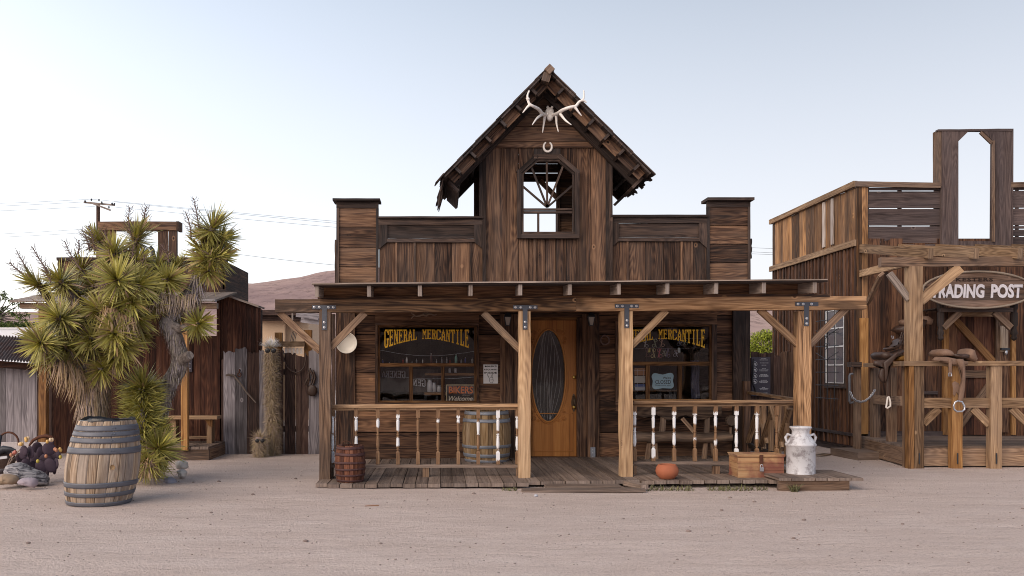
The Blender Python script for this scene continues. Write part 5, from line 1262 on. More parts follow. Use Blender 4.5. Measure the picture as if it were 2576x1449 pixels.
# young yucca
yy = thing('yucca', 'young bushy yucca column growing at the foot of the big yucca tree', 'yucca', (X(362, 10.3), 10.3, 0))
mb = MB(); st_ = [P(362, 1200, 10.3), P(362, 1100, 10.3), P(358, 1030, 10.3), P(357, 965, 10.3)]; mb.tube(st_, [.06, .055, .05, .04], 10, jit=.1); mb.build('trunk', M['bark'], yy)
rosette(yy, P(357, 968, 10.28), (0, -.3, 1), .31, 320, 1.5, w=.022)
mb = MB()
for i in range(1150):
    q = rr(0, 1); f_ = q*2.999; k = int(f_); p = st_[k].lerp(st_[k+1], f_-k); ph = rr(0, 6.283); e = Vector((math.cos(ph), math.sin(ph), 0)); th = rr(-.25, .75)
    strip(mb, p+e*.04, e+Vector((0, 0, th)), rr(.22, .36)*(1.05-.15*q), .018*rr(.8, 1.2), rr(0, .15), Vector((rr(-1, 1), rr(-1, 1), rr(-1, 1))), (rr(0.1, 1), rr(0, 1), 0, 1), 3, rr(-.06, .06))
mb.build('leaves', M['leaf'], yy)
rosette(yy, P(402, 1125, 10.15), (.6, -.5, .6), .32, 240, 1.9, w=.022); rosette(yy, P(372, 1165, 10.05), (.1, -.8, -.1), .25, 160, 2.0, w=.022); rosette(yy, P(395, 1085, 10.35), (.7, -.2, .6), .26, 160, 1.8, w=.022)
hang(yy, [P(375, 1150, 10.05), P(372, 1180, 10.05)], [.05, .07], 260, .16, 'deadleaf', outk=1.2, w=.011)
# ================================================================ HAIRY CACTI
random.seed(111)
def cactus(label, px, ytop, ybot, hw, Y, lean=0, group=None, glasses_y=0, gw_=0, wh=True, gofs=0):
    z0 = 0; H = Z(ytop, Y); r = hw*Y/F; x0 = X(px, Y)
    c = thing('hairy_cactus', label, 'cactus', (x0, Y, 0), group)
    prof = [(0, -.02)]+[(r*(.8+.2*min(1, t*5))*(1 if t < .93 else math.sqrt(max(0, 1-((t-.93)/.07)**2))*.98+.02)*(1+.06*math.sin(t*9)), t*H) for t in [i/24 for i in range(25)]]
    mb = MB(); mb.lathe(prof, (x0, Y, 0), 18)
    for i in range(len(mb.v)): v = mb.v[i]; mb.v[i] = (v[0]+lean*v[2]/H, v[1], v[2])
    mb.build('stem', M['shag'] if not wh else flat('cactus stem', (.22, .16, .10), .9), c)
    mb = MB(); n = int(5200*H*r/.16*1.0)+600
    for i in range(n):
        q = rr(0, .985); ph = rr(0, 6.283); e = Vector((math.cos(ph), math.sin(ph), 0)); rq = r*(.8+.2*min(1, q*5))*(1 if q < .93 else .7)
        p = Vector((x0+lean*q, Y, q*H))+e*rq; d = e*rr(.25, 1.0)+Vector((rr(-.5, .5), rr(-.3, .3), rr(-1.0, .15)))
        strip(mb, p, d, rr(.05, .11), .005, rr(.1, .5), e, (rr(0, 1), rr(0, 1), 0, 1), 2, rr(-.4, .4))
    mb.build('hair', M['hair'], c)
    mb = MB()
    for i in range(420 if wh else 160):
        ph = rr(0, 6.283); th = rr(0, 1.25); d = Vector((math.cos(ph)*math.sin(th), math.sin(ph)*math.sin(th), math.cos(th)))
        strip(mb, Vector((x0+lean, Y, H-.05))+Vector((d.x*r*.8, d.y*r*.8, d.z*.04)), d+Vector((0, 0, .1)), rr(.08, .2), .006, rr(0, .4), d.orthogonal(), (rr(0, 1), rr(0, 1), 0, 1), 2, rr(-.2, .2))
    mb.build('crown_hair', M['whitehair'] if wh else M['hair'], c)
    return c
cactus('tall hairy cactus with white tuft and dark sunglasses leaning on the alley fence', 688, 868, 1142, 13, 13.85, X(681, 13.85)-X(688, 13.85), 'hairy cacti in sunglasses')
cactus('short hairy cactus with sunglasses at the foot of the taller one', 654, 1098, 1144, 12, 13.6, 0, 'hairy cacti in sunglasses', wh=False)
def sung(label, pa, pb, py, Y, r, tilt=0):
    s_ = thing('sunglasses', label, 'sunglasses', P((pa+pb)/2, py, Y)); 
    for px in (pa, pb):
        mb = MB(); mb.ell(P(px, py, Y), (r, .012, r*.92), 14, 8); mb.build('lens', M['black'], s_)
    mb = MB(); mb.tube([P(pa, py-1, Y), P((pa+pb)/2, py-2.5, Y-.01), P(pb, py-1, Y)], .006, 5); mb.tube([P(pb, py-2, Y), P(pb+7, py-2, Y+.1)], .005, 5); mb.tube([P(pa, py-2, Y), P(pa-5, py-2, Y+.1)], .005, 5); mb.build('frame', M['black'], s_)
sung('dark round sunglasses on the tall hairy cactus', 673, 688, 882, 13.60, .04); sung('small dark sunglasses on the short hairy cactus', 647, 660, 1109, 13.38, .032)
# ================================================================ ALLEY FENCE AND WHAT HANGS ON IT
random.seed(121)
ca = lambda a, b_: (469.6+a*.3981, 670.8+b_*.3981)
Yf_ = 14.1
fn = thing('board_fence', 'ragged grey and brown board fence closing the alley left of the mercantile', 'fence', P(680, 1143, Yf_))
brd = [(218, 232, 585, 'brownfence'), (232, 305, 535, 'greyfence'), (306, 379, 512, 'greyfence'), (380, 455, 540, 'brownfence'), (456, 487, 530, 'greyfence'), (488, 535, 545, 'greyfence'), (536, 580, 540, 'brownfence'), (580, 611, 530, 'brownfence'), (615, 685, 545, 'brownfence'), (690, 766, 560, 'brownfence'), (771, 838, 526, 'greyfence')]
for (a, b_, t_, mt) in brd:
    mb = MB(); p0, p1 = ca(a, t_), ca(b_+1.6, 1190); x0, x1 = X(p0[0], Yf_), X(p1[0], Yf_); n_ = 7; top = [(x0+(x1-x0)*i/n_, Z(p0[1], Yf_)+rr(-.03, .015)) for i in range(n_+1)]
    o_ = rr(0, .02); mb.prism([(x0, -.03), (x1, -.03)]+top[::-1], Yf_+o_, Yf_+.022+o_, 'z'); mb.build('board', M[mt], fn)
mb = MB(); mb.box(X(555, Yf_), X(803, Yf_), Yf_+.05, Yf_+.09, .35, .44, 'x'); mb.box(X(555, Yf_), X(803, Yf_), Yf_+.05, Yf_+.09, 1.25, 1.34, 'x'); mb.build('fence_rail', M['brownfence'], fn)
mb = MB(); mb.tube([P(*ca(*p), Yf_-.05) for p in ((248, 688), (262, 683), (298, 688), (333, 728), (380, 795), (437, 858))], [.016, .018, .018, .016, .015, .012], 8, jit=.08); tag(mb.build('curved_stick', M['grey']), 'long curved stick hung on the grey fence boards', 'stick')
mb = MB(); mb.tube([P(*ca(333+11*math.cos(a), 683+12*math.sin(a)), Yf_-.03) for a in [2*math.pi*i/16 for i in range(17)]], .008, 6); mb.tube([P(*ca(333, 672), Yf_-.03), P(*ca(333, 648), Yf_-.01)], .012, 6)
tag(mb.build('iron_ring', M['rust']), 'small rusty ring and hook hanging beside the curved stick', 'ring')
mb = MB(); mb.tube([P(*ca(*p), Yf_-.04) for p in ((608, 545), (614, 590), (635, 635), (660, 660), (690, 670), (720, 660), (742, 635), (752, 590), (752, 545))], .011, 6); tag(mb.build('iron_hoop', M['leather']), 'large dark hoop hung on the brown alley fence', 'hoop')
hr = thing('leather_harness', 'dark leather straps and pouch hanging at the right end of the alley fence', 'harness', P(*ca(790, 650), Yf_-.04))
mb = MB()
for pts in (((780, 650), (800, 690), (790, 730), (770, 800)), ((800, 655), (812, 700), (800, 740)), ((775, 690), (750, 735), (748, 745)), ((782, 640), (770, 690), (775, 720))): mb.tube([P(*ca(*p), Yf_-.04) for p in pts], [.014, .02, .016, .01][:len(pts)], 6, jit=.2)
mb.build('strap', M['leather'], hr)
mb = MB(); mb.ell(P(*ca(793, 782), Yf_-.05), (.08, .03, .09), 12, 8, jit=.1); mb.build('pouch', M['leather'], hr)
# open frame with hanging comb behind the fence
gt = thing('timber_gate', 'orange timber frame with a row of metal teeth behind the alley fence', 'gate', P(*ca(670, 545), 15.2))
mb = MB(); p0, p1 = ca(572, 472), ca(745, 505); mb.hb(p0[0], p1[0], p0[1], p1[1], 15.2, .08, n=3, jit=.003); mb.build('top_rail', M['tplight'], gt)
for a, b_ in (((742, 400), (790, 620)), ((556, 416), (603, 500))): mb = MB(); p0, p1 = ca(*a), ca(*b_); mb.vb(p0[0], p1[0], p0[1], p1[1]+110, 15.3, .08); mb.build('post', M['orange'], gt)
mb = MB()
for k in range(16):
    q = ca(606+k*8.6, 515); mb.bar(P(q[0], q[1], 15.25), P(q[0], q[1]+14, 15.25), .012, .012)
mb.build('tooth', M['bone'], gt).name = 'metal_comb'
mb = MB()
for k in range(4): mb.tube([P(*ca(p[0]+k*9, p[1]), 15.6) for p in ((655, 510), (658, 460), (668, 415), (682, 402), (700, 420))], .006, 5)
tag(mb.build('hay_fork', M['iron']), 'thin curved iron tines rising above the alley fence', 'fork')
# adobe building behind the alley
ab = thing('stucco_building', 'beige stucco building with dark timber eaves seen beyond the alley', 'building', P(700, 960, 24))
mb = MB(); mb.box(X(640, 24), X(716, 24), 24, 28, 0, Z(790, 24), 'x'); mb.box(X(716.5, 24), X(772, 24), 24.3, 28, 0, Z(795, 24), 'x'); mb.build('wall', M['stucco'], ab)
mb = MB(); mb.box(X(640, 23.6), X(762, 23.6), 23.4, 23.6, Z(793, 23.5), Z(780, 23.5), 'x'); mb.box(X(640, 23.6), X(757, 23.6), 23.6, 28, Z(805, 23.6), Z(793, 23.6), 'x'); mb.build('eaves', M['brownfence'], ab)
mb = MB(); mb.bar(P(772, 800, 22.8), P(808, 806, 22.8), 1.2, .05, up=(0, 0, 1)); mb.bar(P(745, 790, 22.5), P(812, 797, 22.5), .05, .14); mb.bar(P(757, 805, 22.3), P(812, 812, 22.3), .05, .12); mb.build('low_roof', M['greyfence'], ab)
mb = MB(); mb.box(X(735, 23.3), X(738, 23.3), 23.2, 23.3, Z(812, 23.3), Z(785, 23.3), 'z'); mb.build('down_pipe', M['grey'], ab)
# ================================================================ LEFT SHOP
random.seed(131)
Yl = 14.3
ls = thing('timber_shop', 'red brown timber shop with an open square bell frame on its roof, behind the yucca', 'shop', P(400, 1145, Yl))
cl = lambda a, b_: (a*.25, 456.2+b_*.25)
mb = MB(); px = 145
while px < 500: mb.vb(px, px+17.4, 652, 1146, Yl+rr(0, .01), .03, n=3, jit=.002); px += 18
mb.build('front_wall', M['store'], ls)
mb = MB(); px = 497
while px < 552: mb.vb(px, px+13.2, 655, 745, Yl-.05+rr(0, .01), .03, n=2, jit=.002); px += 14
mb.box(X(567, Yl)-.03, X(567, Yl), Yl-.05, 16, Z(742, Yl), Z(657, Yl), 'y')
mb.vb(552, 567, 655, 742, Yl-.05, .03); mb.build('parapet_boards', M['tpwall'], ls)
mb = MB(); mb.hb(142, 497, 647, 655, Yl-.05, .12, n=6, jit=.003); mb.build('cap', M['trim'], ls); mb = MB(); mb.hb(497, 569, 650, 659, Yl-.09, .12, n=3, jit=.003); mb.hb(549, 568, 728, 745, Yl-.08, .04); mb.build('cap', M['trim'], ls)
mb = MB(); mb.hb(246, 443, 557, 579, Yl-.02, .14, n=4, jit=.003); mb.vb(443, 450, 556.5, 580, Yl-.05, .2); mb.build('frame_beam', M['store'], ls)
mb = MB(); mb.vb(397, 422, 579, 664, Yl, .03, n=3, jit=.002); mb.vb(424, 446, 579, 664, Yl+.002, .03, n=3, jit=.002); mb.build('frame_post', M['store'], ls)
mb = MB(); mb.vb(247, 268, 579, 664, Yl, .03, n=3, jit=.002); mb.vb(270, 290, 579, 664, Yl+.002, .03, n=3, jit=.002); mb.build('frame_post', M['store'], ls)
mb = MB(); mb.tube([P(*cl(*p), Yl+.05) for p in ((1510, 660), (1535, 690), (1540, 720), (1530, 760), (1500, 790), (1440, 800))], [.03, .035, .04, .035, .03, .02], 8); mb.tube([P(*cl(1350, 790), Yl+.05), P(*cl(1430, 730), Yl+.05), P(*cl(1500, 700), Yl+.05)], .03, 6); tag(mb.build('iron_hook', M['iron']), 'curved iron hook standing inside the open frame of the timber shop', 'hook')
# awning roof, beam, posts
mb = MB(); k = 0
while k < 11.5: mb.bar((X(49, 12.9)+.0+k*.245, 12.85, Z(758, 12.85)), (X(49, 12.9)+k*.245, Yl, Z(758, 12.85)+.25), .24, .03, n=2, jit=.003); k += 1
mb.build('awning_roof', M['grey'], ls)
mb = MB(); mb.hb(49, 545, 762, 776, 12.95, .1, n=8, jit=.003); mb.build('awning_beam', M['brace'], ls)
mb = MB(); mb.hb(52, 540, 753, 757, 12.84, .12, n=9, jit=.012); mb.build('roof_felt', M['steel'] if False else flat('weathered roofing felt', (.30, .28, .29), .8, .2, 0, .3, 10), ls)
for a, b_, yb in ((455, 471, 1134), (97, 116, 1112)): mb = MB(); mb.vb(a, b_, 776, yb, 13.05, .1, n=6, jit=.002); mb.build('awning_post', M['orange'], ls)
# lean-to shed with board and batten front
mb = MB(); px = 548; n_ = 0
while px < 648:
    t_ = 739+(px-552)*.352; mb.prism([(X(px, 14.26), 0), (X(px+11.5, 14.26), 0), (X(px+11.5, 14.26), Z(t_+4, 14.26)), (X(px, 14.26), Z(t_, 14.26))], 14.26+rr(0, .008), 14.29, 'z'); px += 12
mb.box(X(649, 14.26)-.03, X(649, 14.26), 14.29, 14.62, 0, Z(775, 14.26), 'y'); mb.build('lean_to_wall', M['redbrown'], ls)
mb = MB(); mb.bar(P(552, 737, 14.2)+Vector((0, .22, 0)), P(651, 771, 14.2)+Vector((0, .22, 0)), .5, .03, up=(0, 0, 1)); mb.build('lean_to_roof', M['grey'], ls)
mb = MB(); mb.vb(545, 553, 740, 1146, 14.2, .06, n=3, jit=.002); mb.vb(643, 650, 774, 1146, 14.22, .05, n=3, jit=.002); mb.build('corner_board', M['redbrown'], ls)
mb = MB(); px = 120
while px < 548: mb.vb(px, px+15.5, 845, 1146, Yl-.06+rr(0, .01), .03, n=3, jit=.002); px += 16
mb.build('lower_wall', M['redbrown'], ls)
mb = MB()
for k in range(7): x = X(470, 13.1)-.0+k*.0
for k in range(8): mb.box(X(300, 13.1)+k*.131, X(300, 13.1)+k*.131+.125, 13.1, 14.2, .16, .20, 'y', n=2, jit=.003)
x_ = X(300, 13.1)+8*.131
for k in range(2): mb.box(x_+k*.131, x_+k*.131+.125, 13.1, 14.2, .16, .20, 'y', n=2, jit=.003)
mb.build('porch_deck', M['deck'], ls)
mb = MB(); mb.box(X(300, 13.12), x_+.26, 13.12, 13.16, 0, .16, 'x', n=3, jit=.003); mb.box(x_+.22, x_+.26, 13.16, 14.2, 0, .16, 'y', n=2, jit=.003); mb.build('deck_side', M['brace'], ls)
bl = thing('plank_bench', 'simple golden plank bench on the deck of the left shop', 'bench', P(500, 1116, 13.7))
mb = MB(); mb.hb(420, 546, 1047, 1055, 13.65, .28, n=3, jit=.003); mb.build('seat', M['tplight'], bl)
for px in (527, 436): mb = MB(); mb.vb(px-7, px+6, 1055, 1116, 13.72, .18); mb.build('leg', M['tplight'], bl)
mb = MB(); mb.hb(440, 522, 1097, 1104, 13.8, .04); mb.build('stretcher', M['tplight'], bl)
mb = MB(); mb.prism([(X(514, 13.7), Z(1055, 13.7)), (X(534, 13.7), Z(1055, 13.7)), (X(534, 13.7), Z(1074, 13.7)), (X(526, 13.7), Z(1072, 13.7))], 13.70, 13.718, 'z'); mb.build('gusset', M['orange'], bl)
pl = thing('wall_plaque', 'small dark plaque with lines of white text on the left shop wall', 'plaque', P(475, 936, Yl-.1))
mb = MB(); mb.hb(467, 483, 897, 936, Yl-.09, .02); mb.build('plate', M['signface'], pl)
mb = MB()
for k, s_ in enumerate(("PLEASE", "NO", "ENTRY", "THANK", "YOU")): textmb(mb, s_, 470, 480, 902+k*6, 905+k*6, Yl-.093, .01) if False else mb.hb(470, 480-k % 2*3, 902+k*6, 903.6+k*6, Yl-.093, .002)
mb.build('text_lines', flat('grey text', (.35, .34, .38), .6), pl)
# ================================================================ FAR LEFT: grey fence, lean roof, trailer, tree
random.seed(141)
gf = thing('board_fence', 'tall grey weathered board fence at the far left', 'fence', P(50, 1105, 13.4))
px = -60
while px < 128:
    w_ = rr(15, 27); mb = MB(); mb.vb(px, px+w_-.7, 922+rr(-1, 1), 1112, 13.4+rr(0, .02), .025, n=4, jit=.003); mb.build('board', M['greyfence'] if px < 75 else M['brownfence'], gf); px += w_
rf_ = thing('rusty_sheet_roof', 'rusty corrugated roof sheet leaning over the far left fence', 'roof sheet', P(40, 912, 13.0))
mb = MB(); rows = []
for k in range(2):
    rows.append([Vector((X(-70+i*1.3, 13), 13.0+k*.55, Z(906+(-70+i*1.3)*.06, 13)+k*.36+.018*math.sin(i*1.05))) for i in range(135)])
mb.grid(rows); mb.build('corrugated_sheet', flat('rusty grey sheet', (.11, .095, .10), .7, .4, .3, .4, 6, dirt=(.10, .05, .04), dirtk=.7), rf_)
mb = MB(); mb.bar(P(-70, 911, 13.2), P(110, 925, 13.2), .08, .1, n=5, jit=.003); mb.build('beam', M['redbrown'], rf_)
tl_ = thing('white_trailer', 'white metal trailer roof showing above the far left fence', 'trailer', P(30, 900, 24))
mb = MB(); mb.box(X(-160, 24), X(72, 24), 24, 26.5, .5, Z(827, 24), 'x'); mb.build('body', M['trailer'], tl_)
mb = MB(); mb.box(X(-160, 24), X(73, 24), 23.97, 26.53, Z(827, 24), Z(824, 24), 'x'); mb.build('roof_edge', M['bolt'], tl_)
def leafcloud(mb, c, r, n, s=.05, mi=0, w=.02):
    for _ in range(n):
        d = Vector((random.gauss(0, 1), random.gauss(0, 1), random.gauss(0, 1))).normalized()*(random.random()**.4); p = Vector(c)+Vector((d.x*r[0], d.y*r[1], d.z*r[2]))
        e = Vector((rr(-1, 1), rr(-1, 1), rr(-1, .6))); strip(mb, p, e, s*rr(.6, 1.3), w*rr(.7, 1.3), .2, Vector((rr(-1, 1), rr(-1, 1), 1)), (rr(0, 1), rr(0, 1), 0, 1), 2)
ft = thing('ash_tree', 'thin leafy tree at the far left edge above the trailer', 'tree', P(-10, 960, 19))
mb = MB(); mb.tube([P(-14, 960, 19), P(-12, 850, 19), P(-4, 770, 19)], [.09, .06, .03], 8, jit=.05)
tips = [(4, 738), (16, 752), (34, 758), (10, 775), (0, 792), (30, 785), (46, 792), (-12, 740), (-20, 780), (5, 812), (28, 812), (52, 765), (62, 790), (60, 806)]
for a, b_ in tips: mb.tube([P(-8, 800, 19), P((a-8)/2, (b_+800)/2, 19.1), P(a, b_, 19)], [.022, .014, .006], 5)
mb.build('trunk', M['bark'], ft)
mb = MB()
for a, b_ in tips: leafcloud(mb, P(a, b_, 19), (.10, .12, .07), 34, .085, 0, .03)
mb.build('crown', M['treeleaf'], ft)
hg = thing('hedge', 'dark green shrub row behind the white trailer', 'shrub', P(20, 900, 27)); mb = MB()
for px in range(-40, 110, 9): leafcloud(mb, P(px, 822+rr(-2, 2), 27), (.2, .2, .14), 260, .06, 0, .04); mb.tube([P(px, 900, 27), P(px, 825, 27)], .02, 5, mi=1)
mb.build('foliage', [M['treeleaf'], M['bark']], hg)
# utility pole and wires
random.seed(151)
up_ = thing('utility_pole', 'wooden utility pole with two crossarms behind the left shop', 'utility pole', (X(247.5, 60), 60, 0))
mb = MB(); mb.tube([(X(247, 60), 60, 0), P(247, 512, 60)], [.16, .125], 10); mb.build('pole', M['store'], up_)
for a, b_, y_ in (((211, 509), (289, 516), 59.8), ((227, 509.5), (278, 529), 59.6)): mb = MB(); mb.bar(P(*a, y_), P(*b_, y_), .1, .11); mb.build('crossarm', M['grey'], up_)
for q in ((214, 507), (230, 503), (249, 504), (256, 510), (282, 513), (288, 514), (274, 522)): mb = MB(); c_ = P(*q, 59.7); mb.lathe([(0, -.07), (.06, -.05), (.04, 0), (.07, .03), (.03, .09), (0, .1)], c_, 8); mb.build('insulator', M['iron'], up_)
WR = [((-250, 517), (230, 501), 'topmost'), ((-250, 524), (213, 508), 'second'), ((-250, 536), (240, 519), 'third'), ((-250, 596), (205, 577), 'fourth'), ((-250, 603), (205, 586), 'fifth')]
for a, b_, nm in WR:
    mb = MB(); mb.tube([P(a[0]+(b_[0]-a[0])*i/14, a[1]+(b_[1]-a[1])*i/14+3*math.sin(math.pi*i/14), 60) for i in range(15)], .011, 4, cap=False); tag(mb.build('overhead_wire', M['iron']), nm+' overhead wire from the top running left from the utility pole', 'wire', 'overhead wires')
for a, b_, nm in (((230, 501), (2300, 640), 'topmost'), ((288, 508), (2300, 652), 'second'), ((278, 520), (2300, 655), 'third')):
    mb = MB(); mb.tube([P(a[0]+(b_[0]-a[0])*i/40, a[1]+(b_[1]-a[1])*i/40+18*math.sin(math.pi*i/40), 60) for i in range(41)], .011, 4, cap=False); tag(mb.build('overhead_wire', M['iron']), nm+' overhead wire from the top running right behind the mercantile', 'wire', 'overhead wires')
mb = MB(); mb.tube([P(520+i*20, 629+i*2.35+2*math.sin(i*.2), 40) for i in range(18)], .009, 4, cap=False); tag(mb.build('overhead_wire', M['iron']), 'lone lower wire sloping down between left shop and mercantile', 'wire', 'overhead wires')
# ================================================================ ROCK GARDEN
random.seed(161)
cr = lambda a, b_: (a*.1666, 1006+b_*.1666)
def rock(label, pts, Y, th, mat, group=None):
    """boulder: outline read off the photo, blown up to a solid with real depth"""
    pp = [P(*cr(*p), Y) for p in pts]; cx0 = sum(p.x for p in pp)/len(pp); cz0 = sum(p.z for p in pp)/len(pp)
    mb = MB(); rows = []; n = 28; 
    def rad(a):
        best = 0
        for i in range(len(pp)):
            a0, b0 = pp[i], pp[(i+1) % len(pp)]; dx, dz_ = math.cos(a), math.sin(a); ex, ez = b0.x-a0.x, b0.z-a0.z; det = dx*(-ez)+dz_*ex
            if abs(det) < 1e-9: continue
            fx, fz = a0.x-cx0, a0.z-cz0; t = (fx*(-ez)+fz*ex)/det; u = (dx*fz-dz_*fx)/det
            if t > 0 and -1e-6 <= u <= 1+1e-6: best = max(best, t)
        return best
    m_ = 9
    for k in range(m_+1):
        th_ = math.pi*k/m_; rows.append([Vector((cx0+math.cos(2*math.pi*i/n)*rad(2*math.pi*i/n)*math.sin(th_)**.8*(1+(rr(-.05, .05) if 0 < k < m_ else 0)), Y-math.cos(th_)*th*(1+rr(-.08, .08)), cz0+math.sin(2*math.pi*i/n)*rad(2*math.pi*i/n)*math.sin(th_)**.8*(1+(rr(-.05, .05) if 0 < k < m_ else 0)))) for i in range(n)])
    mb.grid(rows, True, smooth=True); return tag(mb.build('rock', mat), label, 'rock', group)
m, t, b = newmat('banded grey rock', .85, .2); n = N(t); tc = n.new('ShaderNodeTexCoord'); mp = n.new('ShaderNodeMapping'); t.links.new(tc.outputs['Object'], mp.inputs[0]); mp.inputs['Scale'].default_value = (2.2, 4, 15); mp.inputs['Rotation'].default_value = (0, R(28), 0)
f_ = n.noise(mp.outputs[0], 2.6, 4, .6, 1.2); t.links.new(n.ramp(f_, [(.40, (.06, .055, .065)), (.50, (.24, .235, .26)), (.66, (.42, .40, .41))]), b.inputs['Base Color']); t.links.new(n.bump(f_, .8, .02), b.inputs['Normal']); mrock = m
rock('large grey boulder with dark bands at the left edge', [(80, 1080), (110, 990), (230, 945), (340, 955), (480, 1040), (600, 1080), (690, 1140), (775, 1275), (640, 1290), (420, 1290), (200, 1260), (90, 1160)], 9.95, .17, mrock)
rock('pale lilac rock lying against the banded boulder', [(262, 1230), (330, 1180), (450, 1172), (560, 1190), (570, 1270), (530, 1325), (400, 1300), (290, 1275)], 9.6, .08, flat('lilac rock', (.36, .31, .36), .85, .2, 0, .3, 8, .5))
rock('broken tan rock at the very left of the picture', [(-60, 1200), (60, 1115), (150, 1125), (270, 1160), (275, 1230), (230, 1275), (100, 1270), (-60, 1290)], 9.75, .12, flat('tan rock', (.33, .24, .17), .85, .2, 0, .35, 9, .5))
rock('flat brown stone in the shadow above the tan rock', [(-100, 1060), (30, 1040), (90, 1060), (80, 1110), (-60, 1130), (-120, 1110)], 10.1, .12, flat('brown stone', (.10, .08, .08), .9))
cr = lambda a, b_: (a*.3425, 818.4+b_*.3425)
mw_ = flat('white quartz', (.55, .50, .46), .8, .2, 0, .25, 10, .4)
rock('white rock behind the young yucca, upper one', [(1290, 1000), (1340, 988), (1375, 1005), (1382, 1050), (1340, 1062), (1295, 1050)], 11.1, .1, mw_)
rock('white rock behind the young yucca, middle one', [(1300, 1065), (1345, 1055), (1372, 1080), (1365, 1115), (1320, 1120)], 10.7, .09, mw_)
rock('bluish rock right of the young yucca, nearest one', [(1205, 1125), (1250, 1112), (1290, 1135), (1298, 1165), (1240, 1172), (1205, 1160)], 10.35, .1, flat('bluish rock', (.28, .27, .32), .8, .2, 0, .25, 10, .4))
# prickly pear
pc = thing('prickly_pear', 'purple prickly pear cactus with yellow fruit between boulder and barrel', 'prickly pear', P(95, 1200, 10.3))
mpad = flat('purple cactus pad', (.06, .04, .06), .75, .3, 0, .4, 14, .2); cr2 = lambda a, b_: (a*.1666, 1006+b_*.1666)
for (a, b_, r_) in ((560, 720, 50), (740, 740, 60), (640, 800, 60), (460, 790, 58), (360, 770, 50), (540, 900, 62), (690, 920, 66), (800, 880, 60), (760, 990, 66), (620, 1010, 62), (700, 1080, 60), (300, 880, 50), (420, 880, 55), (880, 820, 46), (850, 960, 50), (770, 640, 40), (500, 1000, 52), (390, 960, 45), (820, 1050, 45), (350, 830, 42)):
    mb = MB(); Yp_ = 10.3+rr(-.22, .22); r_ *= 1.7; mb.ell(P(*cr2(a, b_), Yp_), (r_*.1666*Yp_/F*rr(.75, 1), .018, r_*.1666*Yp_/F), 14, 8, rot=Matrix.Rotation(rr(-.9, .9), 3, 'Z') @ Matrix.Rotation(rr(-.4, .4), 3, 'Y')); mb.build('pad', mpad, pc)
for (a, b_, c_) in ((395, 612, 0), (390, 585, 0), (425, 580, 1), (295, 672, 1), (318, 668, 0), (340, 660, 1), (715, 630, 0), (760, 602, 1), (790, 602, 1), (830, 745, 2), (850, 760, 2), (905, 745, 0), (915, 760, 0), (695, 850, 2), (912, 862, 3), (570, 925, 3), (168, 830, 2), (215, 795, 4), (200, 815, 4), (230, 790, 4)):
    mb = MB(); mb.ell(P(*cr2(a, b_), 10.05+rr(-.05, .05)), (.018, .018, .023), 10, 7, jit=.05); mb.build('fruit', cmat('fruit %d' % c_, ((.62, .38, .12), (.70, .52, .34), (.42, .18, .10), (.45, .36, .06), (.40, .12, .09))[c_], .5), pc)
mb = MB(); mb.tube([P(*cr2(*p), 10.35) for p in ((440, 690), (500, 610), (590, 560), (690, 545), (780, 560), (815, 600))], [.012, .02, .022, .022, .018, .01], 6); tag(mb.build('iron_hoop', M['rust']), 'bent dark iron band arching over the prickly pear', 'hoop')
mb = MB(); mb.tube([P(*cr2(130+150*math.cos(a), 640+150*math.sin(a)), 10.8) for a in [math.pi*(.95+1.15*i/20) for i in range(21)]], .012, 6); tag(mb.build('rusty_ring', M['rust']), 'thin rusty ring standing at the far left fence', 'ring')
sc_ = thing('scrap_machinery', 'heap of dark scrap machine parts behind the boulder at the left edge', 'machinery', P(0, 1170, 10.6))
mb = MB(); mb.tube([P(*cr2(*p), 10.6) for p in ((-40, 790), (60, 740), (160, 745), (240, 760))], [.05, .04, .03, .01], 8); mb.build('blade', M['iron'], sc_)
mb = MB(); mb.ell(P(*cr2(20, 900), 10.7), (.16, .1, .12), 12, 8, jit=.15); mb.build('gear_case', M['leather'], sc_)
mb = MB(); mb.tube([P(*cr2(-30, 790+i*3), 10.55+i*.02) for i in range(3)]+[P(*cr2(10, 540), 10.8)], .02, 6); mb.build('lever', M['iron'], sc_)
mb = MB(); mb.bar(P(*cr2(-20, 880), 10.5), P(*cr2(110, 862), 10.5), .02, .03); mb.build('steel_edge', M['bolt'], sc_)
mb = MB()
for q in ((170, 830), (210, 800), (150, 900)): mb.tube([P(*cr2(q[0]+140, q[1]-90), 10.2), P(*cr2(q[0]-20, q[1]+60), 10.15), P(*cr2(q[0]-70, q[1]+180), 10.2)], .006, 5)
tag(mb.build('dry_stems', M['shag']), 'a few thin dry stems left of the prickly pear', 'dry stems')
# ================================================================ RIGHT ALLEY
random.seed(201)
Yg = 14.6
af = thing('board_gate', 'dark brown board gate across the alley right of the mercantile', 'gate', P(1945, 1135, Yg))
for a, b_, t_ in ((1884, 1890, 900), (1890, 1909, 884), (1909.5, 1926, 888), (1926.5, 1947, 887), (1947.5, 1963.5, 894), (1965, 1981, 885), (1981.5, 2001, 884), (2001.5, 2030, 892)):
    mb = MB(); x0, x1 = X(a, Yg), X(b_, Yg); o_ = rr(0, .02); top = [(x0+(x1-x0)*i/5, Z(t_, Yg)+rr(-.02, .01)) for i in range(6)]
    mb.prism([(x0, 0), (x1, 0)]+top[::-1], Yg+o_, Yg+.025+o_, 'z'); mb.build('board', M['store'] if a > 1960 else M['brownfence'], af)
isg = thing('information_board', 'dark information board with four round icons on the alley gate', 'sign', P(1914, 995, Yg-.04))
mb = MB(); mb.hb(1891, 1938, 898, 996, Yg-.05, .02); mb.build('panel', M['signface'], isg)
mp_ = flat('pale print', (.52, .52, .56), .6)
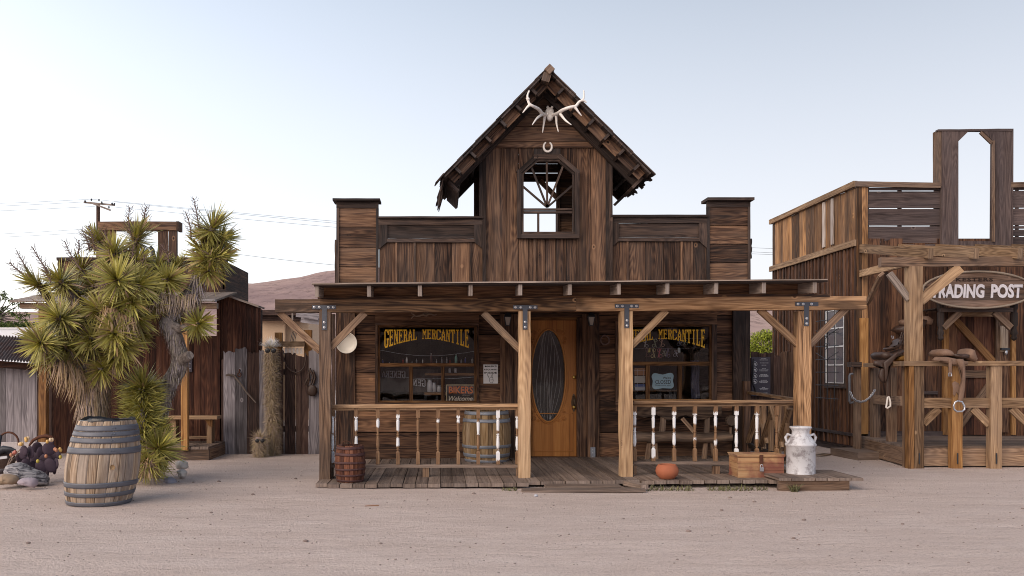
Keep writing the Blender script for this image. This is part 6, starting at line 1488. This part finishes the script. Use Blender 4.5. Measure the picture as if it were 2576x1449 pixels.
for py in (915.6, 930.4, 945.5, 959.6):
    mb = MB(); mb.tube([P(1899+5.4*math.cos(a), py+5.4*math.sin(a), Yg-.053) for a in [2*math.pi*i/16 for i in range(17)]], .005, 4); mb.ell(P(1899+rr(-1, 1), py, Yg-.05), (.018, .004, .014), 8, 5, jit=.3); mb.ell(P(1900, py+1.5, Yg-.05), (.008, .004, .018), 6, 5); mb.build('round_icon', mp_, isg)
mb = MB()
for py, l in ((902, 12), (905, 20), (912.5, 18), (918, 10), (927, 7), (930, 22), (932.5, 20), (941.5, 16), (944.5, 22), (947, 22), (956, 14), (959, 22), (961.5, 20), (974, 8), (977, 20), (980, 18), (988, 14), (991, 18)):
    k = 0; x_ = 1921-l/2
    while x_ < 1921+l/2: w_ = rr(1.5, 4); mb.hb(x_, x_+w_, py, py+1.1, Yg-.053, .002); x_ += w_+.8
mb.build('text_lines', mp_, isg)
mb = MB(); mb.tube([P(1896, 903, Yg-.06), P(1893, 960, Yg-.07), P(1902, 985, Yg-.07), P(1905, 993, Yg-.06)], .012, 6); tag(mb.build('gate_latch', M['iron']), 'long dark iron latch hanging at the alley gate', 'latch')
bu = thing('green_bush', 'sunlit yellow green bush beyond the right alley gate', 'bush', P(1920, 960, 23)); mb = MB()
for q in ((1888, 868), (1900, 852), (1915, 846), (1932, 843), (1946, 850), (1958, 860), (1895, 880), (1915, 875), (1935, 872), (1955, 880), (1880, 885), (1970, 872), (1923, 892), (1945, 896)): leafcloud(mb, P(q[0], q[1], 23), (.22, .25, .17), 330, .07, 0, .026)
for q in ((1900, 855), (1920, 845), (1940, 848)): mb.tube([P(1920, 960, 23), P(*q, 23)], [.03, .01], 5, mi=1)
mb.build('foliage', [M['bushleaf'], M['bark']], bu)
mb = MB(); mb.bar((X(2050, 13.8), 13.7, .015), (X(2088, 13.8), 13.9, .02), .12, .02); tag(mb.build('loose_plank', M['barrel']), 'pale loose plank lying on the ground by the trading post wall', 'plank')
# ================================================================ TRADING POST
tp = thing('trading_post', 'brown board trading post with tall open false front and rope edged oval sign', 'shop', (7.5, 14.1, 0))
Yc = 14.1; Xc = X(2155, Yc); Yb_ = 17.69; RX = X(2760, Yc)
cR = lambda a, b_: (1905.1+a*.3148, 308.6+b_*.3148); cQ = lambda a, b_: (2039.3+a*.3333, 724.5+b_*.3333); cS = lambda a, b_: (2146.6+a*.16666, 831.8+b_*.16666)
ztop, zmid = Z(470, Yc), Z(612, Yc)
mb = MB(); y = Yc+.02; 
white_i = 0
def sideboards(z0, z1, batt, mat, name):
    mb = MB(); y = Yc+.01
    while y < Yb_-.02:
        w_ = rr(.10, .19); w_ = min(w_, Yb_-y); z1_ = z1
        mb.bar((Xc+.012+rr(-.004, .004), y+w_/2, z0), (Xc+.012+rr(-.004, .004), y+w_/2, z1_), .025, w_-.004, up=(0, 1, 0), n=5, jit=.0015)
        if batt: mb.bar((Xc-.012, y, z0), (Xc-.012, y, z1_), .022, .045, up=(0, 1, 0), n=5, jit=.002)
        y += w_
    return mb.build(name, M[mat], tp)
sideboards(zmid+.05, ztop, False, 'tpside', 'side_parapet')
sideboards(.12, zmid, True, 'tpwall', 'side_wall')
mb = MB()
mbl = wood('bleached board', (.25, .19, .15), (.45, .38, .34), (.62, .56, .54), ga=.3, grey=(.4, .37, .4))
for yy in (14.95, 15.28): mb = MB(); mb.bar((Xc-.012, yy, zmid+.1), (Xc-.012, yy, ztop-.02), .02, .09, up=(0, 1, 0), n=4, jit=.002); mb.build('bleached_board', mbl, tp)
mb = MB(); mb.bar((Xc-.03, Yc-.03, ztop+.045), (Xc-.03, Yb_+.02, ztop+.045), .06, .09, n=8, jit=.003); mb.build('side_trim', M['tplight'], tp); mb = MB(); mb.bar((Xc-.035, Yc-.02, zmid+.005), (Xc-.035, Yb_+.03, zmid+.005), .04, .10, n=8, jit=.003); mb.build('side_trim', M['tplight'], tp)
mb = MB(); mb.bar((Xc-.02, Yc+.02, .3), (Xc-.02, Yb_, .3), .03, .05, n=5, jit=.002); mb.box(Xc+.05, Xc+.1, Yc+.03, Yb_, 0, .2, 'y'); mb.build('base_board', M['tpgrey'], tp)
# corner and front wall
mb = MB(); mb.vb(2156, 2168, 470, 1101, Yc-.03, .05, n=6, jit=.002); mb.vb(2168.5, 2183, 470, 800, Yc-.025, .05, n=6, jit=.002); mb.build('corner_board', M['tpside'], tp)
mb = MB(); mb.vb(2163.5, 2184.5, 800, 1092, Yc-.05, .06, n=7, jit=.003); mb.build('orange_board', M['orange'], tp)
mb = MB(); px = 2184
while px < 2760:
    w_ = rr(18, 36)
    if px > 2386 and px < 2516: px = 2516; continue
    if px < 2386 < px+w_: w_ = 2386-px
    mb.vb(px, px+w_-1, 600, 1104, Yc+rr(-.012, .008), .025, n=6, jit=.002); px += w_
mb.vb(2386, 2516, 600, 785, Yc, .025, n=3); mb.build('front_wall', M['tpwall'], tp)
mb = MB(); mb.hb(2184, 2386, 1085, 1101, Yc-.03, .03); mb.hb(2320, 2360, 984, 992, Yc-.04, .04); mb.build('wall_rail', M['tpgrey'], tp)
# parapet
def slats(a, b_, top, ys, gaps):
    mb = MB()
    for i, (y0, y1) in enumerate(zip(ys, ys[1:])): mb.hb(a, b_, y0+1.3, y1-1.3, Yc+rr(-.004, .004), .025, n=5, jit=.001)
    for g0, g1 in gaps: mb.vb(g0, g1, ys[0], ys[-1], Yc+.03, .03)
    return mb.build('parapet_slats', M['tpgrey'], tp)
slats(2184, 2366, 470, [471, 480, 524.2, 568.3, 612.4, 640], [(2183, 2186), (2259.5, 2268.5), (2351, 2366)])
slats(2544, 2760, 470, [471, 478.6, 523.3, 567.4, 576.2, 594.5, 640], [(2540, 2547), (2556, 2563), (2600, 2610)])
mb = MB(); mb.bar(P(2151, 463, Yc-.03), P(2364, 467, Yc-.03), .06, 13*Yc/F, n=6, jit=.002); mb.build('parapet_cap', M['brace'], tp); mb = MB(); mb.bar(P(2541, 466, Yc-.03), P(2760, 462, Yc-.03), .06, 13*Yc/F, n=6, jit=.002); mb.build('parapet_cap', M['brace'], tp)
# tall open frame
def jamb(pts, nm='frame_jamb', mt='tpgrey', dy=0):
    mb = MB(); mb.prism([(X(a, Yc), Z(b_, Yc)) for a, b_ in pts], Yc-.06+dy, Yc+.0+dy, 'z'); mb.build(nm, M[mt], tp)
L_ = 329; jamb([(2364, L_), (2388, L_-1), (2388, 640), (2364, 640)]); jamb([(2388.4, L_-1), (2431, L_-2), (2431, 333), (2406, 357.5), (2406, 640), (2388.4, 640)], dy=.004)
jamb([(2467, L_-2), (2508, L_-3), (2508, 640), (2489, 640), (2491, 356), (2467, 332)]); jamb([(2508.4, L_-3), (2544, L_-3), (2543, 640), (2508.4, 640)], dy=.004)
jamb([(2431.3, L_-2), (2466.7, L_-2), (2466.7, 331.5), (2431.3, 332.5)]); jamb([(2406.3, 608), (2488.7, 608), (2488.7, 640), (2406.3, 640)])
mb = MB(); mb.box(X(2357, Yc)-.0, X(2364, Yc), Yc-.05, Yc+.12, Z(470, Yc), Z(329, Yc), 'z', n=5, jit=.002); mb.build('frame_trim', M['brace'], tp); mb = MB(); mb.box(X(2489, Yc)-.002, X(2494.5, Yc), Yc-.09, Yc-.06, Z(610, Yc), Z(357, Yc), 'z', n=4, jit=.001)
mb.bar(P(2466, 333, Yc-.078), P(2494, 360, Yc-.078), .03, .045); mb.build('frame_trim', M['brace'], tp)
mb = MB(); mb.hb(2360, 2546, 325, 329, Yc-.07, .08, n=6, jit=.002); mb.build('frame_cap', M['tpgrey'], tp)
# back braces so that the frame stands up from any side
for px in (2364, 2542): mb = MB(); mb.bar((X(px, Yc), Yc+.04, Z(490, Yc)), (X(px, Yc), Yc+.42, Z(640, Yc)), .04, .06); mb.build('back_brace', M['brace'], tp)
mb = MB(); mb.box(Xc+.03, RX, Yc+.05, Yb_, Z(640, Yc), Z(636, Yc), 'y'); mb.build('flat_roof', M['tpgrey'], tp)
mb = MB(); mb.box(Xc+.03, RX, Yb_-.05, Yb_, 0, Z(640, Yc), 'x'); mb.box(RX-.05, RX, Yc+.05, Yb_, 0, Z(640, Yc), 'y'); mb.build('rear_wall', M['tpgrey'], tp)
# porch of the trading post
for xx in (6.57, 7.18, 7.77, 8.37, 8.95):
    mb = MB(); mb.bar((xx, 12.0, 2.885), (xx+.04, 14.08, 3.24), .07, .135, n=4, jit=.002); mb.build('porch_rafter', M['tplight'], tp)
mb = MB(); mb.bar(P(2213.6, 659.5, 12.16), P(2760, 657, 12.16), .09, 24*12.12/F, n=9, jit=.003); mb.build('porch_beam', M['brace'], tp)
mb = MB(); mb.bar((6.60, 14.05, 2.84), (6.36, 12.2, 2.79), .06, .11, n=3, jit=.002); mb.build('tie_beam', M['tplight'], tp)
def pb(p0, p1, wd, mt, nm='knee_brace'):
    d = p1-p0; u_ = d.cross(Vector((0, 1, 0))).normalized(); mb = MB(); mb.bar(p0, p1, .045, wd, up=u_, n=4, jit=.002); mb.build(nm, M[mt], tp)
pb(P(2237, 688, 12.14), P(2286, 752, 12.14), .085, 'grey'); pb(P(2415, 673, 12.14), P(2314, 757, 12.14), .135, 'tplight'); pb(P(2217, 690, 13.0), P(2181, 765, 14.0), .09, 'brace')
mb = MB(); mb.bar((X(2300, 12.15), 12.17, .0), (X(2300, 12.15), 12.17, Z(671, 12.15)), 32*12.1/F, .16, up=(0, 1, 0), n=9, jit=.003); mb.build('porch_post', M['tplight'], tp)
# deck
mb = MB(); k = 0; y = 12.2
while y < 14.05:
    xl_ = X(2278, 12.2)+(y-12.2)*(X(2163, 14.1)-X(2278, 12.2))/1.9; mb.box(xl_, RX, y, y+.135, .262, .29, 'x', n=12, jit=.002); y += .14
mb.build('deck', M['deck'], tp)
mb = MB(); mb.box(X(2278, 12.2), RX, 12.14, 12.19, .02, .265, 'x', n=12, jit=.003); mb.bar((X(2278, 12.2)+.0, 12.2, .14), (X(2163, 14.1), 14.05, .14), .04, .24, n=4, jit=.003); mb.build('deck_side', M['brace'], tp)
# railing
for a, b_, Y, yb, mt in ((2325-24, 2325, 11.98, 0, 'tplight'), (2287, 2300.5, 11.97, 0, 'orange'), (2397, 2422, 11.98, 0, 'orange'), (2493.5, 2521, 11.98, 0, 'tplight'), (2613, 2638, 11.98, 0, 'tplight')):
    mb = MB(); mb.bar((X((a+b_)/2, Y), Y+.06, yb), (X((a+b_)/2, Y), Y+.06, Z(921, Y)), (b_-a)*Y/F, .11, up=(0, 1, 0), n=6, jit=.003); po = mb.build('railing_post', M[mt], tp)
    if b_-a > 20:
        mb = MB(); mb.vb((a+b_)/2-1.5, (a+b_)/2+1.5, 1140, 1167, Y-.012, .008); mb.build('iron_strap', M['iron'], po)
for a, b_, Y in ((2192, 2211, 13.75), (2232.5, 2252.5, 12.95), (2274, 2284, 12.2)): mb = MB(); mb.bar((X((a+b_)/2, Y), Y, 0), (X((a+b_)/2, Y), Y, 1.36), (b_-a)*Y/F, .09, up=(0, 1, 0), n=6, jit=.003); mb.build('railing_post', M['brace'], tp)
mb = MB(); mb.bar((X(2270, 12.0), 12.02, Z(914.5, 12)), (RX, 12.02, Z(913, 12)), .12, .065, n=9, jit=.003); mb.build('railing_top', M['tplight'], tp)
mb = MB(); mb.bar((X(2272, 12.1), 12.08, Z(914.5, 12)), (X(2181, 13.9), 13.9, 1.40), .11, .06, n=4, jit=.003); mb.build('railing_top', M['tplight'], tp)
mb = MB(); mb.bar((X(2325, 12.0), 12.04, Z(1013.5, 12)), (X(2494, 12), 12.04, Z(1013.5, 12)), .05, 25*12/F, n=5, jit=.002); mb.bar((X(2521, 12.0), 12.04, Z(1013.5, 12)), (RX, 12.04, Z(1013.5, 12)), .05, 25*12/F, n=5, jit=.002); mb.build('middle_rail', M['tplight'], tp)
mb = MB(); mb.bar((X(2275, 12.2), 12.25, .90), (X(2196, 13.8), 13.8, .87), .05, .13, n=3, jit=.002); mb.build('middle_rail', M['brace'], tp)
for a, b_ in (((2366, 1028), (2327, 1066)), ((2452, 1028), (2493, 1068)), ((2550, 1028), (2590, 1066))):
    p0, p1 = P(*a, 12.0), P(*b_, 12.0); d = p1-p0; mb = MB(); mb.bar(p0+Vector((0, .05, 0)), p1+Vector((0, .05, 0)), .04, .10, up=d.cross(Vector((0, 1, 0))).normalized()); mb.build('railing_brace', M['tplight'], tp)
mb = MB(); mb.prism([(X(2325, 12), Z(1174, 12)), (X(2331, 12), Z(1174, 12)), (X(2331, 12), Z(1137, 12)), (X(2325, 12), Z(1137, 12))], 12.115, 12.125); mb.build('steel_plate', M['hoop'], tp)
# door and its surround
mb = MB(); px = 2388
while px < 2514: mb.vb(px, px+20.5, 790, 1094, Yc+.0, .03, n=4, jit=.001); px += 21
dr = mb.build('door', M['redbrown'], tp)
mb = MB(); Yq = Yc-.025; mb.vb(2373, 2387.5, 820, 1094, Yq-.02, .04, n=3, jit=.002); mb.build('door_jamb', M['orange'], tp); mb = MB(); mb.vb(2546, 2556, 838, 1094, Yq-.02, .04, n=3); mb.build('door_jamb', M['orange'], tp)
def db(p0, p1, wd, mt='orange', nm='door_brace'): 
    a_, b2_ = P(*cQ(*p0), Yq), P(*cQ(*p1), Yq); d = b2_-a_; mb = MB(); mb.bar(a_, b2_, .03, wd*.3333*Yc/F, up=d.cross(Vector((0, 1, 0))).normalized(), n=3, jit=.001); mb.build(nm, M[mt], dr)
db((1075, 225), (1375, 555), 52); db((1045, 650), (1430, 650), 55, 'brace'); db((1345, 735), (1120, 1050), 50, 'brace'); db((1085, 199), (1425, 199), 34, 'tplight', 'top_rail'); db((1410, 215), (1410, 1090), 34, 'brace', 'stile')
mb = MB(); mb.vb(*[cQ(a, 0)[0] for a in (1430, 1492)], *[cQ(0, a)[1] for a in (285, 480)], Yq-.03, .04, n=4, jit=.002); mb.build('bleached_jamb', M['barrel'], tp)
mb = MB(); mb.vb(*[cQ(a, 0)[0] for a in (1430, 1492)], *[cQ(0, a)[1] for a in (481, 1090)], Yq-.02, .04, n=4, jit=.002); mb.build('door_jamb', M['store'], tp)
mb = MB(); mb.bar(P(*cQ(1435, 460), Yq-.07), P(*cQ(1500, 460), Yq-.07), .04, .03); mb.build('door_lock', M['iron'], tp)
mb = MB(); mb.ell(P(*cQ(1475, 487), Yq-.08), (.025, .02, .04), 8, 6); mb.build('padlock', M['steel'], tp)
mb = MB(); mb.hb(*[cQ(a, 0)[0] for a in (985, 1530)], *[cQ(0, a)[1] for a in (148, 180)], 13.5, .08); mb.build('door_canopy', M['trim'], tp)
for a in (983, 1538):
    mb = MB(); x_ = X(cQ(a, 0)[0], 13.55); z_ = Z(cQ(0, 400)[1], 13.55)
    mb.lathe([(0, 0), (.03, .02), (.045, .05), (.03, .08), (.05, .11), (.04, .16), (.03, .2), (.05, .24), (.05, .42), (.035, .45), (.055, .5), (.055, .62), (0, .62)], (x_, 13.56, z_), 10); mb.build('turned_drop', M['trim'], tp)
for a, b_ in (((1000, 300), (1125, 182)), ((1510, 300), (1385, 182))):
    p0, p1 = P(*cQ(*a), 13.54), P(*cQ(*b_), 13.54); d = p1-p0; mb = MB(); mb.bar(p0, p1, .05, .09, up=d.cross(Vector((0, 1, 0))).normalized()); mb.build('corbel', M['brace'], tp)
mb = MB(); mb.box(X(2360, 13.5), X(2560, 13.5), 13.58, 14.08, Z(777, 13.5), Z(774, 13.5), 'x'); mb.build('canopy_board', M['trim'], tp)
# side window with iron grille
y0, y1 = 14.46, 15.13; z0, z1 = 1.11, 2.32; xw = Xc-.045
mb = MB(); mb.box(xw, xw+.03, y0-.06, y1+.06, z0-.08, z0, 'y'); mb.box(xw, xw+.03, y0-.06, y1+.06, z1, z1+.06, 'y'); mb.box(xw, xw+.03, y0-.06, y0, z0, z1, 'z'); mb.box(xw, xw+.03, y1, y1+.06, z0, z1, 'z'); wn = mb.build('window_frame', M['trim'], tp)
mb = MB(); mb.box(xw+.015, xw+.02, y0, y1, z0, z1, 'z'); mb.build('window_glass', flat('dusty dark pane', (.10, .105, .13), .12, .6, 0, .3, 3), wn)
mb = MB()
for q in (0, .5, 1): yy = y0+(y1-y0)*q; mb.box(xw+.0, xw+.012, yy-.012, yy+.012, z0, z1, 'z')
for q in (0, .25, .5, .75, 1): zz = z0+(z1-z0)*q; mb.box(xw+.001, xw+.011, y0, y1, zz-.011, zz+.011, 'y')
mb.build('muntin', M['white'], wn)
mb = MB(); xg = Xc-.16
for k in range(8): zz = z0-.25+k*(z1-z0+.3)/7; mb.tube([(xg, y0-.08, zz), (xg, y1+.12, zz)], .007, 5)
for q in (.1, .5, .9): yy = y0+(y1-y0)*q; mb.tube([(xg, yy, z0-.28), (xg, yy, z1+.05)], .007, 5)
for s_ in (-1, 1):
    for zc_ in (1.72, 1.9): mb.tube([(xg-.01, (y0+y1)/2+s_*(.05+.06*math.cos(a)), zc_+.05*math.sin(a)) for a in [i*.5 for i in range(11)]], .006, 5)
for zz in (1.62, 2.0): mb.tube([(xg, y0-.08, zz), (xg-.02, (y0+y1)/2, zz-.12), (xg, y1+.12, zz)], .006, 5)
mb.build('iron_grille', M['iron'], wn)
# step block
mb = MB(); pts = [(X(2089, 13.95), 13.95), (X(2158, 13.05), 13.05), (X(2217, 13.2), 13.2), (X(2190, 14.0), 14.0)]
for z0_, z1_ in ((.0, .115),):
    top = [Vector((a, b_, z1_)) for a, b_ in pts]; bot = [Vector((a, b_, z0_-.02)) for a, b_ in pts]; mb.face(top, [(p.x, p.y) for p in top], rc())
    for i in range(4): j = (i+1) % 4; L__ = (top[i]-top[j]).length; mb.face([bot[i], bot[j], top[j], top[i]], [(0, 0), (L__, 0), (L__, .12), (0, .12)], rc())
tag(mb.build('step_block', M['deck']), 'low wooden step block at the left end of the trading post deck', 'step')
# hitching post with pipe handle and chain
hp = thing('gate_post', 'capped wooden post with bent pipe handle at the trading post corner', 'post', (X(2156, 13.8), 13.8, 0))
mb = MB(); mb.bar((X(2156, 13.8), 13.8, 0), (X(2156, 13.8), 13.8, Z(922, 13.8)), 14*13.8/F, .1, up=(0, 1, 0), n=6, jit=.003); mb.build('post', M['brace'], hp)
mb = MB(); mb.bar(P(2136, 917, 13.75), P(2162, 917, 13.75), .16, .075); mb.build('cap', M['trim'], hp)
mb = MB(); mb.tube([P(*cQ(*p), 13.66) for p in ((318, 648), (300, 650), (292, 665), (292, 850), (300, 868), (322, 862))], .019, 8); mb.build('pipe_handle', M['hoopd'], hp)
cn = MB(); ctl = [cQ(*p) for p in ((300, 790), (318, 830), (345, 852), (380, 860), (415, 850), (445, 828), (470, 795), (492, 755))]; dense = []
for i in range(len(ctl)-1):
    for k in range(4): u = k/4; dense.append(P(ctl[i][0]*(1-u)+ctl[i+1][0]*u, ctl[i][1]*(1-u)+ctl[i+1][1]*u, 13.62))
for i, p in enumerate(dense[:-1]):
    d = (dense[i+1]-p).normalized(); o1 = Vector((0, 1, 0)) if i % 2 else d.cross(Vector((0, 1, 0))).normalized(); c_ = p
    cn.tube([c_+d*.026*math.cos(a)+o1*.014*math.sin(a) for a in [2*math.pi*k/8 for k in range(9)]], .0055, 4)
tag(cn.build('chain', M['steel']), 'silver chain slung from the pipe handle to the trading post rail', 'chain')
# oval sign
sg = thing('oval_sign', 'oval wooden shop sign edged with rope, white painted capitals', 'sign', P(2461, 775, 13.35))
Ys = 13.35; mb = MB()
zs = [-42, -24, -8, 10, 26, 43]
for a, b_ in zip(zs, zs[1:]):
    pts = []
    for s_, rng in ((1, range(7)), (-1, range(6, -1, -1))):
        for i in rng:
            yy = (a+.4)+(b_-a-.8)*i/6; xx = s_*137*math.sqrt(max(0, 1-(yy/44)**2)); pts.append((X(2461+xx, Ys), Z(729+yy, Ys)))
    mb.prism(pts, Ys+rr(0, .004), Ys+.03, 'x')
mb.build('sign_boards', wood('sign boards', (.06, .035, .025), (.17, .105, .075), (.30, .2, .15), ga=.35, grey=(.2, .17, .16)), sg)
mb = MB(); mb.tube([P(2461+140*math.cos(a), 729+46*math.sin(a), Ys-.01) for a in [2*math.pi*i/80 for i in range(81)]], .016, 6, jit=.15, cap=False); mb.build('rope_edge', M['rope'], sg)
mtx = flat('white sign paint', (.76, .74, .80), .7, .3, 0, .12, 20, dirt=(.25, .2, .18), dirtk=.4, dscale=18, dthr=.62)
for wd, a, b_ in (("TRADING", 2342, 2477), ("POST", 2492, 2573)):
    mb = MB(); textmb(mb, wd, a, b_, 714.5, 750, Ys-.006, .045, .08, wob=.02); mb.build('painted_word', mtx, sg)
mb = MB(); textmb(mb, "KESTERS", 2405, 2498, 698.5, 708, Ys-.006, .02, spacing=1.15); mb.build('carved_word', flat('dark carved letters', (.025, .014, .012), .8), sg)
# saddles ------------------------------------------------------------------
random.seed(231)
def outl(mb, conv, pts, Y0, Y1, inset=.02):
    pp = [P(*conv(*p), (Y0+Y1)/2) for p in pts]; cx0 = sum(p.x for p in pp)/len(pp); cz0 = sum(p.z for p in pp)/len(pp); rows = []
    for q, k in ((Y0, .0), (Y0, .72), (Y0+.15*(Y1-Y0), .93), (Y0+.5*(Y1-Y0), 1), (Y1-.15*(Y1-Y0), .93), (Y1, .72), (Y1, 0)):
        rows.append([Vector((cx0+(p.x-cx0)*k, q, cz0+(p.z-cz0)*k)) for p in pp])
    mb.grid(rows, True)
def sadpart(t, nm, mat, lst, conv=cS):
    for pts, Y0, Y1 in lst: mb = MB(); outl(mb, conv, pts, Y0, Y1); mb.build(nm, mat, t)
s1 = thing('saddle', 'dry tan leather saddle with hanging stirrup astride the front rail', 'saddle', P(*cS(1500, 480), 12.0), 'saddles at the trading post')
TL, DL = M['tanleather'], M['leather']
sadpart(s1, 'cantle', TL, [([(1225, 390), (1215, 330), (1260, 285), (1330, 275), (1390, 300), (1435, 350), (1445, 385), (1380, 392), (1300, 385)], 11.84, 12.2)])
sadpart(s1, 'seat', DL, [([(1400, 345), (1470, 372), (1560, 365), (1620, 348), (1690, 360), (1690, 410), (1600, 428), (1480, 415), (1400, 390)], 11.86, 12.18)])
sadpart(s1, 'swell', TL, [([(1600, 355), (1650, 340), (1665, 280), (1700, 268), (1745, 285), (1760, 350), (1800, 450), (1770, 480), (1690, 440), (1620, 400)], 11.86, 12.18)])
sadpart(s1, 'skirt', TL, [([(1185, 445), (1230, 395), (1400, 395), (1560, 425), (1740, 470), (1720, 520), (1560, 515), (1500, 520), (1440, 500), (1330, 475), (1240, 445), (1210, 462)], 11.82, 11.90), ([(1200, 440), (1400, 400), (1700, 450), (1700, 560), (1400, 540), (1220, 470)], 12.16, 12.22)])
sadpart(s1, 'fender', TL, [([(1555, 425), (1660, 425), (1685, 540), (1692, 700), (1680, 900), (1650, 1085), (1575, 1080), (1600, 900), (1635, 760), (1600, 560)], 11.80, 11.83), ([(1490, 790), (1530, 760), (1600, 800), (1605, 880), (1590, 990), (1560, 930), (1530, 1000), (1500, 960), (1505, 880)], 11.84, 11.86)])
sadpart(s1, 'cinch_strap', TL, [([(1440, 430), (1490, 430), (1485, 680), (1435, 680)], 11.81, 11.825)])
mb = MB(); mb.tube([P(*cS(*p), 11.81) for p in ((1440, 640), (1437, 685), (1485, 685), (1483, 640), (1440, 640))], .006, 5); mb.build('buckle', M['steel'], s1)
mb = MB(); mb.tube([P(*cS(*p), 11.81) for p in ((1575, 1060), (1535, 1080), (1512, 1130), (1520, 1185), (1560, 1220), (1640, 1220), (1678, 1190), (1675, 1140), (1640, 1075), (1580, 1060))], .013, 8); mb.build('stirrup', M['steel'], s1)
s2 = thing('saddle', 'dark cracked leather saddle sagging on the left end of the rail', 'saddle', P(*cS(500, 480), 12.6), 'saddles at the trading post')
sadpart(s2, 'cantle', DL, [([(340, 400), (335, 350), (380, 320), (450, 325), (530, 350), (520, 400), (450, 440), (370, 440)], 12.45, 12.85)])
sadpart(s2, 'seat', DL, [([(430, 400), (520, 350), (600, 320), (700, 280), (720, 310), (650, 380), (560, 440), (450, 450)], 12.5, 12.8)])
sadpart(s2, 'swell', DL, [([(560, 260), (640, 200), (650, 130), (690, 110), (705, 150), (690, 220), (640, 270), (580, 300), (470, 290), (480, 265)], 12.55, 12.75)])
sadpart(s2, 'skirt', DL, [([(310, 460), (400, 445), (560, 430), (600, 440), (560, 560), (540, 700), (480, 790), (420, 780), (375, 700), (395, 600), (420, 540), (300, 520)], 12.40, 12.46)])
sadpart(s2, 'fender', DL, [([(455, 480), (560, 400), (650, 330), (700, 300), (640, 400), (560, 500), (510, 560), (500, 770), (475, 780), (470, 600)], 12.36, 12.39), ([(505, 560), (560, 540), (570, 800), (565, 1010), (510, 1010)], 12.40, 12.42)])
sadpart(s2, 'saddle_pad', flat('ochre felt', (.22, .11, .03), .9, .1, 0, .3, 12), [([(620, 400), (700, 370), (755, 390), (760, 450), (690, 460), (600, 450)], 12.5, 12.8)])
mb = MB(); mb.tube([P(*cS(*p), 12.4) for p in ((520, 1000), (495, 1160), (510, 1172), (560, 1140), (560, 1080), (540, 1000), (520, 1000))], .013, 7); mb.build('stirrup', M['bone'], s2)
s3 = thing('saddle', 'dark saddle hung high on the wall behind the porch post', 'saddle', P(*cQ(690, 440), 13.8), 'saddles at the trading post')
sadpart(s3, 'seat', DL, [([(620, 320), (650, 290), (700, 270), (740, 240), (800, 230), (860, 240), (840, 300), (760, 340), (740, 420), (680, 350)], 13.7, 14.0)], cQ)
sadpart(s3, 'horn', TL, [([(672, 250), (690, 238), (735, 238), (740, 270), (700, 275), (685, 290)], 13.7, 13.85)], cQ)
sadpart(s3, 'skirt', M['tanleather'], [([(830, 215), (870, 212), (912, 240), (900, 280), (860, 285), (835, 260)], 13.75, 13.95)], cQ)
mb = MB()
for dx in (0, 14, 28): mb.tube([P(*cQ(*p), 13.75) for p in ((690+dx, 330), (675+dx, 380), (690+dx, 420), (735, 445+dx*.4))], .012, 6)
mb.tube([P(*cQ(*p), 13.75) for p in ((680, 370), (660, 420), (600, 470), (560, 465))], .02, 6); mb.build('strap', DL, s3)
mb = MB()
for dx in (0, 12): mb.tube([P(*cQ(*p), 13.72) for p in ((608+dx, 360), (616+dx, 383))], .006, 5)
mb.build('buckle', M['steel'], s3)
